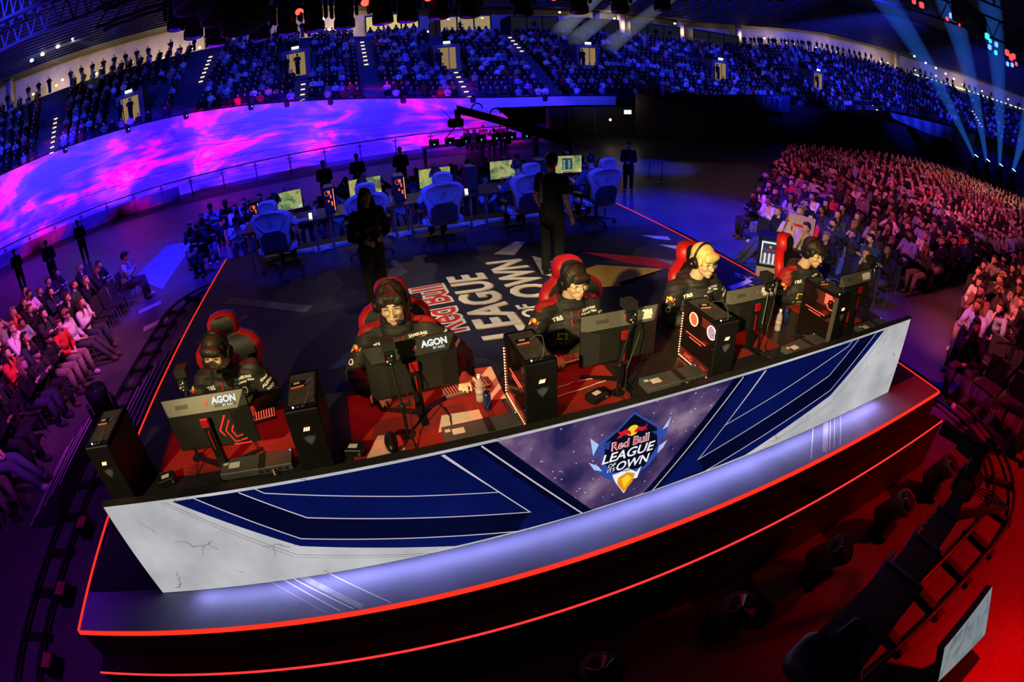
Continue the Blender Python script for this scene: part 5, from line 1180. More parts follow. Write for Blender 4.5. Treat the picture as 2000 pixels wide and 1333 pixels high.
# ------------------------------------------------------------------ the far desk with the other team, seen from behind
FY0, FY1 = 9.45, 10.35
SHELLW = mat('chair_pale_leather', (0.26, 0.27, 0.32), 0.5, noise=0.12, nscale=40, bump=0.05); SHELLE = mat('chair_pale_edge', (0.42, 0.40, 0.48), 0.45, noise=0.1); LOWB = mat('chair_dark_mesh', (0.02, 0.02, 0.03), 0.7, noise=0.2)
fdesk = empty('far_desk', (0, 0, 0), 0, 'long black five-seat desk at the back of the stage on steel legs', 'desk')
q = MB(); q.b2((-2.15, FY0, TZ - 0.035), (5.15, FY1, TZ)); q.build('tabletop', mat('desk_black_laminate'), fdesk)
for x in (-2.05, -0.75, -0.45, 0.75, 1.05, 2.2, 2.5, 3.75, 5.05):
    for y in (FY0 + 0.12, FY1 - 0.1):
        q = MB(); q.cyl((x, y, ST), (x, y, TZ - 0.03), 0.022, None, 10); q.build('leg', METAL, fdesk)
def game_screen(seed, cols):
    def f(n, l, e):
        tc = n.new('ShaderNodeTexCoord'); mp = n.new('ShaderNodeMapping'); mp.inputs['Location'].default_value = (seed, seed * 2, 0); l.new(tc.outputs['Object'], mp.inputs[0])
        a = n.new('ShaderNodeTexNoise'); a.inputs['Scale'].default_value = 4; a.inputs['Detail'].default_value = 3; a.inputs['Distortion'].default_value = 1.0; l.new(mp.outputs[0], a.inputs['Vector'])
        r = n.new('ShaderNodeValToRGB'); c = r.color_ramp.elements
        c[0].position = 0.3; c[0].color = (*cols[0], 1); c[1].position = 0.7; c[1].color = (*cols[-1], 1)
        for k, cc in enumerate(cols[1:-1]):
            x = c.new(0.3 + 0.4 * (k + 1) / (len(cols) - 1)); x.color = (*cc, 1)
        l.new(a.outputs['Fac'], r.inputs['Fac'])
        v = n.new('ShaderNodeTexVoronoi'); v.inputs['Scale'].default_value = 26; l.new(mp.outputs[0], v.inputs['Vector'])
        mx = n.new('ShaderNodeMix'); mx.data_type = 'RGBA'; mx.inputs['Factor'].default_value = 0.16; l.new(r.outputs[0], mx.inputs[6]); l.new(v.outputs['Color'], mx.inputs[7])
        l.new(mx.outputs[2], e.inputs[0]); e.inputs[1].default_value = 1.0
    return led('game_screen_picture', f)
GR = [(0.015, 0.03, 0.02), (0.05, 0.14, 0.02), (0.22, 0.30, 0.04), (0.42, 0.34, 0.10), (0.12, 0.30, 0.05)]
def far_monitor(x, y, rz, seed, label, panel=False):
    t = empty('game_monitor', (x, y, TZ), rz, label, 'monitor', 'monitors on the far desk')
    w, zb, zt = 0.62, 0.15, 0.53
    q = MB(); q.bbox((0, 0.014, (zb + zt) / 2), (w, 0.028, zt - zb), 0.004); q.build('screen_body', BLACK, t)
    q = MB(); q.add([(-w / 2 + .006, -0.0015, zb + .012), (w / 2 - .006, -0.0015, zb + .012), (w / 2 - .006, -0.0015, zt - .006), (-w / 2 + .006, -0.0015, zt - .006)], [(0, 1, 2, 3)]); d = q.build('display', game_screen(seed, GR), t)
    q = MB(); q.b2((w / 2 - .085, -0.003, zb + .015), (w / 2 - .01, -0.002, zb + .085)); q.build('mini_map', emis('map_grey', (0.45, 0.50, 0.42), 1.0), d)
    q = MB(); q.b2((-0.11, -0.003, zb + .013), (0.10, -0.002, zb + .045)); q.build('status_bar', emis('bar_dark', (0.10, 0.10, 0.12), 1.0), d)
    if panel:
        q = MB(); q.b2((-0.12, -0.003, zb + .08), (0.10, -0.002, zt - .06)); pnl = q.build('item_window', emis('window_teal', (0.01, 0.06, 0.08), 1.0), d)
        for k in range(8): q = MB(); q.b2((-0.10 + (k % 2) * 0.11, -0.0045, zb + .10 + (k // 2) * 0.05), (-0.06 + (k % 2) * 0.11, -0.0035, zb + .13 + (k // 2) * 0.05)); q.build('item_icon', emis('icon_%d' % (k % 3), ((0.3, 0.5, 0.5), (0.5, 0.25, 0.15), (0.2, 0.6, 0.55))[k % 3], 1.0), pnl)
    q = MB(); q.box((0, 0.06, 0.2), (0.06, 0.03, 0.38)); q.build('stand_column', BLACK, t); q = MB(); q.bbox((0, 0.06, 0.008), (0.3, 0.2, 0.014), 0.005); q.build('foot', BLACK, t)
    q = MB(); q.bbox((0.0, 0.02, zt + 0.055), (0.07, 0.05, 0.07), 0.006); q.cyl((0, 0.02, zt - 0.01), (0, 0.02, zt + .03), 0.006, None, 8); q.build('camera_mount', mat('khaki_case', (0.14, 0.12, 0.09), 0.5), t)
    return t
tn = ['beside the orange-lit tower', 'at the second far seat', 'at the middle far seat', 'behind the standing referee', 'at the end far seat']
FXs = [(-1.40, 9.12, -0.10), (0.22, 9.10, 0.05), (1.54, 9.08, 0.0), (3.08, 9.08, 0.10), (4.60, 9.10, 0.10)]
for i, (mx, my, mr) in enumerate(((-1.26, 9.98, 0.10), (0.28, 9.92, 0.05), (1.62, 9.92, 0.03), (3.02, 9.92, -0.02), (4.36, 9.92, -0.05))):
    far_monitor(mx, my, mr, i * 3.7 + 1, 'lit game monitor before the player ' + tn[i], i == 4)
def far_tower(x, y, label, lit):
    t = empty('gaming_computer', (x, y, TZ), 0, label, 'computer', 'computer towers on the far desk')
    q = MB(); q.bbox((0, 0.22, 0.24), (0.21, 0.44, 0.48), 0.008); q.build('case', BLACK, t)
    q = MB(); q.b2((-0.09, -0.002, 0.02), (0.09, 0.001, 0.46)); bp = q.build('rear_panel', mat('rear_panel_dark', (0.03, 0.02, 0.018), 0.5, noise=0.5, nscale=30), t)
    q = MB(); q.torus((-0.03, -0.004, 0.37), 0.045, 0.005, (0, 1, 0), 16, 5); q.build('fan', BLACK if not lit else emis('dim_orange', (1, 0.2, 0.05), 0.6), bp)
    if lit:
        q = MB(); q.b2((0.085, -0.006, 0.03), (0.092, -0.002, 0.45)); q.build('light_strip', emis('orange_strip', (1.0, 0.22, 0.05), 4.0), bp)
        for k, (a, b, w, h) in enumerate(((-0.02, 0.36, .05, .06), (0.02, 0.27, .025, .07), (-0.03, 0.20, .03, .04), (0.03, 0.13, .03, .08))): q = MB(); q.b2((a, -0.005, b), (a + w, -0.002, b + h)); q.build('lit_slot', emis('orange_slot', (1.0, 0.12, 0.03), 1.4), bp)
    q = MB(); q.b2((-0.085, 0.04, 0.48), (0.085, 0.40, 0.484)); q.build('top_filter', mat('dust_filter_tan', (0.20, 0.16, 0.12), 0.6, noise=0.3, nscale=25), t)
    return t
for x, lab, l in ((-1.88, 'black tower with a bright orange light bar beside the first pale chair', 1), (-0.42, 'black tower with a bright orange light bar between the first two pale chairs', 1), (0.92, 'black tower with a short orange light bar between the second and middle pale chairs', 1), (2.32, 'dark unlit tower between the middle chair and the chair behind the referee', 0), (3.78, 'dark unlit tower half hidden by the standing referee', 0)):
    far_tower(x, 9.80, lab, l)
far_who = []
for i, (x, y, rz) in enumerate(FXs):
    racing_chair(x, y, math.pi + rz, 'pale racing chair under blue light, holding the player ' + tn[i], 'pale racing chairs at the far desk', SHELLW, SHELLE, LOWB, 'back').scale = (1.28, 1.1, 0.98)
# seated far players, mostly hidden by the chairs: facing +y
def far_player(i, x, y, rz, hair, top, label, reach):
    t = empty('person', (x, y, ST), rz + math.pi, label, 'person', 'players at the far desk')
    b = MB(); b.limb([V((0, 0.04, 0.56)), V((0, 0.0, 0.75)), V((0, -0.06, 0.95))], [0.15, 0.135, 0.13], 12); b.ell((0, -0.06, 0.97), (0.18, 0.10, 0.10), None, 12, 8)
    b.limb([V((0, -0.08, 1.05)), V((0, -0.11, 1.15))], [0.055, 0.052], 10); b.ell((0, -0.15, 1.26), (0.078, 0.098, 0.118), None, 14, 10); b.ell((0, -0.20, 1.21), (0.05, 0.05, 0.06), None, 10, 8); b.ell((0, -0.252, 1.24), (0.012, 0.015, 0.018), None, 8, 6)
    for s in (-1, 1):
        w = V((0.24 * s, -0.46, 0.82)); b.limb([V((0.16 * s, -0.06, 0.99)), V((0.34 * s, -0.10, 0.80)), w], [0.055, 0.042, 0.028], 10); hand(b, w, V((-0.2 * s, -1, -0.1)), V((-s, -.2, 0)), V((0, 0, -1)), 0.5)
        b.limb([V((0.09 * s, 0.02, 0.56)), V((0.13 * s, -0.40, 0.54)), V((0.12 * s, -0.42, 0.10)), V((0.12 * s, -0.5, 0.045))], [0.085, 0.058, 0.042, 0.035], 10)
    me = bake(b, 0.0085, 2); me.materials.append(SKIN); me.polygons.foreach_set('use_smooth', [True] * len(me.polygons)); link('body', me, t)
    j = MB(); j.limb([V((0, 0.04, 0.58)), V((0, 0.0, 0.76)), V((0, -0.06, 0.95))], [0.18, 0.165, 0.16], 12); j.ell((0, -0.06, 0.98), (0.205, 0.12, 0.105), None, 12, 8)
    for s in (-1, 1): j.limb([V((0.16 * s, -0.06, 1.0)), V((0.26 * s, -0.08, 0.89)), V((0.34 * s, -0.10, 0.80))], [0.08, 0.066, 0.055], 10)
    me = bake(j, 0.014, 2); me.materials.append(top); me.polygons.foreach_set('use_smooth', [True] * len(me.polygons)); link('jersey', me, t)
    h = MB(); h.ell((0, -0.135, 1.285), (0.092, 0.105, 0.105), None, 14, 10); h.ell((0, -0.20, 1.33), (0.07, 0.05, 0.045), None, 12, 8); me = bake(h, 0.012, 2); me.materials.append(hair); me.polygons.foreach_set('use_smooth', [True] * len(me.polygons)); link('hair', me, t)
    k = MB(); k.limb([V((0.09, 0.02, 0.56)), V((0.13, -0.40, 0.54)), V((0.12, -0.42, 0.12))], [0.1, 0.075, 0.06], 10); k.limb([V((-0.09, 0.02, 0.56)), V((-0.13, -0.40, 0.54)), V((-0.12, -0.42, 0.12))], [0.1, 0.075, 0.06], 10); me = bake(k, 0.02, 2); me.materials.append(TRS); link('trousers', me, t)
    W4 = Matrix.Translation((x, y, ST)) @ Matrix.Rotation(rz + math.pi, 4, 'Z') @ Matrix.Translation((0, -0.14, 1.265))
    hs = empty('headset', (0, 0, 0), 0, 'dark headset worn by the player ' + tn[i], 'headset', 'headsets at the far desk'); hs.matrix_world = W4
    q = MB(); q.tube([(0.102 * math.cos(R(a)), 0.01, 0.0 + 0.135 * math.sin(R(a))) for a in range(0, 181, 15)], 0.008, 6); q.build('headband', BLACK, hs)
    for s in (-1, 1): q = MB(); q.lathe([(0.036, 0), (0.044, 0.008), (0.044, 0.026), (0.034, 0.036)], (0.084 * s, 0.01, -0.01), 14, (s, 0, 0)); q.build('ear_cup', mat('headset_grey', (0.12, 0.12, 0.14), 0.4), hs, True)
HB = mat('auburn_hair', (0.11, 0.05, 0.025), 0.5, noise=0.4, nscale=50)
JW = mat('white_blue_jersey', (0.45, 0.45, 0.5), 0.7, noise=0.2, nscale=10); JB = mat('navy_jersey', (0.04, 0.05, 0.12), 0.7, noise=0.2)
for i, ((x, y, rz), hr_, tp) in enumerate(zip(FXs, (HAIRD, HB, HB, HB, HAIRD), (JW, JW, JW, JB, JB))):
    far_player(i, x + 0.0, y + 0.10, rz, hr_, tp, ('person in pale jersey reaching right-handed over the desk beside the orange-lit tower', 'person with auburn hair in a pale jersey facing the second game monitor', 'person with auburn hair in a pale jersey facing the middle game monitor', 'person with tousled auburn hair and blue-lit headset beside the standing referee', 'person with dark hair at the end of the far desk facing the item window')[i], 0)
# table things there: bottles, phones, pads
for i, (x, lab) in enumerate(((-0.72, 'first'), (0.72, 'second'), (2.05, 'middle'), (3.5, 'fourth'))):
    q = MB(); q.lathe([(0.03, 0), (0.031, 0.13), (0.013, 0.18), (0.012, 0.2)], (x, 9.66, TZ), 14); tag(q.build('water_bottle', PETM, None, True), 'clear water bottle standing by the %s seat of the far desk' % lab, 'bottle', 'bottles on the far desk')
    q = MB(); q.bbox((x - 0.28, 9.60, TZ + 0.006), (0.30, 0.24, 0.010), 0.004); tag(q.build('mouse_pad', mat('pad_blue_grey', (0.18, 0.2, 0.3), 0.8, noise=0.1)), 'pale mouse pad at the %s seat of the far desk' % lab, 'mouse pad', 'mouse pads on the far desk')
for i, (x, y) in enumerate(((-0.88, 9.62), (1.98, 9.56))):
    p_ = PZ(*((607, 408), (902, 362))[i], TZ + 0.12); q = MB(); q.box((0, 0, 0.06), (0.075, 0.008, 0.13), Matrix.Rotation(-0.25, 3, 'X')); q.box((0, -0.0045, 0.06), (0.065, 0.002, 0.115), Matrix.Rotation(-0.25, 3, 'X'), 1); o = q.build('tablet', [BLACK, emis('tablet_glow', (0.85, 0.85, 0.7), 1.3)]); o.location = (p_.x, 9.56, TZ); tag(o, ('small bright tablet beside the first pale chair', 'small bright tablet between the middle chair and its tower')[i], 'tablet', 'tablets on the far desk')
# cable heaps and white raceway under the far desk
q = MB(); q.b2((-1.9, 10.05, ST), (4.9, 10.17, ST + 0.05)); tag(q.build('cable_raceway', mat('raceway_white', (0.45, 0.45, 0.47), 0.5, noise=0.3, nscale=8)), 'long pale cable raceway lying on the stage under the far desk', 'raceway')
rg = random.Random(11)
for i, (x, lab) in enumerate(((-1.7, 'below the orange-lit first tower'), (-0.7, 'between the first and second pale chairs'), (0.85, 'between the second and middle pale chairs'), (2.35, 'coiled below the unlit tower'), (4.1, 'near the end pale chair'))):
    q = MB(); pts = []
    for k in range(46): a = k * 0.55; r = 0.10 + 0.06 * math.sin(k * 1.7); pts.append((x + r * 1.6 * math.cos(a) + rg.uniform(-.03, .03), 9.92 + r * 0.9 * math.sin(a), ST + 0.02 + 0.03 * abs(math.sin(k * .9))))
    q.tube(pts, 0.008, 5); tag(q.build('cable_coil', WCABLE), 'tangled pale cable on the stage ' + lab, 'cable', 'cable tangles under the far desk')
for x, lab in ((-0.1, 'second'), (1.2, 'middle')):
    q = MB(); q.tube([(x, 9.9, TZ - .04), (x + .05, 9.85, ST + .5), (x + .02, 9.88, ST + .25), (x - .15, 9.95, ST + .03)], 0.008, 6); tag(q.build('hanging_cable', WCABLE), 'pale cable drooping from the far desk by the %s chair' % lab, 'cable', 'drooping cables of the far desk')
# ------------------------------------------------------------------ two staff standing on the stage
CLB = mat('black_cotton', (0.004, 0.004, 0.0045), 0.9, noise=0.2, nscale=20); CLD = mat('dark_denim', (0.004, 0.004, 0.0045), 0.9, noise=0.2)
def stander(x, y, rz, hgt, label, hair, longhair, arms, top_m, name='person', group=None, ground=ST, skin=None, sleeve=0.55):
    S = hgt / 1.75
    t = empty(name, (x, y, ground), rz, label, 'person', group); t.scale = (S, S, S)                       # faces -y
    b = MB()
    for s in (-1, 1): b.limb([V((0.085 * s, 0, 0.92)), V((0.10 * s, -0.01, 0.50)), V((0.105 * s, 0.02, 0.09)), V((0.11 * s, -0.08, 0.05))], [0.09, 0.058, 0.042, 0.038], 10)
    b.limb([V((0, 0, 0.95)), V((0, 0, 1.12)), V((0, 0.0, 1.32))], [0.14, 0.125, 0.13], 12); b.ell((0, 0, 1.36), (0.18, 0.10, 0.09), None, 12, 8)
    b.limb([V((0, -0.0, 1.42)), V((0, -0.015, 1.52))], [0.055, 0.05], 10); b.ell((0, -0.025, 1.635), (0.075, 0.093, 0.11), None, 14, 10); b.ell((0, -0.07, 1.59), (0.05, 0.05, 0.055), None, 10, 8); b.ell((0, -0.122, 1.615), (0.011, 0.015, 0.018), None, 8, 6)
    for s, (e, w) in zip((-1, 1), arms):
        b.limb([V((0.18 * s, 0, 1.38)), V(e), V(w)], [0.055, 0.04, 0.027], 10); d = (V(w) - V(e)).normalized(); hand(b, w, d, V((0, -1, 0)) if abs(d.z) > .5 else V((0, 0, 1)), V((-s, 0, 0)), 0.6)
    me = bake(b, 0.0085, 2); me.materials.append(skin or SKIN); me.polygons.foreach_set('use_smooth', [True] * len(me.polygons)); link('body', me, t)
    j = MB(); j.limb([V((0, 0, 0.90)), V((0, 0, 1.12)), V((0, 0.0, 1.33))], [0.165, 0.15, 0.155], 12); j.ell((0, 0, 1.37), (0.20, 0.115, 0.095), None, 12, 8)
    for s, (e, w) in zip((-1, 1), arms): j.limb([V((0.18 * s, 0, 1.39)), V((0.18 * s, 0, 1.38)).lerp(V(e), sleeve if sleeve < 1 else 1.0)] + ([V(w).lerp(V(e), .12)] if sleeve >= 1 else []), [0.075, 0.06] + ([0.045] if sleeve >= 1 else []), 10)
    me = bake(j, 0.014, 2); me.materials.append(top_m); me.polygons.foreach_set('use_smooth', [True] * len(me.polygons)); link('top', me, t)
    k = MB()
    for s in (-1, 1): k.limb([V((0.085 * s, 0, 0.90)), V((0.10 * s, -0.01, 0.50)), V((0.105 * s, 0.02, 0.11))], [0.11, 0.078, 0.062], 10)
    me = bake(k, 0.016, 2); me.materials.append(CLD); link('trousers', me, t)
    for s in (-1, 1): q = MB(); q.ell((0.11 * s, -0.05, 0.045), (0.045, 0.12, 0.045), None, 10, 6); q.build('shoe', BLACKM, t, True)
    h = MB(); h.ell((0, -0.008, 1.66), (0.088, 0.103, 0.098), None, 14, 10)
    if longhair:
        for s in (-1, 1): h.limb([V((0.07 * s, -0.01, 1.64)), V((0.095 * s, -0.03, 1.48)), V((0.09 * s, -0.08, 1.25))], [0.035, 0.045, 0.03], 10)
        h.limb([V((0, 0.07, 1.62)), V((0, 0.10, 1.30))], [0.07, 0.08], 10)
    else: h.ell((0, 0.05, 1.60), (0.07, 0.05, 0.06), None, 10, 8)
    me = bake(h, 0.012, 2); me.materials.append(hair); me.polygons.foreach_set('use_smooth', [True] * len(me.polygons)); link('hair', me, t)
    return t
pf = PZ(742, 600, ST); w_ = stander(pf.x, pf.y, 0.35, 1.68, 'person with long dark hair in a black hoodie standing on the stage, looking down', HAIRD, True, (((-0.27, 0.0, 1.10), (-0.16, -0.22, 1.06)), ((0.27, 0.0, 1.10), (0.10, -0.20, 1.08))), CLB, sleeve=1.0)
q = MB(); text_on(q, 'LEAGUE', 0.07, (0.0, -0.17, 1.20), (1, 0, 0), (0, 0, 1), bold=0.002); q.build('lettering', mat('dull_grey_print', (0.2, 0.2, 0.2), 0.7), w_)
pr_ = PZ(1080, 540, ST); m_ = stander(pr_.x, pr_.y, 2.2, 1.86, 'person in a black T-shirt standing before the far desk with one arm hanging', HAIRD, False, (((-0.24, 0.03, 1.12), (-0.25, -0.08, 0.88)), ((0.24, 0.02, 1.12), (0.22, -0.12, 0.90))), CLB)
q = MB(); text_on(q, 'REFEREE', 0.06, (0.06, 0.168, 1.22), (0, 0, -1), (-1, 0, 0), bold=0.003, space=1.2); q.build('lettering', mat('dull_grey_print'), m_)
# ------------------------------------------------------------------ spectators on the hall floor
def obj_ramp(name, cols, rough=0.7, use_color=False, noise=0.2):
    m = bpy.data.materials.new(name); m.use_nodes = True; n, l = nodes_of(m); b = n['Principled BSDF']; b.inputs['Roughness'].default_value = rough; b.inputs['Specular IOR Level'].default_value = 0.25
    oi = n.new('ShaderNodeObjectInfo')
    r = n.new('ShaderNodeValToRGB'); r.color_ramp.interpolation = 'CONSTANT'; e = r.color_ramp.elements
    e[0].position = 0; e[0].color = (*cols[0], 1); e[1].position = 1.0 / len(cols); e[1].color = (*cols[1], 1)
    for i, c in enumerate(cols[2:]): x = e.new((i + 2) / len(cols)); x.color = (*c, 1)
    l.new(oi.outputs['Random'], r.inputs['Fac'])
    tc = n.new('ShaderNodeTexCoord'); no = n.new('ShaderNodeTexNoise'); no.inputs['Scale'].default_value = 14; l.new(tc.outputs['Object'], no.inputs['Vector'])
    mr = n.new('ShaderNodeMapRange'); mr.inputs['To Min'].default_value = 1 - noise; mr.inputs['To Max'].default_value = 1 + noise; l.new(no.outputs['Fac'], mr.inputs['Value'])
    mx = n.new('ShaderNodeMix'); mx.data_type = 'RGBA'; mx.blend_type = 'MULTIPLY'; mx.inputs['Factor'].default_value = 1
    l.new(oi.outputs['Color'] if use_color else r.outputs[0], mx.inputs[6]); l.new(mr.outputs[0], mx.inputs[7]); l.new(mx.outputs[2], b.inputs['Base Color'])
    return m
A_SKIN = obj_ramp('crowd_skin', [(0.60, 0.38, 0.27), (0.66, 0.44, 0.33), (0.52, 0.32, 0.22), (0.30, 0.17, 0.10), (0.62, 0.42, 0.30)], 0.5, False, 0.05)
A_HAIR = obj_ramp('crowd_hair', [(0.012, 0.008, 0.006), (0.03, 0.018, 0.01), (0.06, 0.035, 0.018), (0.02, 0.012, 0.008), (0.25, 0.16, 0.07), (0.10, 0.045, 0.02)], 0.6)
A_TOP = obj_ramp('crowd_top', [(0, 0, 0), (1, 1, 1)], 0.8, True, 0.3)
A_LEG = obj_ramp('crowd_trousers', [(0.015, 0.015, 0.018), (0.03, 0.035, 0.06), (0.09, 0.11, 0.18), (0.02, 0.02, 0.02), (0.22, 0.18, 0.13), (0.05, 0.05, 0.055)], 0.8)
A_SHOE = obj_ramp('crowd_shoes', [(0.02, 0.02, 0.02), (0.5, 0.5, 0.48), (0.12, 0.06, 0.03), (0.03, 0.03, 0.03)], 0.6)
A_MATS = [A_SKIN, A_HAIR, A_TOP, A_LEG, A_SHOE]
def spect(pose, hairst, lod=1):
    """seated figure facing -y; returns builders for skin, hair, top, trousers, shoes"""
    u, w = (10, 7) if lod else (6, 4)
    sk, ha, to, le, sh = MB(), MB(), MB(), MB(), MB()
    lean = {0: 0.02, 1: 0.0, 2: 0.14, 3: 0.0, 4: -0.10, 5: 0.06}[pose]
    def limb(mb, pts, rad):
        for i in range(1, len(pts)): mb.cyl(pts[i - 1], pts[i], rad[i - 1], rad[i], u - 2 if lod else 5, None, True)
        for p, r in zip(pts[1:-1] if not lod else pts, rad[1:-1] if not lod else rad): mb.ell(p, r, None, u - 2 if lod else 5, max(4, w - 2))
    nk = V((0, 0.04 - lean - 0.02, 1.05)); ch = V((0, 0.06 - lean * 0.8, 0.90))
    limb(to, [V((0, 0.08, 0.50)), V((0, 0.07 - lean * .4, 0.70)), ch, V((0, 0.05 - lean, 1.0))], [0.165, 0.15, 0.155, 0.085])
    to.ell((0, 0.05 - lean, 0.955), (0.205, 0.115, 0.095), None, u, w)
    limb(sk, [V((0, 0.08, 0.55)), V((0, 0.07 - lean * .4, 0.72)), ch, nk + V((0, 0, -.05)), nk + V((0, -0.015, 0.06))], [0.12, 0.11, 0.11, 0.05, 0.048])
    hc = nk + V((0, -0.03, 0.145)); tilt = Matrix.Rotation(R(-14), 3, 'X')
    sk.ell(hc, (0.075, 0.095, 0.115), tilt, u, w); sk.ell(hc + tilt @ V((0, -0.05, -0.05)), (0.052, 0.05, 0.06), tilt, u, w)
    if lod: sk.ell(hc + tilt @ V((0, -0.102, -0.015)), (0.012, 0.016, 0.02), tilt, 6, 4); sk.ell(hc + V((0.078, 0, -.01)), (0.012, 0.02, 0.03), None, 6, 4); sk.ell(hc + V((-0.078, 0, -.01)), (0.012, 0.02, 0.03), None, 6, 4)
    ha.ell(hc + tilt @ V((0, 0.022, 0.028)), (0.085, 0.098, 0.104), tilt, u, w)
    if lod: ha.ell(hc + tilt @ V((0, -0.06, 0.075)), (0.065, 0.05, 0.035), tilt, u, w)
    if hairst == 1:
        ha.cyl(hc + V((0, 0.045, 0.03)), hc + V((0, 0.075, -0.26)), 0.085, 0.075, u - 2); ha.cyl(hc + V((0.07, 0.0, 0.0)), hc + V((0.085, -0.03, -0.26)), 0.03, 0.025, 6); ha.cyl(hc + V((-0.07, 0.0, 0.0)), hc + V((-0.085, -0.03, -0.26)), 0.03, 0.025, 6)
    elif hairst == 2:
        ha.ell(hc + tilt @ V((0, 0.0, 0.05)), (0.092, 0.108, 0.09), tilt, u, w); ha.box(hc + tilt @ V((0, -0.125, 0.045)), (0.13, 0.09, 0.012), tilt)
    elif hairst == 3 and lod:
        ha.ell(hc + tilt @ V((0, -0.065, -0.075)), (0.05, 0.045, 0.05), tilt, u, w)
    tw = {0: (0.13, 0.12), 1: (0.12, 0.11), 2: (0.16, 0.15), 3: (0.13, 0.13), 4: (0.10, 0.10), 5: (0.15, 0.13)}[pose]
    for i, s in enumerate((-1, 1)):
        kn = V((tw[i] * s, -0.40, 0.52)) if pose != 4 else V((0.10 * s, -0.42, 0.50))
        an = V((0.12 * s, -0.40 - 0.06 * i, 0.10)) if pose != 4 else V((0.10 * s, -0.80, 0.12))
        limb(le, [V((0.09 * s, 0.06, 0.52)), kn, an], [0.105, 0.078, 0.055])
        sh.ell(an + V((0, -0.055, -0.045)), (0.048, 0.12, 0.055), None, u - 2, w - 2 if lod else 4)
        S0 = V((0.185 * s, 0.05 - lean, 0.985))
        if pose in (0, 4): e, h = V((0.27 * s, 0.02 - lean, 0.74)), V((0.06 * s, -0.20, 0.63))
        elif pose == 1: e, h = V((0.25 * s, -0.06, 0.76)), V((-0.10 * s, -0.17, 0.80 + 0.03 * i))
        elif pose == 2: e, h = (V((0.20 * s, -0.28, 0.64)), V((0.06 * s, -0.19, 1.04))) if s < 0 else (V((0.25 * s, -0.2, 0.68)), V((0.05, -0.3, 0.62)))
        elif pose == 3: e, h = V((0.27 * s, -0.12, 0.98)), V((0.07 * s, -0.10, 1.20))
        else: e, h = V((0.24 * s, -0.10, 0.74)), V((0.03 * s, -0.26, 0.86))
        limb(to, [S0, e, e.lerp(h, 0.75)], [0.075, 0.058, 0.045])
        limb(sk, [S0, e, h], [0.05, 0.04, 0.03]) if lod else limb(sk, [e.lerp(h, 0.7), h], [0.034, 0.03]); d = (h - e).normalized(); sk.ell(h + d * 0.035, (0.035, 0.045, 0.035), None, u - 2, w - 2 if lod else 4)
        if lod:
            for k in range(4): sk.cyl(h + d * 0.05 + V((0.012 * (k - 1.5), 0, 0)), h + d * 0.095 + V((0.014 * (k - 1.5), -0.012, -0.008)), 0.0095, 0.008, 5)
            sk.cyl(h + d * 0.02 + V((-0.02 * s, -.01, .01)), h + d * 0.06 + V((-0.035 * s, -.02, .02)), 0.011, 0.009, 5)
    return [sk, ha, to, le, sh]
POSES = [(0, 0), (1, 0), (2, 1), (3, 0), (4, 2), (5, 1), (0, 3), (1, 1), (4, 0), (2, 0), (5, 2), (1, 3)]
SPL, SPM = [], []
for po, hs_ in POSES:
    parts = spect(po, hs_, 1)
    hv = len(parts[4].v) // 2; hf = len(parts[4].f) // 2; sa, sb_ = MB(), MB(); sa.v = parts[4].v[:hv]; sa.f = parts[4].f[:hf]; sa.m = [0] * hf; sb_.v = parts[4].v[hv:]; sb_.f = [tuple(i - hv for i in f) for f in parts[4].f[hf:]]; sb_.m = [0] * hf
    SPL.append([mb.mesh(nm, mt, True) for mb, nm, mt in zip(parts[:4] + [sa, sb_], ('body', 'hair', 'top', 'trousers', 'shoe', 'shoe'), A_MATS + [A_SHOE])])
    one = MB()
    for k, mb in enumerate(parts):
        b0 = len(one.v); one.v += mb.v; one.f += [tuple(b0 + i for i in f) for f in mb.f]; one.m += [k] * len(mb.f)
    SPM.append(one.mesh('person', A_MATS, True))
HAIRN = {0: 'short hair', 1: 'long hair', 2: 'cap', 3: 'beard'}
TOPS = [('black', (0.010, 0.010, 0.011), 40), ('charcoal', (0.03, 0.03, 0.032), 18), ('navy', (0.02, 0.025, 0.06), 9), ('grey', (0.25, 0.25, 0.26), 10), ('white', (0.72, 0.72, 0.72), 14), ('beige', (0.5, 0.38, 0.26), 6), ('red', (0.55, 0.03, 0.03), 5), ('dark-green', (0.02, 0.07, 0.04), 4), ('pale-blue', (0.3, 0.4, 0.55), 5), ('brown', (0.14, 0.07, 0.04), 4), ('lilac', (0.35, 0.25, 0.45), 3)]
TP = [t for t in TOPS for _ in range(t[2])]
_ORD = ['first', 'second', 'third', 'fourth', 'fifth', 'sixth', 'seventh', 'eighth', 'ninth', 'tenth', 'eleventh', 'twelfth', 'thirteenth', 'fourteenth', 'fifteenth', 'sixteenth', 'seventeenth', 'eighteenth', 'nineteenth']
def ordn(n):
    if n < 20: return _ORD[n - 1]
    t, u = divmod(n, 10); tens = {2: 'twent', 3: 'thirt', 4: 'fort', 5: 'fift'}[t]
    return tens + 'ieth' if u == 0 else tens + 'y-' + _ORD[u - 1]
def _ordn_digits(n): return '%d%s' % (n, 'th' if 10 <= n % 100 <= 20 else {1: 'st', 2: 'nd', 3: 'rd'}.get(n % 10, 'th'))
rs = random.Random(21)
seats = []                                           # (x, y, facing rz, block, row, seat, filled)
for k in range(5):                                   # block beside the steps, facing the stage
    x = -6.25 - 0.95 * k; y = 3.0 + 0.25 * k; n = 0
    while y < 13.3:
        n += 1; seats.append((x, y, math.pi / 2, 'steps block', k + 1, n, rs.random() < (0.80 if y > 5.5 else 0.6) and not (k == 0 and 10.2 < y < 12.0))); y += 0.56
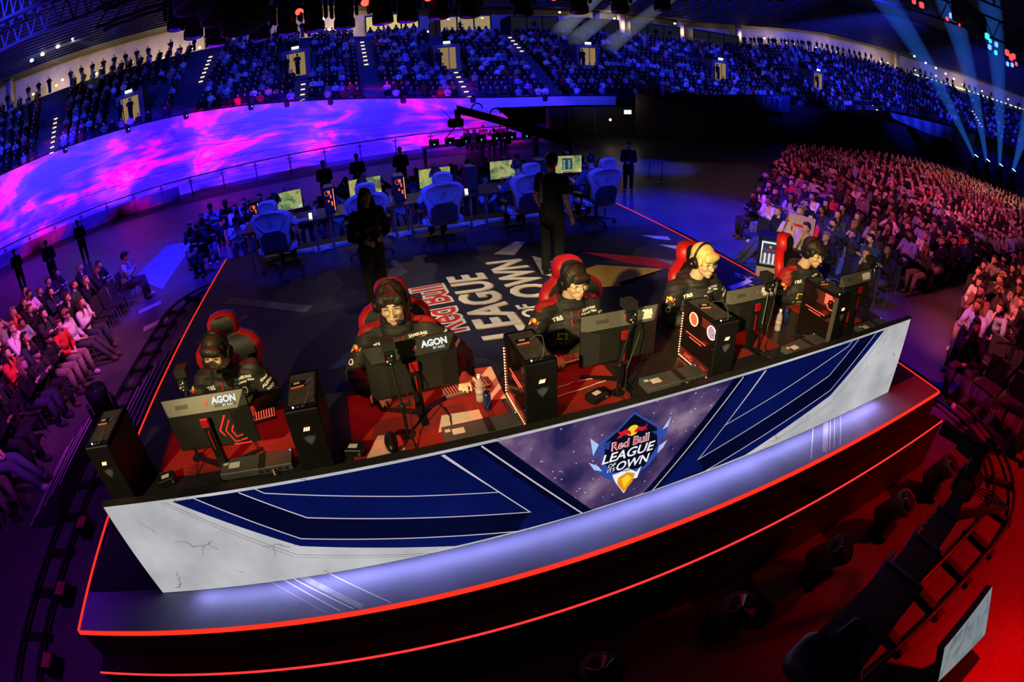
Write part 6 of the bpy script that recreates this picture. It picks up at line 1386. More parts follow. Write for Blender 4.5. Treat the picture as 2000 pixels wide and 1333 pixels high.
for k in range(4):                                   # rows behind the far desk
    y = 13.7 + 0.95 * k; x = -4.9 + 0.1 * k; n = 0
    while x < 7.7:
        n += 1; seats.append((x, y, 0.0, 'far rows', k + 1, n, rs.random() < 0.72)); x += 0.56
for k in range(33):                                  # the large block
    x = 8.75 + 0.92 * k; y1 = min(9.3 + 0.80 * (x - 8.75), 20.5); y = max(5.45, 0.24 * x - 1.0); y = 5.45 + 0.56 * math.ceil((y - 5.45) / 0.56); n = int(round((y - 5.45) / 0.56))
    while y < y1:
        n += 1; seats.append((x, y, -math.pi / 2, 'large block', k + 1, n, rs.random() < 0.90)); y += 0.56
for k in range(12):                                  # the block across the aisle
    x = 8.1 + 0.92 * k; y1 = min(2.5 + 0.40 * (x - 8.1), 4.2); y = y1; n = 0
    while y > 0.24 * x - 1.3:
        n += 1; seats.append((x, y, -math.pi / 2, 'aisle block', k + 1, n, rs.random() < 0.96)); y -= 0.56
seats.sort(key=lambda t: (t[0] ** 2 + t[1] ** 2) * (0.25 if 'steps' in t[3] else 1.0))
CHB = mat('audience_chair_black', (0.02, 0.02, 0.022), 0.6, noise=0.2); 
def aud_chair_meshes():
    a = MB(); a.bbox((0, 0.02, 0.44), (0.44, 0.42, 0.06), 0.02); b = MB(); b.bbox((0, 0.26, 0.68), (0.42, 0.05, 0.42), 0.02, Matrix.Rotation(-0.15, 3, 'X'))
    c = MB()
    for s in (-1, 1):
        c.tube([(0.2 * s, -0.2, 0.0), (0.2 * s, -0.16, 0.41)], 0.011, 6); c.tube([(0.2 * s, 0.26, 0.0), (0.2 * s, 0.2, 0.41), (0.2 * s, 0.27, 0.6)], 0.011, 6)
    f_ = MB(); f_.tube([(0.2, -0.2, 0.0), (0.2, -0.16, 0.41)], 0.011, 6); g_ = MB(); g_.tube([(0.2, 0.26, 0.0), (0.2, 0.2, 0.41), (0.2, 0.27, 0.6)], 0.011, 6)
    f2 = MB(); f2.tube([(-0.2, -0.2, 0.0), (-0.2, -0.16, 0.41)], 0.011, 6); g2 = MB(); g2.tube([(-0.2, 0.26, 0.0), (-0.2, 0.2, 0.41), (-0.2, 0.27, 0.6)], 0.011, 6)
    return a.mesh('seat', CHB), b.mesh('backrest', CHB), [m_.mesh('leg', METAL) for m_ in (f_, g_, f2, g2)]
CS, CBk, CL = aud_chair_meshes()
n_ind = 0; rest = []; person_used = set()
for x, y, rz, blk, row, st, filled in seats:
    if 'aisle' in blk and (x - 9.0) ** 2 + (y - 1.5) ** 2 < 1.2: filled = False
    jx, jy, jr = rs.uniform(-.03, .03), rs.uniform(-.03, .03), rs.uniform(-.25, .25)
    chair = 'steps' in blk or ('large' in blk and row <= 2) or ('aisle' in blk and row <= 2)
    if chair:
        c = empty('audience_chair', (x, y, 0), rz, 'black steel-legged chair, %s seat of the %s row, %s' % (ordn(st), ordn(row), blk), 'chair', 'audience chairs')
        link('seat', CS, c); link('backrest', CBk, c); [link('leg', m_, c) for m_ in CL]
    if not filled: continue
    k = rs.randrange(len(POSES))
    while POSES[k][0] == 4 and row > 1: k = rs.randrange(len(POSES))
    tn_, tc_, _ = rs.choice(TP); tc_ = tuple(min(1, v * rs.uniform(.8, 1.2)) for v in tc_)
    if n_ind < 290:
        lab = 'spectator in %s top, %s, %s seat of the %s row of the %s' % (tn_, HAIRN[POSES[k][1]], ordn(st), ordn(row), blk)
        big = n_ind < 75
        if big:
            o = link('person', SPL[k][0]); tag(o, lab, 'person', 'floor spectators')
            for nm, me in zip(('hair', 'top', 'trousers', 'shoe', 'shoe'), SPL[k][1:]): c = link(nm, me, o); c.color = (*tc_, 1)
        else:
            o = link('person', SPM[k]); tag(o, lab, 'person', 'floor spectators')
        o.color = (*tc_, 1); o.location = (x + jx, y + jy, 0.0); o.rotation_euler = (0, 0, rz + jr); s_ = rs.uniform(.95, 1.06); o.scale = (s_, s_, s_); n_ind += 1
    else: rest.append((x + jx, y + jy, 0.0, rz + jr, tc_, k))
# the many farther spectators: one mass with a colour of its own per figure
def crowd_mat():
    m = bpy.data.materials.new('crowd_mass'); m.use_nodes = True; n, l = nodes_of(m); b = n['Principled BSDF']; b.inputs['Roughness'].default_value = 0.8; b.inputs['Specular IOR Level'].default_value = 0.2
    a = n.new('ShaderNodeVertexColor'); a.layer_name = 'col'; l.new(a.outputs[0], b.inputs['Base Color']); return m
CROWD = crowd_mat()
SKC = [(0.60, 0.38, 0.27), (0.66, 0.44, 0.33), (0.50, 0.31, 0.21), (0.30, 0.17, 0.10)]; HRC = [(0.012, 0.008, 0.006), (0.04, 0.02, 0.012), (0.07, 0.04, 0.02), (0.22, 0.14, 0.06)]; LGC = [(0.015, 0.015, 0.018), (0.03, 0.035, 0.06), (0.09, 0.11, 0.18), (0.2, 0.17, 0.12)]
def mass_variant(k, lod=0):
    parts = spect(*POSES[k], lod); vs, fs, ks = [], [], []
    for i, mb in enumerate(parts):
        b0 = len(vs); vs += mb.v
        for f in mb.f:
            f = tuple(b0 + q for q in f)
            for j in range(1, len(f) - 1): fs.append((f[0], f[j], f[j + 1])); ks.append(i)
    return np.array(vs), np.array(fs), np.array(ks)
def mass_build(name, people, variants, label):
    VS, FS, CSx, off = [], [], [], 0; r = random.Random(5)
    for (x, y, z, rz, tc_, k) in people:
        vs, fs, ks = variants[k % len(variants)]; c, s = math.cos(rz), math.sin(rz)
        w = np.empty_like(vs); w[:, 0] = vs[:, 0] * c - vs[:, 1] * s + x; w[:, 1] = vs[:, 0] * s + vs[:, 1] * c + y; w[:, 2] = vs[:, 2] + z
        pal = np.array([r.choice(SKC), r.choice(HRC), tc_, r.choice(LGC), (0.05, 0.05, 0.05)])
        VS.append(w); FS.append(fs + off); CSx.append(pal[ks]); off += len(vs)
    Vv = np.concatenate(VS); Ff = np.concatenate(FS); Cc = np.concatenate(CSx)
    me = bpy.data.meshes.new(name); me.vertices.add(len(Vv)); me.vertices.foreach_set('co', Vv.astype(np.float32).ravel())
    me.loops.add(len(Ff) * 3); me.loops.foreach_set('vertex_index', Ff.astype(np.int32).ravel()); me.polygons.add(len(Ff)); me.polygons.foreach_set('loop_start', np.arange(0, len(Ff) * 3, 3, dtype=np.int32))
    me.update(); me.validate()
    ca = me.color_attributes.new('col', 'FLOAT_COLOR', 'CORNER'); cc = np.ones((len(Ff) * 3, 4), np.float32); cc[:, :3] = np.repeat(Cc, 3, axis=0); ca.data.foreach_set('color', cc.ravel())
    me.materials.append(CROWD); o = link(name, me); tag(o, label, 'crowd', None, 'stuff'); return o
VAR = [mass_variant(k) for k in range(len(POSES))]
mass_build('floor_crowd', rest, VAR, 'packed seated spectators filling the back of the large block')
# ---- standing staff along the track barrier and behind the far desk
base = stander(0, 0, 0, 1.78, 'security person in black standing by the track barrier with folded hands', HAIRD, False, (((-0.24, 0.0, 1.10), (-0.06, -0.20, 1.06)), ((0.24, 0.0, 1.10), (0.06, -0.20, 1.04))), CLB, 'person', 'standing floor staff', 0.0, None, 1.0)
spots_ = [(PZ(169, 511, 0), 0.4, 'security person in black with pale shoes standing before the blue track barrier'), (PZ(112, 560, 0), 0.6, 'person in dark clothes standing behind the back row of the steps block'), (PZ(48, 568, 0), 0.7, 'person in dark clothes standing by the barrier at the picture edge'),
          (PZ(630, 318, 1.7), 0.0, 'person in black standing behind the far desk between first and second monitors'), (PZ(695, 304, 1.7), 0.1, 'person in a dark top standing behind the second game monitor'), (PZ(780, 291, 1.7), 0.0, 'person in black standing behind the third game monitor'), (PZ(1228, 286, 1.6), -0.6, 'person with a blue-lit face working beside the ramp wall')]
for i, (p, rz, lab) in enumerate(spots_):
    o = base if i == 0 else dup(base, None, None, lab); o.location = (p.x, p.y, 0); o.rotation_euler = (0, 0, rz); o['label'] = lab
# ------------------------------------------------------------------ the stands: crowd, aisles, doorways, lamps, suites
def row_pos(s, r, extra=0.5):
    p, nn = ov_at(s); o, z = stand_base(s); q = p + nn * (o + (r + extra) * RUN); return V((q.x, q.y, z + r * RISE)), nn
def to_px(P):
    d = (V(P) - CAM); c = V((d.dot(AX[0]), d.dot(AX[1]), d.dot(AX[2]))); th = math.acos(max(-1, min(1, -c.z / c.length))); r = 2 * F_PX * math.sin(th / 2); k = math.hypot(c.x, c.y) + 1e-9
    return W_ / 2 + c.x / k * r, H_ / 2 - c.y / k * r
SS = [i * 0.5 for i in range(int(S_END / 0.5))]
def s_near(px, r):
    return min(SS, key=lambda s: abs(to_px(row_pos(s, r)[0])[0] - px))
AISLES = [(97, 2, 0, 9), (402, 9, 7, 14), (598, 2, 0, 5), (706, 11, 8, 15), (903, 4, 0, 10), (1000, 13, 11, 16), (1470, 8, 6, 11), (1690, 2, 0, 3), (1905, 5, 3, 9)]
aisle_s = [(s_near(px, r), r0, r1) for px, r, r0, r1 in AISLES]
DOORS = [(259, 3), (581, 7), (868, 8), (1138, 8), (1390, 7), (1580, 6)]
door_s = [(s_near(px, r), r) for px, r in DOORS]
rc = random.Random(8); people = []
s = 1.0
while s < S_END - 1:
    for r in range(NR):
        if any(abs(s - a) < 0.75 for a, _, _ in aisle_s): continue
        if any(abs(s - d) < 1.7 and dr - 2 <= r <= dr + 4 for d, dr in door_s): continue
        if rc.random() < 0.10: continue
        P, nn = row_pos(s + rc.uniform(-.05, .05), r, 0.35); tc_ = rc.choice(TP)[1]
        people.append((P.x, P.y, P.z - 0.02, math.atan2(nn.x, -nn.y) + math.pi if False else math.atan2(-nn.x, nn.y), tuple(min(1, v * rc.uniform(.7, 1.3)) for v in tc_), rc.randrange(6)))
    s += 0.53
# smaller figures: head, trunk, arms, legs in a few faces each
def tiny_variant(k):
    parts = [MB() for _ in range(5)]; h = V((0.02 * (k % 3 - 1), -0.02, 1.18))
    parts[0].ell(h, (0.08, 0.095, 0.115), None, 5, 4); parts[1].ell(h + V((0, 0.03, 0.035)), (0.088, 0.095, 0.10), None, 5, 3)
    parts[2].box((0, 0.05, 0.77), (0.40, 0.24, 0.56), None, None, 0.8); parts[3].box((0, -0.17, 0.50), (0.36, 0.46, 0.16)); parts[3].box((0, -0.38, 0.26), (0.32, 0.14, 0.46))
    for s_ in (-1, 1):
        e = V((0.26 * s_, -0.05, 0.74)); hd = V(((0.06, -0.12, 0.22, 0.05)[k % 4] * s_, -0.24, (0.66, 0.82, 1.0, 0.9)[k % 4]))
        parts[2].cyl((0.2 * s_, 0.04, 0.98), e, 0.07, 0.055, 3, None, False); parts[2].cyl(e, hd, 0.05, 0.04, 3, None, False)
    vs, fs, ks = [], [], []
    for i, mb in enumerate(parts):
        b0 = len(vs); vs += mb.v
        for f in mb.f:
            for j in range(1, len(f) - 1): fs.append((b0 + f[0], b0 + f[j], b0 + f[j + 1])); ks.append(i)
    return np.array(vs), np.array(fs), np.array(ks)
TV = [tiny_variant(k) for k in range(6)]
mass_build('stand_crowd', people, TV, 'thousands of blue-lit seated spectators filling the stepped stands')
# people standing along the concourse, seen against the lit wall
up = []
tall = TV[:]; 
for k in range(len(tall)):
    vs, fs, ks = tall[k]; vs = vs.copy(); vs[:, 1] *= np.where(vs[:, 2] < 0.6, 0.35, 1.0); vs[:, 2] = np.where(vs[:, 2] > 0.45, vs[:, 2] + 0.42, vs[:, 2] * 1.9); tall[k] = (vs, fs, ks)
s = 2.0
while s < S_END - 2:
    pxx = to_px(row_pos(s, NR)[0])[0]
    if rc.random() < (0.72 if pxx < 640 else 0.06 if pxx < 1450 else 0.6):
        P, nn = row_pos(s, NR, 0.3 + rc.uniform(-.2, .15)); up.append((P.x, P.y, P.z, math.atan2(-nn.x, nn.y) + rc.uniform(-.6, .6), tuple(v * 0.5 for v in rc.choice(TP[:60])[1]), rc.randrange(6)))
    s += 0.62
mass_build('concourse_crowd', up, tall, 'dark standing spectators lined along the concourse behind the top row')
# aisle step lights
SL = emis('step_lamp', (1.0, 0.62, 0.22), 4.0); lm = MB(); lm.b2((-0.16, -0.05, 0), (0.16, 0.05, 0.07)); lme = lm.mesh('step_light', SL)
for i, (a, r0, r1) in enumerate(aisle_s):
    for r in range(r0, r1):
        P, nn = row_pos(a, r, 0.0); o = link('step_light', lme); o.location = (P.x, P.y, P.z + 0.02); o.rotation_euler = (0, 0, math.atan2(-nn.x, nn.y))
        tag(o, 'small amber step light, %s up the %s aisle counted from the track bend' % (ordn(r - r0 + 1), ordn(i + 1)), 'light', 'amber step lights in the stand aisles')
# doorways cut into the stands
DM = emis('lit_corridor', (0.85, 0.55, 0.22), 0.32)
for i, (d, r) in enumerate(door_s):
    P, nn = row_pos(d, r - 1, 0.0); t = empty('doorway', (P.x, P.y, P.z), math.atan2(-nn.x, nn.y), 'lit concrete doorway in the stands with an exit sign, %s from the track bend' % ordn(i + 1), 'doorway', 'doorways in the stands')
    q = MB(); q.b2((-1.1, -0.1, -0.3), (1.1, 2.4, 2.15)); q.build('surround', mat('doorway_concrete', (0.14, 0.13, 0.13), 0.8, noise=0.3), t)
    q = MB(); q.b2((-0.7, -0.13, 0.0), (0.7, -0.11, 1.85)); dd = q.build('opening', DM, t)
    q = MB(); q.b2((-0.62, -0.15, 0.0), (-0.55, -0.13, 1.85)); q.b2((0.1, -0.15, 0.0), (0.17, -0.13, 1.85)); q.build('door_frame', mat('frame_grey', (0.2, 0.18, 0.15), 0.5), dd)
    q = MB(); q.b2((-0.28, -0.2, 2.2), (0.28, -0.12, 2.4)); q.build('exit_sign', emis('exit_glow', (0.75, 1.0, 0.55), 3.0), t)
    for k, xx in enumerate((-1.35, 1.35)):
        q = MB()
        for j in range(7): q.cyl((xx + 0.2 * j * (1 if k else -1), 0.1, 1.3), (xx + 0.2 * j * (1 if k else -1), 0.1, 2.2), 0.015, None, 4)
        q.cyl((xx, 0.1, 2.2), (xx + 1.2 * (1 if k else -1), 0.1, 2.2), 0.02, None, 4); q.build('guard_rail', BLACKM, t)
    for k in range(2 if i in (0, 1) else 1):
        vs, fs, ks = tall[(i + k) % 6]; q = MB(); q.add([tuple(v) for v in vs], [tuple(f) for f in fs]); o = q.build('person', CLB); tag(o, 'dark %s figure standing in the %s lit stand doorway from the bend' % (('first', 'second')[k], ordn(i + 1)), 'person', 'figures in the stand doorways')
        w = Matrix.Rotation(math.atan2(-nn.x, nn.y), 3, 'Z') @ V((-0.75 + 0.9 * k, -0.55 - 0.3 * k, -0.15)); o.location = (P.x + w.x, P.y + w.y, P.z); o.rotation_euler = (0, 0, math.atan2(-nn.x, nn.y))
# lamps under the concourse soffit
lmp = {}
for nm, col, st in (('warm', (1.0, 0.72, 0.38), 14.0), ('blue', (0.25, 0.35, 1.0), 16.0), ('white', (0.9, 0.9, 1.0), 16.0)):
    q = MB(); q.ell((0, 0, 0), (0.13, 0.13, 0.10), None, 8, 6); lmp[nm] = q.mesh('lamp', emis('lamp_' + nm, col, st), True)
def on_stand(px, py, extra=1.5):
    s = s_near(px, NR); P, nn = row_pos(s, NR, extra); d = ray(px, py); t = math.hypot(P.x, P.y) / math.hypot(d.x, d.y); return CAM + d * t, nn
WL = [(46, 206), (65, 184), (86, 191), (110, 167), (122, 156), (160, 145), (188, 144), (200, 134), (258, 121), (312, 108), (320, 114), (333, 104), (374, 95), (390, 93), (452, 88), (465, 81), (518, 73), (590, 63), (627, 60), (643, 58), (632, 36), (664, 44), (835, 182 - 120), (1093, 24), (1200, 36), (1318, 46), (1493, 75), (1535, 84), (1550, 86), (1594, 93), (1635, 102), (1692, 114), (1685, 121), (1720, 120), (1734, 123), (1726, 130), (1750, 137), (1787, 137), (1828, 148), (1880, 165), (1918, 178), (1969, 194)]
for i, (px, py) in enumerate(WL):
    P, nn = on_stand(px, py, 1.2); o = link('concourse_lamp', lmp['warm']); o.location = P; tag(o, 'small warm lamp over the concourse, %s along from the track bend' % ordn(i + 1), 'lamp', 'warm concourse lamps')
    if i % 3 == 0: point('concourse_lamp_light', P + V((nn.x, nn.y, 0)) * 0.8 - V((0, 0, 0.2)), (1.0, 0.70, 0.36), 210, 0.25)
for j_, (px, py, k) in enumerate(((1786, 110, 'b'), (1808, 123, 'b'), (1828, 133, 'b'), (1847, 144, 'b'), (1863, 154, 'b'), (231, 34, 'b'), (62, 118, 'b'), (155, 67, 'b'), (83, 106, 'w'), (113, 91, 'w'), (142, 77, 'w'), (173, 62, 'w'), (207, 48, 'w'), (1674, 60, 'b'), (1595, 28, 'b'))):
    P, nn = on_stand(px, py, -6.0); o = link('roof_spotlight', lmp['blue' if k == 'b' else 'white']); o.location = P; o.scale = (1.5, 1.5, 1.5); tag(o, ('blue' if k == 'b' else 'white') + ' roof spotlight %s, %s of them' % ('above the lime light line' if j_ < 5 else 'near the picture corner' if j_ < 8 else 'in the corner string' if j_ < 13 else 'alone over the dark roof', ordn(j_ + 1 if j_ < 5 else j_ - 4 if j_ < 8 else j_ - 7 if j_ < 13 else j_ - 12)), 'lamp', ('blue' if k == 'b' else 'white') + ' roof spotlights')
# pillars at the concourse
for i, px in enumerate((22, 425, 1175, 1225, 1340, 1452, 1755)):
    s = s_near(px, NR); P, nn = row_pos(s, NR, 1.9); q = MB(); q.cyl((P.x, P.y, P.z), (P.x, P.y, P.z + 3.4), 0.42, None, 14); o = q.build('column_%d' % (i + 1), CONW, None, True); o['kind'] = 'structure'; o['label'] = 'round pale pillar on the concourse'
    if px in (1175, 1225, 1340, 1452): point('pillar_lamp_light', P + V((-nn.x, -nn.y, 0)) * 0.9 + V((0, 0, 1.6)), (1.0, 0.70, 0.36), 70, 0.2)
# hospitality suites with lit windows over the top row
def suite(pxa, pxb, n, lit, label, fascia):
    sa, sb = s_near(pxa, NR), s_near(pxb, NR); t = empty('suite_box', (0, 0, -1.15), 0, label, 'suite', 'hospitality suites over the stands')
    A, nn = row_pos(sa, NR, 0.2); B, _ = row_pos(sb, NR, 0.2); d = (B - A); L = math.hypot(d.x, d.y); d = V((d.x / L, d.y / L, 0)); nv = V((nn.x, nn.y, 0)); z0 = A.z
    q = MB(); q.prism([(0, 0), (L, 0), (L, 3.3), (0, 3.3)], A + nv * 0.25, d, (0, 0, 1), nv * 2.5); q.build('shell', mat('suite_grey', (0.06, 0.06, 0.075), 0.7, noise=0.2), t)
    q = MB(); q.prism([(0, 0.15), (L, 0.15), (L, 1.55), (0, 1.55)], A + nv * 0.2, d, (0, 0, 1), nv * 0.05); fa = q.build('fascia', mat('fascia_panel', (0.22, 0.24, 0.3), 0.5, noise=0.2, nscale=2), t)
    w = L / n
    for k in range(n):
        q = MB(); q.prism([(k * w + .08, 1.62), ((k + 1) * w - .08, 1.62), ((k + 1) * w - .08, 3.1), (k * w + .08, 3.1)], A + nv * 0.19, d, (0, 0, 1), nv * 0.05); wn = q.build('window', emis('suite_window_%s' % lit, {2: (0.85, 0.66, 0.24), 1: (0.42, 0.32, 0.17), 0: (0.01, 0.012, 0.02)}[lit], 0.75), t)
        if lit:
            for j in range(2):
                c = A + d * (k * w + w * (0.25 + 0.45 * j)) + nv * 0.15 + V((0, 0, 1.62)); q = MB(); q.ell(c + V((0, 0, 0.30)), (0.12, 0.1, 0.15), None, 8, 6); q.ell(c + V((0, 0, 0.02)), (0.26, 0.12, 0.2), None, 8, 6); q.build('guest_silhouette', BLACKM, wn)
            q = MB(); c = A + d * (k * w + w * 0.5) + nv * 0.17 + V((0, 0, 2.9)); q.ell(c, (0.12, 0.04, 0.05), None, 8, 4); q.build('ceiling_lamp', lmp['warm'].materials[0], wn)
    for k in range(n + 1):
        q = MB(); q.prism([(k * w - .05, 1.55), (k * w + .05, 1.55), (k * w + .05, 3.3), (k * w - .05, 3.3)], A + nv * 0.14, d, (0, 0, 1), nv * 0.08); q.build('mullion', BLACKM, t)
    return t
suite(714, 822, 3, 2, 'suite with three bright yellow windows over the stands', 0); suite(856, 958, 3, 1, 'suite with three dim amber windows above a blue fascia', 1)
suite(996, 1092, 3, 0, 'dark suite with black windows next to the dim amber one', 0); suite(1116, 1210, 3, 0, 'dark suite with black windows between two pale pillars', 0); suite(1232, 1330, 3, 0, 'dark suite with black windows beside the third pale pillar', 0); suite(1352, 1442, 3, 0, 'dark suite with black windows before the standing terrace', 0)
# green-yellow light line on the far balcony
A, nn = on_stand(1768, 140, -0.5); B, nb = on_stand(1998, 214, -0.5); q = MB(); N = 12; pts = []
for k in range(N + 1):
    f = k / N; P, _ = on_stand(1768 + 230 * f, 140 + 74 * f - 2 * math.sin(math.pi * f), -0.5); pts.append(P)
q.tube(pts, 0.10, 6); tag(q.build('balcony_light_line', emis('lime_line', (0.75, 0.95, 0.25), 2.2)), 'long lime-yellow light line along the far balcony', 'light')
# lamps and blinders clamped to the wall over the track
for i, (px, py) in enumerate(((137, 283), (247, 258), (370, 240), (497, 226), (562, 219), (642, 207), (783, 196), (925, 190), (1062, 187))):
    s = s_near(px, 0); p, nn2 = ov_at(s); c, z = top_of(s); b = p + nn2 * (c - 0.05); q = MB(); q.bbox((0, 0, 0), (0.34, 0.3, 0.42), 0.05); q.box((0, 0, 0.26), (0.12, 0.12, 0.2)); o = q.build('wall_projector', BLACKM); o.location = (b.x, b.y, z + 0.62); o.rotation_euler = (0, 0, math.atan2(-nn2.x, nn2.y))
    tag(o, 'black projector clamped to the white track wall, %s from the bend' % ordn(i + 1), 'projector', 'projectors on the track wall')
    if i in (0, 1, 2, 3): q = MB(); q.cyl((0.1, -0.15, 0.0), (0.1, -0.17, 0.0), 0.03, None, 8); q.build('lens', emis('projector_lens', (0.3, 0.8, 1.0), 5.0), o)
# ------------------------------------------------------------------ fence along the track, drapes, tunnel mouth
fence = empty('track_fence', (0, 0, 0), 0, 'steel and glass fence with a dark handrail along the inside of the track', 'fence')
FO, FH = -1.5, 1.18
def fp(s, o=FO): p, nn = ov_at(s); q = p + nn * o; return V((q.x, q.y, 0)), nn
hr_ = MB(); hr_.tube([fp(s_)[0] + V((0, 0, FH)) for s_ in np.arange(14, S_A + 21, 1.3)], 0.035, 6); hr_.build('handrail', BLACKM, fence)
pm = MB(); pm.box((0, 0, 0.52), (0.07, 0.05, 1.04)); pm.box((0, -0.05, 0.98), (0.34, 0.05, 0.05)); pm.box((0, -0.05, 1.1), (0.06, 0.06, 0.16)); pmesh = pm.mesh('post', mat('post_grey', (0.12, 0.13, 0.15), 0.45, 0.4, noise=0.1))
gm_ = MB(); gm_.b2((-0.92, -0.006, 0.12), (0.92, 0.006, 1.0)); gmesh = gm_.mesh('glass_panel', mat('fence_glass', (0.6, 0.65, 0.8), 0.05, alpha=0.10, spec=0.6))
s_ = 14.0
while s_ < S_A + 20:
    P, nn = fp(s_); a_ = math.atan2(-nn.x, nn.y); o = link('post', pmesh, fence); o.location = P; o.rotation_euler = (0, 0, a_)
    P, nn = fp(s_ + 0.98); o = link('glass_panel', gmesh, fence); o.location = P; o.rotation_euler = (0, 0, math.atan2(-nn.x, nn.y)); s_ += 1.95
DRP = mat('black_drape', (0.008, 0.008, 0.011), 0.9, noise=0.3, nscale=1.5)
mb = MB(); pts = []
for i, s_ in enumerate(np.arange(S_A + 31, S_END, 0.35)):
    p, nn = ov_at(s_); q = p + nn * (0.3 + 0.09 * math.sin(i * 1.9)); pts += [(q.x, q.y, 0.0), (q.x, q.y, 3.15)]
mb.add(pts, [(2 * i, 2 * i + 2, 2 * i + 3, 2 * i + 1) for i in range(len(pts) // 2 - 1)]); struct('drape_wall', mb, DRP, label='tall black drapes hiding the far track')
mb = MB(); mb.b2((12.2, 30.6, 0), (21.0, 30.9, 2.0)); struct('tunnel_wall', mb, mat('tunnel_concrete', (0.05, 0.045, 0.05), 0.8, noise=0.3), label='dark concrete side wall of the tunnel ramp')
mb = MB(); mb.prism([(0, 0), (9, 0), (9, 1.1), (0, 3.1)], (17.5, 29.0, 0), (0.93, -0.36, 0), (0, 0, 1), (0.12, 0.3, 0)); struct('ramp_wall', mb, mat('tunnel_concrete'), label='sloping dark wall beside the tunnel ramp')
rl = empty('ramp_rail', (0, 0, 0), 0, 'thin dark handrail above the sloping ramp wall', 'rail')
q = MB(); q.cyl((17.5, 28.9, 4.0), (25.9, 25.7, 2.0), 0.03, None, 6); q.build('handrail', BLACK, rl)
for k in range(6):
    f = k / 5; q = MB(); q.cyl((17.5 + 8.4 * f, 28.9 - 3.2 * f, 3.1 - 2.0 * f), (17.5 + 8.4 * f, 28.9 - 3.2 * f, 4.0 - 2.0 * f), 0.025, None, 6); q.build('post', BLACK, rl)
for i, (px, py, w, lab) in enumerate(((1226, 219, 0.45, 'bright green-white exit sign over the ramp'), (1143, 216, 0.5, 'yellow-green exit sign over the tunnel door'))):
    P = PY(px, py, 30.55 if i else 28.0); q = MB(); q.box(P, (w, 0.08, 0.24 if not i else 0.14)); tag(q.build('exit_sign', emis('exit_%d' % i, ((0.75, 1.0, 0.8), (0.75, 0.95, 0.2))[i], 2.5)), lab, 'sign', 'exit signs')
P = PY(1147, 245, 29.7); q = MB(); q.box((P.x, 30.5, 1.0), (1.9, 0.12, 2.0)); q.box((P.x, 30.42, 1.0), (1.6, 0.06, 1.9), None, 1); o = q.build('door_1', [mat('door_frame_grey', (0.10, 0.09, 0.09), 0.6), mat('door_dark', (0.02, 0.02, 0.025), 0.5)]); o['kind'] = 'structure'; o['label'] = 'dark door in the tunnel wall'
point('tunnel_lamp_light', (P.x + 2.5, 28.8, 2.4), (1.0, 0.75, 0.45), 8, 0.1)
q = MB(); P = PY(1192, 234, 28.6); q.ell(P, 0.07, None, 8, 6); tag(q.build('work_lamp', lmp['warm'].materials[0]), 'small warm work lamp beside the ramp', 'lamp')
# banners
def cloth(name, pxs, dist_y, m, label, waves=6):
    A, B, C_, D_ = [PY(px, py, dist_y) for px, py in pxs]; q = MB(); N = 40; vs = []
    for i in range(N + 1):
        f = i / N; off = V((0, -0.10 * (1 + math.sin(f * waves * 6.28)), 0)); vs += [A.lerp(B, f) + off, D_.lerp(C_, f) + off]
    q.add(vs, [(2 * i, 2 * i + 1, 2 * i + 3, 2 * i + 2) for i in range(N)]); return tag(q.build(name, m, None, True), label, 'banner'), A, B, C_, D_
bn, A, B, C_, D_ = cloth('supporter_banner', ((1334, 186), (1540, 186), (1540, 219), (1334, 217)), 30.0, mat('banner_navy', (0.035, 0.045, 0.10), 0.85, noise=0.2, nscale=2), 'dark blue supporter banner with hand-painted pale lettering below the stands', 3)
q = MB(); ax_ = (B - A).normalized(); vs, fs = text_geo('NØ KC, NØ PARTY', 1.0, 0.012, 0.1); x0 = min(p[0] for p in vs); x1 = max(p[0] for p in vs); L = (B - A).length * 0.82 / (x1 - x0); c = (A + B + C_ + D_) / 4
q.add([c + ax_ * ((p[0] - (x0 + x1) / 2) * L) + V((0, -0.26, (p[1] - 0.0) * L * 1.25)) for p in vs], fs); q.build('lettering', mat('banner_paint', (0.20, 0.26, 0.42), 0.8, noise=0.3, nscale=6), bn)
P4 = [PR(*p, 62) for p in ((1738, 220), (1905, 262), (1900, 290), (1745, 232))]; q = MB(); N = 30; vs = []
for i in range(N + 1): f = i / N; sg = 0.3 * math.sin(f * 3.14); vs += [P4[0].lerp(P4[1], f), P4[3].lerp(P4[2], f) - V((0, 0, sg))]
q.add(vs, [(2 * i, 2 * i + 1, 2 * i + 3, 2 * i + 2) for i in range(N)]); q.m = [i // 2 % 2 for i in range(N)]; tag(q.build('striped_banner', [mat('banner_teal', (0.10, 0.16, 0.22), 0.85, noise=0.2), mat('banner_slate', (0.05, 0.08, 0.12), 0.85, noise=0.2)]), 'striped slate and teal banner hanging below the far stands', 'banner')
# pale flat patch on the floor towards the steps block
cp = [PZ(*p, 0.0) for p in ((326, 480), (384, 470), (318, 566), (262, 545))]; q = MB(); q.prism([(p.x, p.y) for p in cp][::-1], (0, 0, 0.002), (1, 0, 0), (0, 1, 0), (0, 0, 0.008)); tag(q.build('pale_floor_patch', mat('floor_patch_pale', (0.34, 0.36, 0.44), 0.8, noise=0.2, nscale=3)), 'pale flat patch on the floor beyond the steps block', 'carpet')
for i, p in enumerate(((292, 600), (303, 632))):
    c = PZ(*p, 0.01); q = MB(); q.prism([(-.35, -.12), (.3, -.16), (.36, .12), (-.28, .15)], (c.x, c.y, 0.001), (0.8, 0.6, 0), (-0.6, 0.8, 0), (0, 0, 0.004)); tag(q.build('floor_sticker', mat('sticker_pale', (0.4, 0.4, 0.42), 0.6, noise=0.2)), ('larger', 'smaller')[i] + ' pale floor sticker beside the curved rail', 'sticker', 'pale floor stickers')
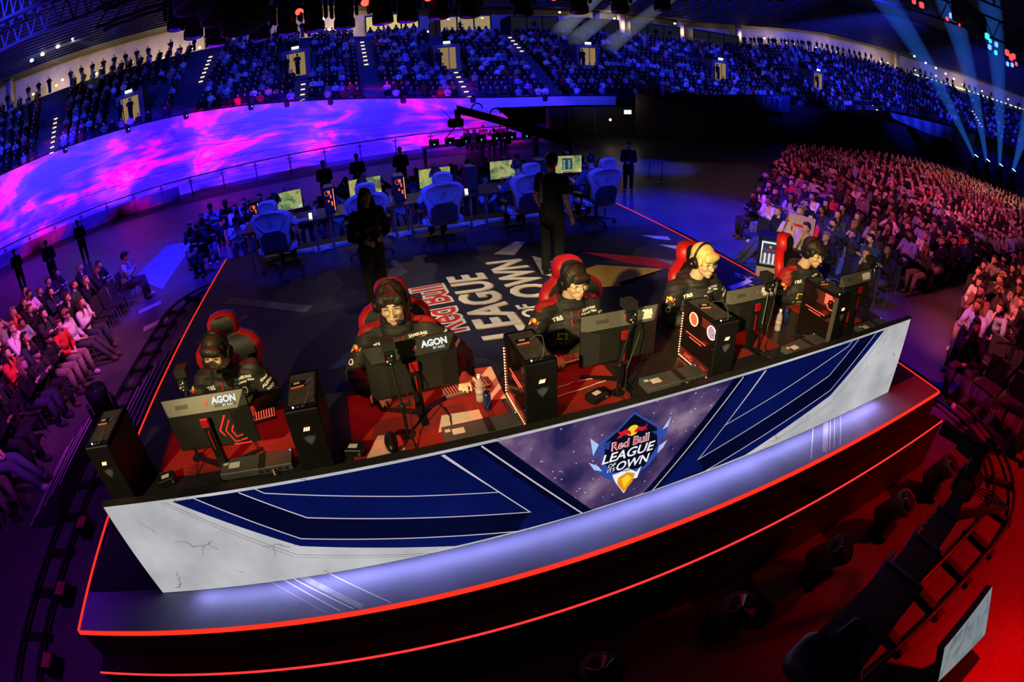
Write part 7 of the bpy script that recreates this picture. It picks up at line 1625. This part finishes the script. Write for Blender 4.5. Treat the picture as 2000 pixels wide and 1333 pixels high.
# ------------------------------------------------------------------ hanging truss with moving heads over the stage
def moving_head(loc, label, group, hang=True, pan=0.0, tilt=0.3, lens=None, sc=1.0, body=BLACKM, headm=None):
    t = empty('moving_head_light', loc, pan, label, 'stage light', group); t.scale = (sc, sc, sc); z = -1 if hang else 1
    q = MB(); q.bbox((0, 0, 0.05 * z), (0.32, 0.24, 0.10), 0.02); q.build('base', body, t)
    for s in (-1, 1): q = MB(); q.bbox((0.17 * s, 0, 0.24 * z), (0.045, 0.13, 0.32), 0.015); q.build('yoke_arm', body, t)
    M = Matrix.Translation((0, 0, 0.34 * z)) @ Matrix.Rotation(tilt, 4, 'X'); q = MB(); q.T = M
    q.lathe([(0.08, -0.24), (0.125, -0.20), (0.135, -0.02), (0.125, 0.08), (0.145, 0.12), (0.145, 0.22)], (0, 0, 0), 16, (0, -1, 0)); hd = q.build('lamp_head', headm or body, t, True)
    q = MB(); q.T = M; q.lathe([(0.0, 0), (0.115, 0.002), (0.118, 0.004)], (0, -0.221, 0), 16, (0, -1, 0)); q.build('lens', lens or mat('lens_dark', (0.03, 0.03, 0.05), 0.1, spec=0.8), hd, True)
    return t
tr = empty('lighting_truss', (0, 0, 0), 0, 'black box truss carrying moving heads above the stage', 'truss')
TA, TB = PY(250, -40, 7.0), PY(1420, -75, 7.0); TA.z = TB.z = max(TA.z, TB.z) + 0.0
zt_ = PY(700, -30, 7.0).z
for dy in (0, 0.3):
    for dz in (0, 0.3): q = MB(); q.cyl((-3.4, 7.0 + dy, zt_ + 0.35 + dz), (7.5, 7.0 + dy, zt_ + 0.35 + dz), 0.025, None, 8); q.build('chord', BLACKM, tr)
for k in range(36):
    x = -3.4 + 10.9 * k / 36; q = MB(); q.cyl((x, 7.0, zt_ + 0.35), (x + 0.3, 7.0, zt_ + 0.65), 0.012, None, 6); q.build('brace', BLACKM, tr)
LENSR = emis('lens_red', (1.0, 0.05, 0.03), 4.0)
heads = [(345, 26, 0), (378, 42, 0), (424, 56, 0), (505, 46, 0), (560, 34, 0), (585, 38, 1), (612, 28, 0), (672, 22, 0), (712, 20, 1), (745, 14, 0), (795, 10, 0), (834, 10, 1), (856, 4, 0), (915, 2, 0), (972, 6, 1), (1020, 0, 0), (1078, 8, 1), (1130, -4, 0), (1210, -4, 0), (1290, -8, 0)]
for i, (px, py, red) in enumerate(heads):
    P = PY(px, py, 7.0)
    moving_head((P.x, P.y, P.z + 0.30), ('moving head with a glowing red lens on the stage truss, %s of the red ones' % ordn(sum(h[2] for h in heads[:i + 1]))) if red else 'unlit black moving head hanging on the stage truss, %s from the darker end' % ordn(i + 1 - sum(h[2] for h in heads[:i + 1])), 'moving heads on the stage truss', True, rs.uniform(-.5, .5) if not red else 0.12 * (2 - px / 500), 0.55 if red else R(80), LENSR if red else None, 0.95 if not red else 0.46)
for i, (px, py) in enumerate(((385, -6), (437, 14), (478, 34))):                      # three big drum lamps at the truss end
    P = PY(px, py, 5.6); t = empty('drum_lamp', P, 0, 'large black drum lamp with a violet-lit rim, %s of three' % ('topmost', 'middle', 'lowest')[i], 'stage light', 'drum lamps at the truss end')
    q = MB(); q.lathe([(0.18, -0.16), (0.26, -0.12), (0.28, 0.0), (0.26, 0.12), (0.15, 0.17)], (0, 0, 0), 20, (0.2, -0.1, -1)); d = q.build('drum', BLACKM, t, True); q = MB(); q.torus((0, 0, -0.10), 0.262, 0.008, (0.2, -0.1, -1), 24, 5); q.build('rim', mat('violet_highlight_rim', (0.12, 0.06, 0.5), 0.3, 0.3), d); q = MB(); q.cyl((0, 0, 0.15), (0, 0, 0.7), 0.02, None, 8); q.build('hanger', BLACKM, t)  # violet highlight along the drum edge put into the rim colour
spot('violet_truss_spot', (-4.5, 2.0, 3.6), (-2.6, 5.6, 5.6), (0.25, 0.10, 1.0), 160, 40, 0.5)
# light cluster and roof girders
GIRD = mat('roof_girder', (0.07, 0.06, 0.08), 0.6, 0.3, noise=0.2)
def girder(A, B, h, label, n=14):
    A, B = V(A), V(B); t = MB(); u = V((0, 0, h))
    for o in (V(), u): t.cyl(A + o, B + o, 0.09, None, 6)
    for k in range(n):
        f, g = k / n, (k + 1) / n; t.cyl(A.lerp(B, f), A.lerp(B, (f + g) / 2) + u, 0.05, None, 5); t.cyl(A.lerp(B, (f + g) / 2) + u, A.lerp(B, g), 0.05, None, 5)
    o = t.build('ceiling_beam', GIRD); o['kind'] = 'structure'; o['label'] = label
girder(PR(-60, 130, 30), PR(330, -20, 26), 1.3, 'violet-lit roof girder crossing the picture corner'); girder(PR(-40, 60, 28), PR(210, -40, 26), 1.3, 'upper roof girder in the picture corner'); girder(PR(1560, -30, 40), PR(2060, 130, 46), 1.6, 'dark roof girder above the blue beams'); girder(PR(1830, -30, 40), PR(2050, 60, 40), 1.6, 'dark roof girder beside the light cluster')
spot('violet_roof_spot', (-4, 12, 4.5), (-13, 22, 12), (0.5, 0.15, 0.8), 420, 60, 0.7)
cl = empty('light_cluster', PR(1895, 50, 30), 0, 'hanging black light cluster with blue, cyan and red lamps above the far crowd', 'stage light'); C0 = cl.location.copy()
q = MB(); q.box((0, 0, 0.4), (3.4, 0.8, 1.2)); q.build('frame', BLACKM, cl)
for px, py, m, w in ((1858, 31, 'blue', .28), (1876, 33, 'blue', .30), (1850, 37, 'red', .2), (1885, 32, 'red', .14), (1874, 49, 'red', .14), (1928, 71, 'cyan', .3), (1934, 80, 'cyan', .2), (1946, 87, 'blue', .25), (1933, 92, 'blue', .25), (1945, 103, 'cyan', .22), (1967, 103, 'red', .3), (1975, 112, 'red', .3), (1980, 110, 'red', .26), (1968, 125, 'blue', .22), (1977, 127, 'blue', .22), (1985, 125, 'red', .2), (1800, 10, 'red', .3), (1785, 3, 'red', .25)):
    P = PR(px, py, 29.2) - C0; q = MB(); q.bbox(P, (w, w * .6, w), 0.03); q.build('lamp', emis('cluster_' + m, {'blue': (0.08, 0.2, 1), 'cyan': (0.02, 0.7, 0.9), 'red': (1, 0.03, 0.03)}[m], 3.5), cl)
# ------------------------------------------------------------------ light beams, painted in as cones that glow by themselves
def beam_glow(name, col, s, r0, r1, L):
    m = bpy.data.materials.new(name); m.use_nodes = True; n, l = nodes_of(m); n.remove(n['Principled BSDF']); e = n.new('ShaderNodeEmission'); e.inputs[0].default_value = (*col, 1)
    tc = n.new('ShaderNodeTexCoord'); sp = n.new('ShaderNodeSeparateXYZ'); l.new(tc.outputs['Object'], sp.inputs[0]); mr = n.new('ShaderNodeMapRange'); mr.inputs['From Max'].default_value = L; mr.inputs['To Min'].default_value = r0; mr.inputs['To Max'].default_value = r1; l.new(sp.outputs[2], mr.inputs['Value'])
    pw = n.new('ShaderNodeMath'); pw.operation = 'POWER'; pw.inputs[1].default_value = -1.15; l.new(mr.outputs[0], pw.inputs[0]); mu = n.new('ShaderNodeMath'); mu.operation = 'MULTIPLY'; mu.inputs[1].default_value = s * r0; l.new(pw.outputs[0], mu.inputs[0]); l.new(mu.outputs[0], e.inputs[1])
    l.new(e.outputs[0], n['Material Output'].inputs['Volume']); return m
def beam(A, B, r0, r1, col, s, label, group, key):
    A, B = V(A), V(B); L = (B - A).length; q = MB(); q.cyl((0, 0, 0), (0, 0, L), r0, r1, 20)
    o = q.build('light_beam', beam_glow(key, col, s, r0, r1, L)); o.location = A; o.rotation_mode = 'QUATERNION'; o.rotation_quaternion = (B - A).to_track_quat('Z', 'Y'); tag(o, label, 'light beam', group)
bl = [((1904, 310), (1722, -10)), ((1927, 319), (1846, -10)), ((1952, 328), (1930, -10)), ((1977, 338), (2030, 120))]
for i, (a, b) in enumerate(bl):
    A = PZ(*a, 2.0); D = (A - CAM).length; B = PR(*b, D * 0.80)
    beam(A, B, 0.16, 1.2, (0.03, 0.20, 1.0), 0.45, 'blue light beam rising from the far floor, %s of four' % ('first', 'second', 'third', 'last')[i], 'blue floor beams', 'beamblue')
    moving_head(A - V((0, 0, 0.85)), 'floor moving head throwing a blue beam, %s of four' % ('first', 'second', 'third', 'last')[i], 'far floor moving heads', False, 0, -1.2, emis('lens_cyan', (0.2, 0.8, 1.0), 8.0), 2.2)
    q = MB(); q.b2((A.x - .8, A.y - .5, 0), (A.x + .8, A.y + .5, A.z - 0.85)); tag(q.build('light_riser', BLACKM), 'black riser below the %s blue beam light' % ('first', 'second', 'third', 'last')[i], 'riser', 'risers of the beam lights')
for i, (a, b, D) in enumerate((((1345, -30), (1185, 95), 24), ((1270, -30), (1120, 80), 24), ((1195, -30), (1095, 60), 24))):
    beam(PR(*a, D), PR(*b, D * 2.3), 0.2, 0.9, (0.5, 0.55, 0.8), 0.05, 'faint grey light beam slanting across the dark suites, %s of three' % ('first', 'second', 'third')[i], 'grey slanting beams', 'beamgrey')
for i, (a, b) in enumerate((((83, 106), (190, 165)), ((142, 77), (240, 105)), ((231, 34), (215, 75)))):
    P, nn = on_stand(*a, -6.0); D = (P - CAM).length; beam(P, PR(*b, D * 0.95), 0.08, 0.6, (0.8, 0.75, 0.7) if i < 2 else (0.1, 0.2, 1.0), 0.06, 'faint light shaft below a roof spotlight, %s from the corner' % ('first', 'second', 'third')[i], 'roof light shafts', 'beamroof%d' % (i // 2))
# ------------------------------------------------------------------ camera crane at the front of the stage
cr = empty('camera_crane', (0, 0, 0), 0, 'black telescopic camera crane arm with pale collars over the red floor', 'camera crane')
A, B = PZ(1885, 950, 1.25), PZ(1606, 1310, 2.45); d = (B - A); L = d.length; d.normalize(); side = d.cross(V((0, 0, 1))).normalized(); upv = side.cross(d)
cuts = [0.0, 0.40, 0.62, 0.78, 1.0]; wid = [0.13, 0.155, 0.18, 0.205]
for k in range(4):
    a, b = A + d * L * cuts[k], A + d * L * cuts[k + 1]; w = wid[k] / 2; q = MB()
    q.prism([(-w, -w), (w, -w), (w, w), (-w, w)], a, side, upv, b - a); q.build('arm_section', BLACK, cr)
    if k:
        c = A + d * L * cuts[k]; w2 = w + 0.012; q = MB(); q.prism([(-w2, -w2), (w2, -w2), (w2, w2), (-w2, w2)], c, side, upv, d * 0.02); q.prism([(w2 - .01, -w2), (w2 + .006, -w2), (w2 + .006, w2), (w2 - .01, w2)], c - d * 0.12, side, upv, d * 0.14); q.build('collar', mat('collar_aluminium', (0.42, 0.40, 0.42), 0.45, 0.5, noise=0.15), cr)
q = MB(); q.lathe([(0.06, -0.13), (0.09, -0.1), (0.09, 0.1), (0.06, 0.13)], B, 18, side); q.build('pivot_drum', BLACK, cr, True); q = MB(); q.bbox(B + upv * 0.12 + d * -0.05, (0.12, 0.10, 0.06), 0.01); q.build('control_box', GREYP, cr)
q = MB(); q.cyl(B, (B.x - 0.25, B.y - 0.45, 0.35), 0.045, 0.08, 14); q.build('pedestal', BLACK, cr)
q = MB(); q.bbox((B.x - 0.3, B.y - 0.55, 0.22), (0.7, 0.5, 0.3), 0.04); q.build('dolly', BLACKM, cr)
H0 = A - d * 0.18
q = MB(); q.bbox(H0, (0.24, 0.26, 0.26), 0.03); q.bbox(H0 + V((-0.05, 0.0, 0.22)), (0.14, 0.14, 0.2), 0.02); hd_ = q.build('remote_head', BLACK, cr)
q = MB(); q.bbox(H0 + V((0.02, 0.12, 0.30)), (0.16, 0.34, 0.18), 0.02); q.cyl(H0 + V((0.0, 0.28, 0.30)), H0 + V((-0.03, 0.50, 0.30)), 0.06, 0.075, 14); q.bbox(H0 + V((0.04, -0.05, 0.44)), (0.1, 0.16, 0.08), 0.02); q.build('camera', BLACK, hd_)
for k in range(4):
    a0 = H0 + V((0.10 + 0.03 * k, -0.04, -0.1)); q = MB(); q.tube([a0, a0 + V((0.10 + .04 * k, -0.18, -0.05)), a0 + V((0.02, -0.36 - 0.04 * k, 0.06)), A + d * L * (0.36 + 0.04 * k) + side * 0.10], 0.012 if k else 0.006, 7); q.build('cable_loop', CABLE, hd_)
# ------------------------------------------------------------------ floor lights before the stage, monitors, floor camera
for i, x in enumerate((0.95, 2.10, 3.25, 4.36, 5.45)):
    moving_head((x, 1.42, 0.0), 'black floor moving head before the stage skirt, %s from the darker end' % ordn(i + 1), 'floor moving heads before the stage', False, 0.15 * (i - 2), R(-62), None, 1.0, BLACK, mat('head_grey', (0.10, 0.08, 0.08), 0.5, noise=0.2))  # head material lighter than the black base
q = MB(); c = PZ(1475, 1085, 0.35); q.bbox((c.x, 1.45, 0.17), (0.38, 0.42, 0.34), 0.02); tag(q.build('floor_speaker', mat('speaker_black', (0.03, 0.028, 0.028), 0.6, noise=0.2)), 'low black wedge speaker between the floor lights before the stage', 'speaker')
c = PZ(205, 806, 0.30); moving_head((c.x, c.y, 0.0), 'large black floor moving head standing between the steps and the rail', 'floor light by the steps', False, 0.6, R(-70), None, 1.35, BLACK)
S4 = [PZ(1845, 1266, 0.80), PZ(1938, 1146, 0.80), PZ(1924, 1240, 0.42), PZ(1832, 1333, 0.42)]; nrm = (S4[1] - S4[0]).cross(S4[3] - S4[0]).normalized(); nrm = nrm if nrm.dot(CAM - S4[0]) > 0 else -nrm
fm = empty('floor_monitor', ((S4[0] + S4[2]) / 2).to_tuple()[:2] + (0.0,), 0, 'tilted floor monitor showing a pale grey game view beside the red floor', 'monitor'); o0 = V(fm.location)
q = MB(); q.add([p - o0 for p in S4] + [p - o0 - nrm * 0.07 for p in S4], [(7, 6, 5, 4), (0, 1, 5, 4), (1, 2, 6, 5), (2, 3, 7, 6), (3, 0, 4, 7)]); q.build('casing', BLACK, fm); q = MB(); q.add([p - o0 for p in S4], [(3, 2, 1, 0)]); q.build('display', led('floor_monitor_picture', _ramp_noise([(0.3, (0.10, 0.13, 0.15)), (0.55, (0.20, 0.24, 0.26)), (0.75, (0.30, 0.22, 0.20))], 7.0, 0.05, 30)), fm)
cc_ = (S4[2] + S4[3]) / 2 - o0; q = MB(); q.box((cc_.x, cc_.y - 0.02, (cc_.z - 0.1) / 2), (0.5, 0.3, cc_.z - 0.1)); q.build('stand', BLACKM, fm)
P = PZ(1962, 806, 0.0); tc = empty('studio_camera', (P.x, P.y, 0), 0.9, 'black studio camera with long lens on a pedestal at the aisle', 'camera')
for k in range(3): a = k * 2.094 + 0.4; q = MB(); q.cyl((0.05 * math.cos(a), 0.05 * math.sin(a), 0.85), (0.45 * math.cos(a), 0.45 * math.sin(a), 0.02), 0.03, 0.025, 8); q.build('tripod_leg', BLACK, tc)
q = MB(); q.cyl((0, 0, 0.8), (0, 0, 1.15), 0.06, None, 12); q.build('column', BLACK, tc); q = MB(); q.bbox((0, 0.1, 1.34), (0.18, 0.5, 0.26), 0.03); cb_ = q.build('camera_body', BLACKM, tc); q = MB(); q.lathe([(0.09, 0), (0.10, 0.1), (0.10, 0.35), (0.12, 0.37), (0.12, 0.45)], (0, -0.15, 1.34), 16, (0, -1, 0)); q.build('lens', BLACKM, cb_, True); q = MB(); q.bbox((0, 0.28, 1.56), (0.22, 0.16, 0.14), 0.02); q.build('viewfinder', BLACKM, cb_); q = MB(); q.tube([(0.0, 0.3, 1.2), (0.12, 0.55, 1.12), (0.14, 0.7, 1.1)], 0.014, 8); q.build('pan_bar', BLACK, tc)
o = dup(base, (P.x + 0.75, P.y + 0.35, 0), -1.2, 'camera operator in black standing behind the studio camera at the aisle')
# ------------------------------------------------------------------ drinks cooler beside the stage
F0 = PZ(1494, 552, 0.0); r_ = math.hypot(F0.x, F0.y); dz = ray(1500, 455); ztop = CAM.z + dz.z / math.hypot(dz.x, dz.y) * r_
fr = empty('drinks_cooler', (F0.x, F0.y, 0), -0.75, 'black six-sided drinks cooler with glowing glass sides beside the stage edge', 'cooler'); hh = ztop
q = MB(); q.b2((-0.24, -0.24, 0), (0.24, 0.24, 0.42)); q.build('plinth', mat('plinth_pale', (0.4, 0.38, 0.36), 0.6, noise=0.1), fr)
q = MB(); q.b2((-0.25, -0.25, 0.42), (0.25, 0.25, 0.47)); q.build('tray', BLACK, fr); q = MB(); q.bbox((0, 0, hh - 0.06), (0.52, 0.52, 0.12), 0.04); q.build('lid', BLACK, fr)
for sx in (-1, 1):
    for sy in (-1, 1): q = MB(); q.b2((0.22 * sx - .03, 0.22 * sy - .03, 0.47), (0.22 * sx + .03, 0.22 * sy + .03, hh - 0.1)); q.build('corner_post', BLACK, fr)
q = MB(); q.b2((-0.19, -0.19, 0.48), (0.19, 0.19, hh - 0.12)); co_ = q.build('lit_interior', emis('cooler_light', (0.75, 0.82, 1.0), 1.1), fr)
for k in range(3):
    for s in range(4):
        for face in (0, 1):
            q = MB(); z = 0.5 + k * (hh - 0.9) / 3; a = -0.14 + 0.09 * s
            q.cyl((a, -0.215, z) if face == 0 else (-0.215, a, z), (a, -0.215, z + 0.15) if face == 0 else (-0.215, a, z + .15), 0.028, None, 8); q.build('can', CANB if (s + k) % 2 else CANS, co_)
for face in (0, 1):
    q = MB(); z = hh - 0.25
    if face == 0: q.b2((-0.16, -0.245, z - .1), (0.16, -0.24, z + .1))
    else: q.b2((-0.245, -0.16, z - .1), (-0.24, 0.16, z + .1))
    sg = q.build('brand_sign', mat('cooler_blue', (0.02, 0.05, 0.30), 0.5), fr)
    q = MB(); o_ = V((0, -0.247, z - 0.04)) if face == 0 else V((-0.247, 0, z - 0.04)); text_on(q, 'Red Bull', 0.075, o_, (1, 0, 0) if face == 0 else (0, -1, 0), (0, 0, 1), bold=0.002); q.build('lettering', REDP, sg)
    q = MB(); q.lathe([(0, 0), (0.03, 0.001)], V((0, -0.247, z + 0.03)) if face == 0 else V((-0.247, 0, z + 0.03)), 14, (0, -1, 0) if face == 0 else (-1, 0, 0)); q.build('emblem', YELLOW, sg)
    q = MB()
    if face == 0: q.b2((-0.19, -0.25, 0.48), (0.19, -0.246, hh - 0.36))
    else: q.b2((-0.25, -0.19, 0.48), (-0.246, 0.19, hh - 0.36))
    q.build('glass_door', GLASS, fr)
# ------------------------------------------------------------------ far jib crane, control desk with its crew
jb = empty('jib_crane', (0, 0, 0), 0, 'black camera jib raised before the magenta track with a camera hanging from its tip', 'camera crane')
J0, J1 = PY(1110, 275, 21.0), PY(893, 214, 21.0); q = MB(); d = (J1 - J0); q.prism([(-.02, -.26), (.02, -.26), (.02, .26), (-.02, .26)], J0, V((0, 1, 0)) * 8, V((0, 0, 1)), d * 0.55); q.prism([(-.02, -.17), (.02, -.17), (.02, .17), (-.02, .17)], J0 + d * .5, V((0, 1, 0)) * 6, V((0, 0, 1)), d * 0.5); q.build('arm', BLACKM, jb)
for k in range(4): c = J0 + d * (0.35 + 0.16 * k); q = MB(); q.torus(c + V((0, 0, 0.25)), 0.22, 0.03, (0, 1, 0), 14, 5, None, 0, 180); q.build('cable_loop', BLACKM, jb)
q = MB(); q.cyl(J1, J1 - V((0, 0, 0.5)), 0.12, None, 10); q.bbox(J1 - V((0.1, 0, 0.55)), (0.6, 0.4, 0.35), 0.05); hj = q.build('remote_head', BLACKM, jb)
q = MB(); c = J1 - V((0, 0, 1.1)); q.torus(c, 0.5, 0.03, (0, 1, 0), 4, 4); q.bbox(c - V((0, 0, 0.3)), (0.4, 0.5, 0.3), 0.05); q.build('camera', BLACKM, hj)
q = MB(); q.cyl(J0, (J0.x, J0.y, 0), 0.12, 0.2, 10); q.bbox((J0.x, J0.y, 0.2), (1.2, 1.0, 0.4), 0.05); q.build('pedestal', BLACKM, jb)
T0 = PZ(940, 275, 0.8); q = MB(); q.b2((T0.x - 3.0, T0.y - 0.4, 0.72), (T0.x + 3.0, T0.y + 0.4, 0.77)); cd = empty('control_desk', (0, 0, 0), 0, 'long dark control desk with small blue lights behind the far players', 'desk'); q.build('tabletop', BLACK, cd)
for dx in (-2.9, 0, 2.9): q = MB(); q.b2((T0.x + dx - .04, T0.y - .3, 0), (T0.x + dx + .04, T0.y + .3, 0.72)); q.build('leg', BLACKM, cd)
for k in range(7): q = MB(); q.bbox((T0.x - 2.4 + 0.8 * k, T0.y, 0.95), (0.5, 0.08, 0.34), 0.01); mo = q.build('equipment', BLACKM, cd); q = MB(); q.ell((T0.x - 2.4 + 0.8 * k, T0.y - .06, 0.86), 0.03, None, 6, 4); q.build('status_light', BLUE_LED, mo)
for i, (px, py) in enumerate(((913, 252), (926, 251), (943, 245), (964, 251), (975, 243), (990, 248))):
    P = PZ(px, py, 1.30); o = link('person', SPM[(i * 5) % 12]); o.color = (0.012, 0.012, 0.014, 1); o.location = (P.x, P.y, 0); o.rotation_euler = (0, 0, math.pi * (0.9 + 0.04 * i)); tag(o, 'crew member in black at the control desk, %s from the finish stripe' % ordn(i + 1), 'person', 'control desk crew')
    q = MB(); q.bbox((0, 0.0, 0.44), (0.44, 0.42, 0.06), 0.02); q.cyl((0, 0, 0), (0, 0, 0.42), 0.03, None, 6); o2 = q.build('stool', BLACKM); o2.location = (P.x, P.y, 0); tag(o2, 'dark stool under the %s crew member at the control desk' % ordn(i + 1), 'stool', 'control desk stools')
# stanchions by the front spectators
for i, (px, py) in enumerate(((1268, 345), (1292, 357))):
    P = PZ(px, py, 0); q = MB(); q.cyl((0, 0, 0), (0, 0, 0.03), 0.16, None, 14); q.cyl((0, 0, 0.03), (0, 0, 0.95), 0.025, None, 10); q.ell((0, 0, 0.97), 0.035, None, 8, 6); o = q.build('barrier_post', METAL); o.location = P; tag(o, ('farther', 'nearer')[i] + ' steel barrier post on the blue floor by the seated front spectators', 'post', 'barrier posts')
a, b = PZ(1268, 345, 0) + V((0, 0, 0.9)), PZ(1292, 357, 0) + V((0, 0, 0.9)); q = MB(); q.tube([a, a.lerp(b, .5) - V((0, 0, .06)), b], 0.02, 6); tag(q.build('barrier_belt', mat('belt_blue', (0.05, 0.06, 0.25), 0.7)), 'blue belt strung between the two barrier posts', 'belt')
# placard held up in the large block
P = PZ(1562, 455, 0.95); q = MB(); q.box((0, 0, 0), (0.62, 0.012, 0.85)); pl = q.build('placard', mat('placard_cream', (0.62, 0.5, 0.45), 0.7, noise=0.1)); pl.location = P; pl.rotation_euler = (0.25, 0.05, -0.9); tag(pl, 'cream cardboard placard with a red crest held up in the large block', 'placard')
q = MB()
for pts in ([(-.2, .12), (.2, .12), (.14, .06), (-.14, .06)], [(-.13, .03), (-.07, .03), (.0, -.2), (-.03, -.24)], [(.04, .03), (.1, .03), (.04, -.22), (.02, -.2)]): q.prism(pts, (0, -0.008, 0.08), (1, 0, 0), (0, 0, 1), (0, -0.002, 0))
q.build('painted_crest', REDP, pl)
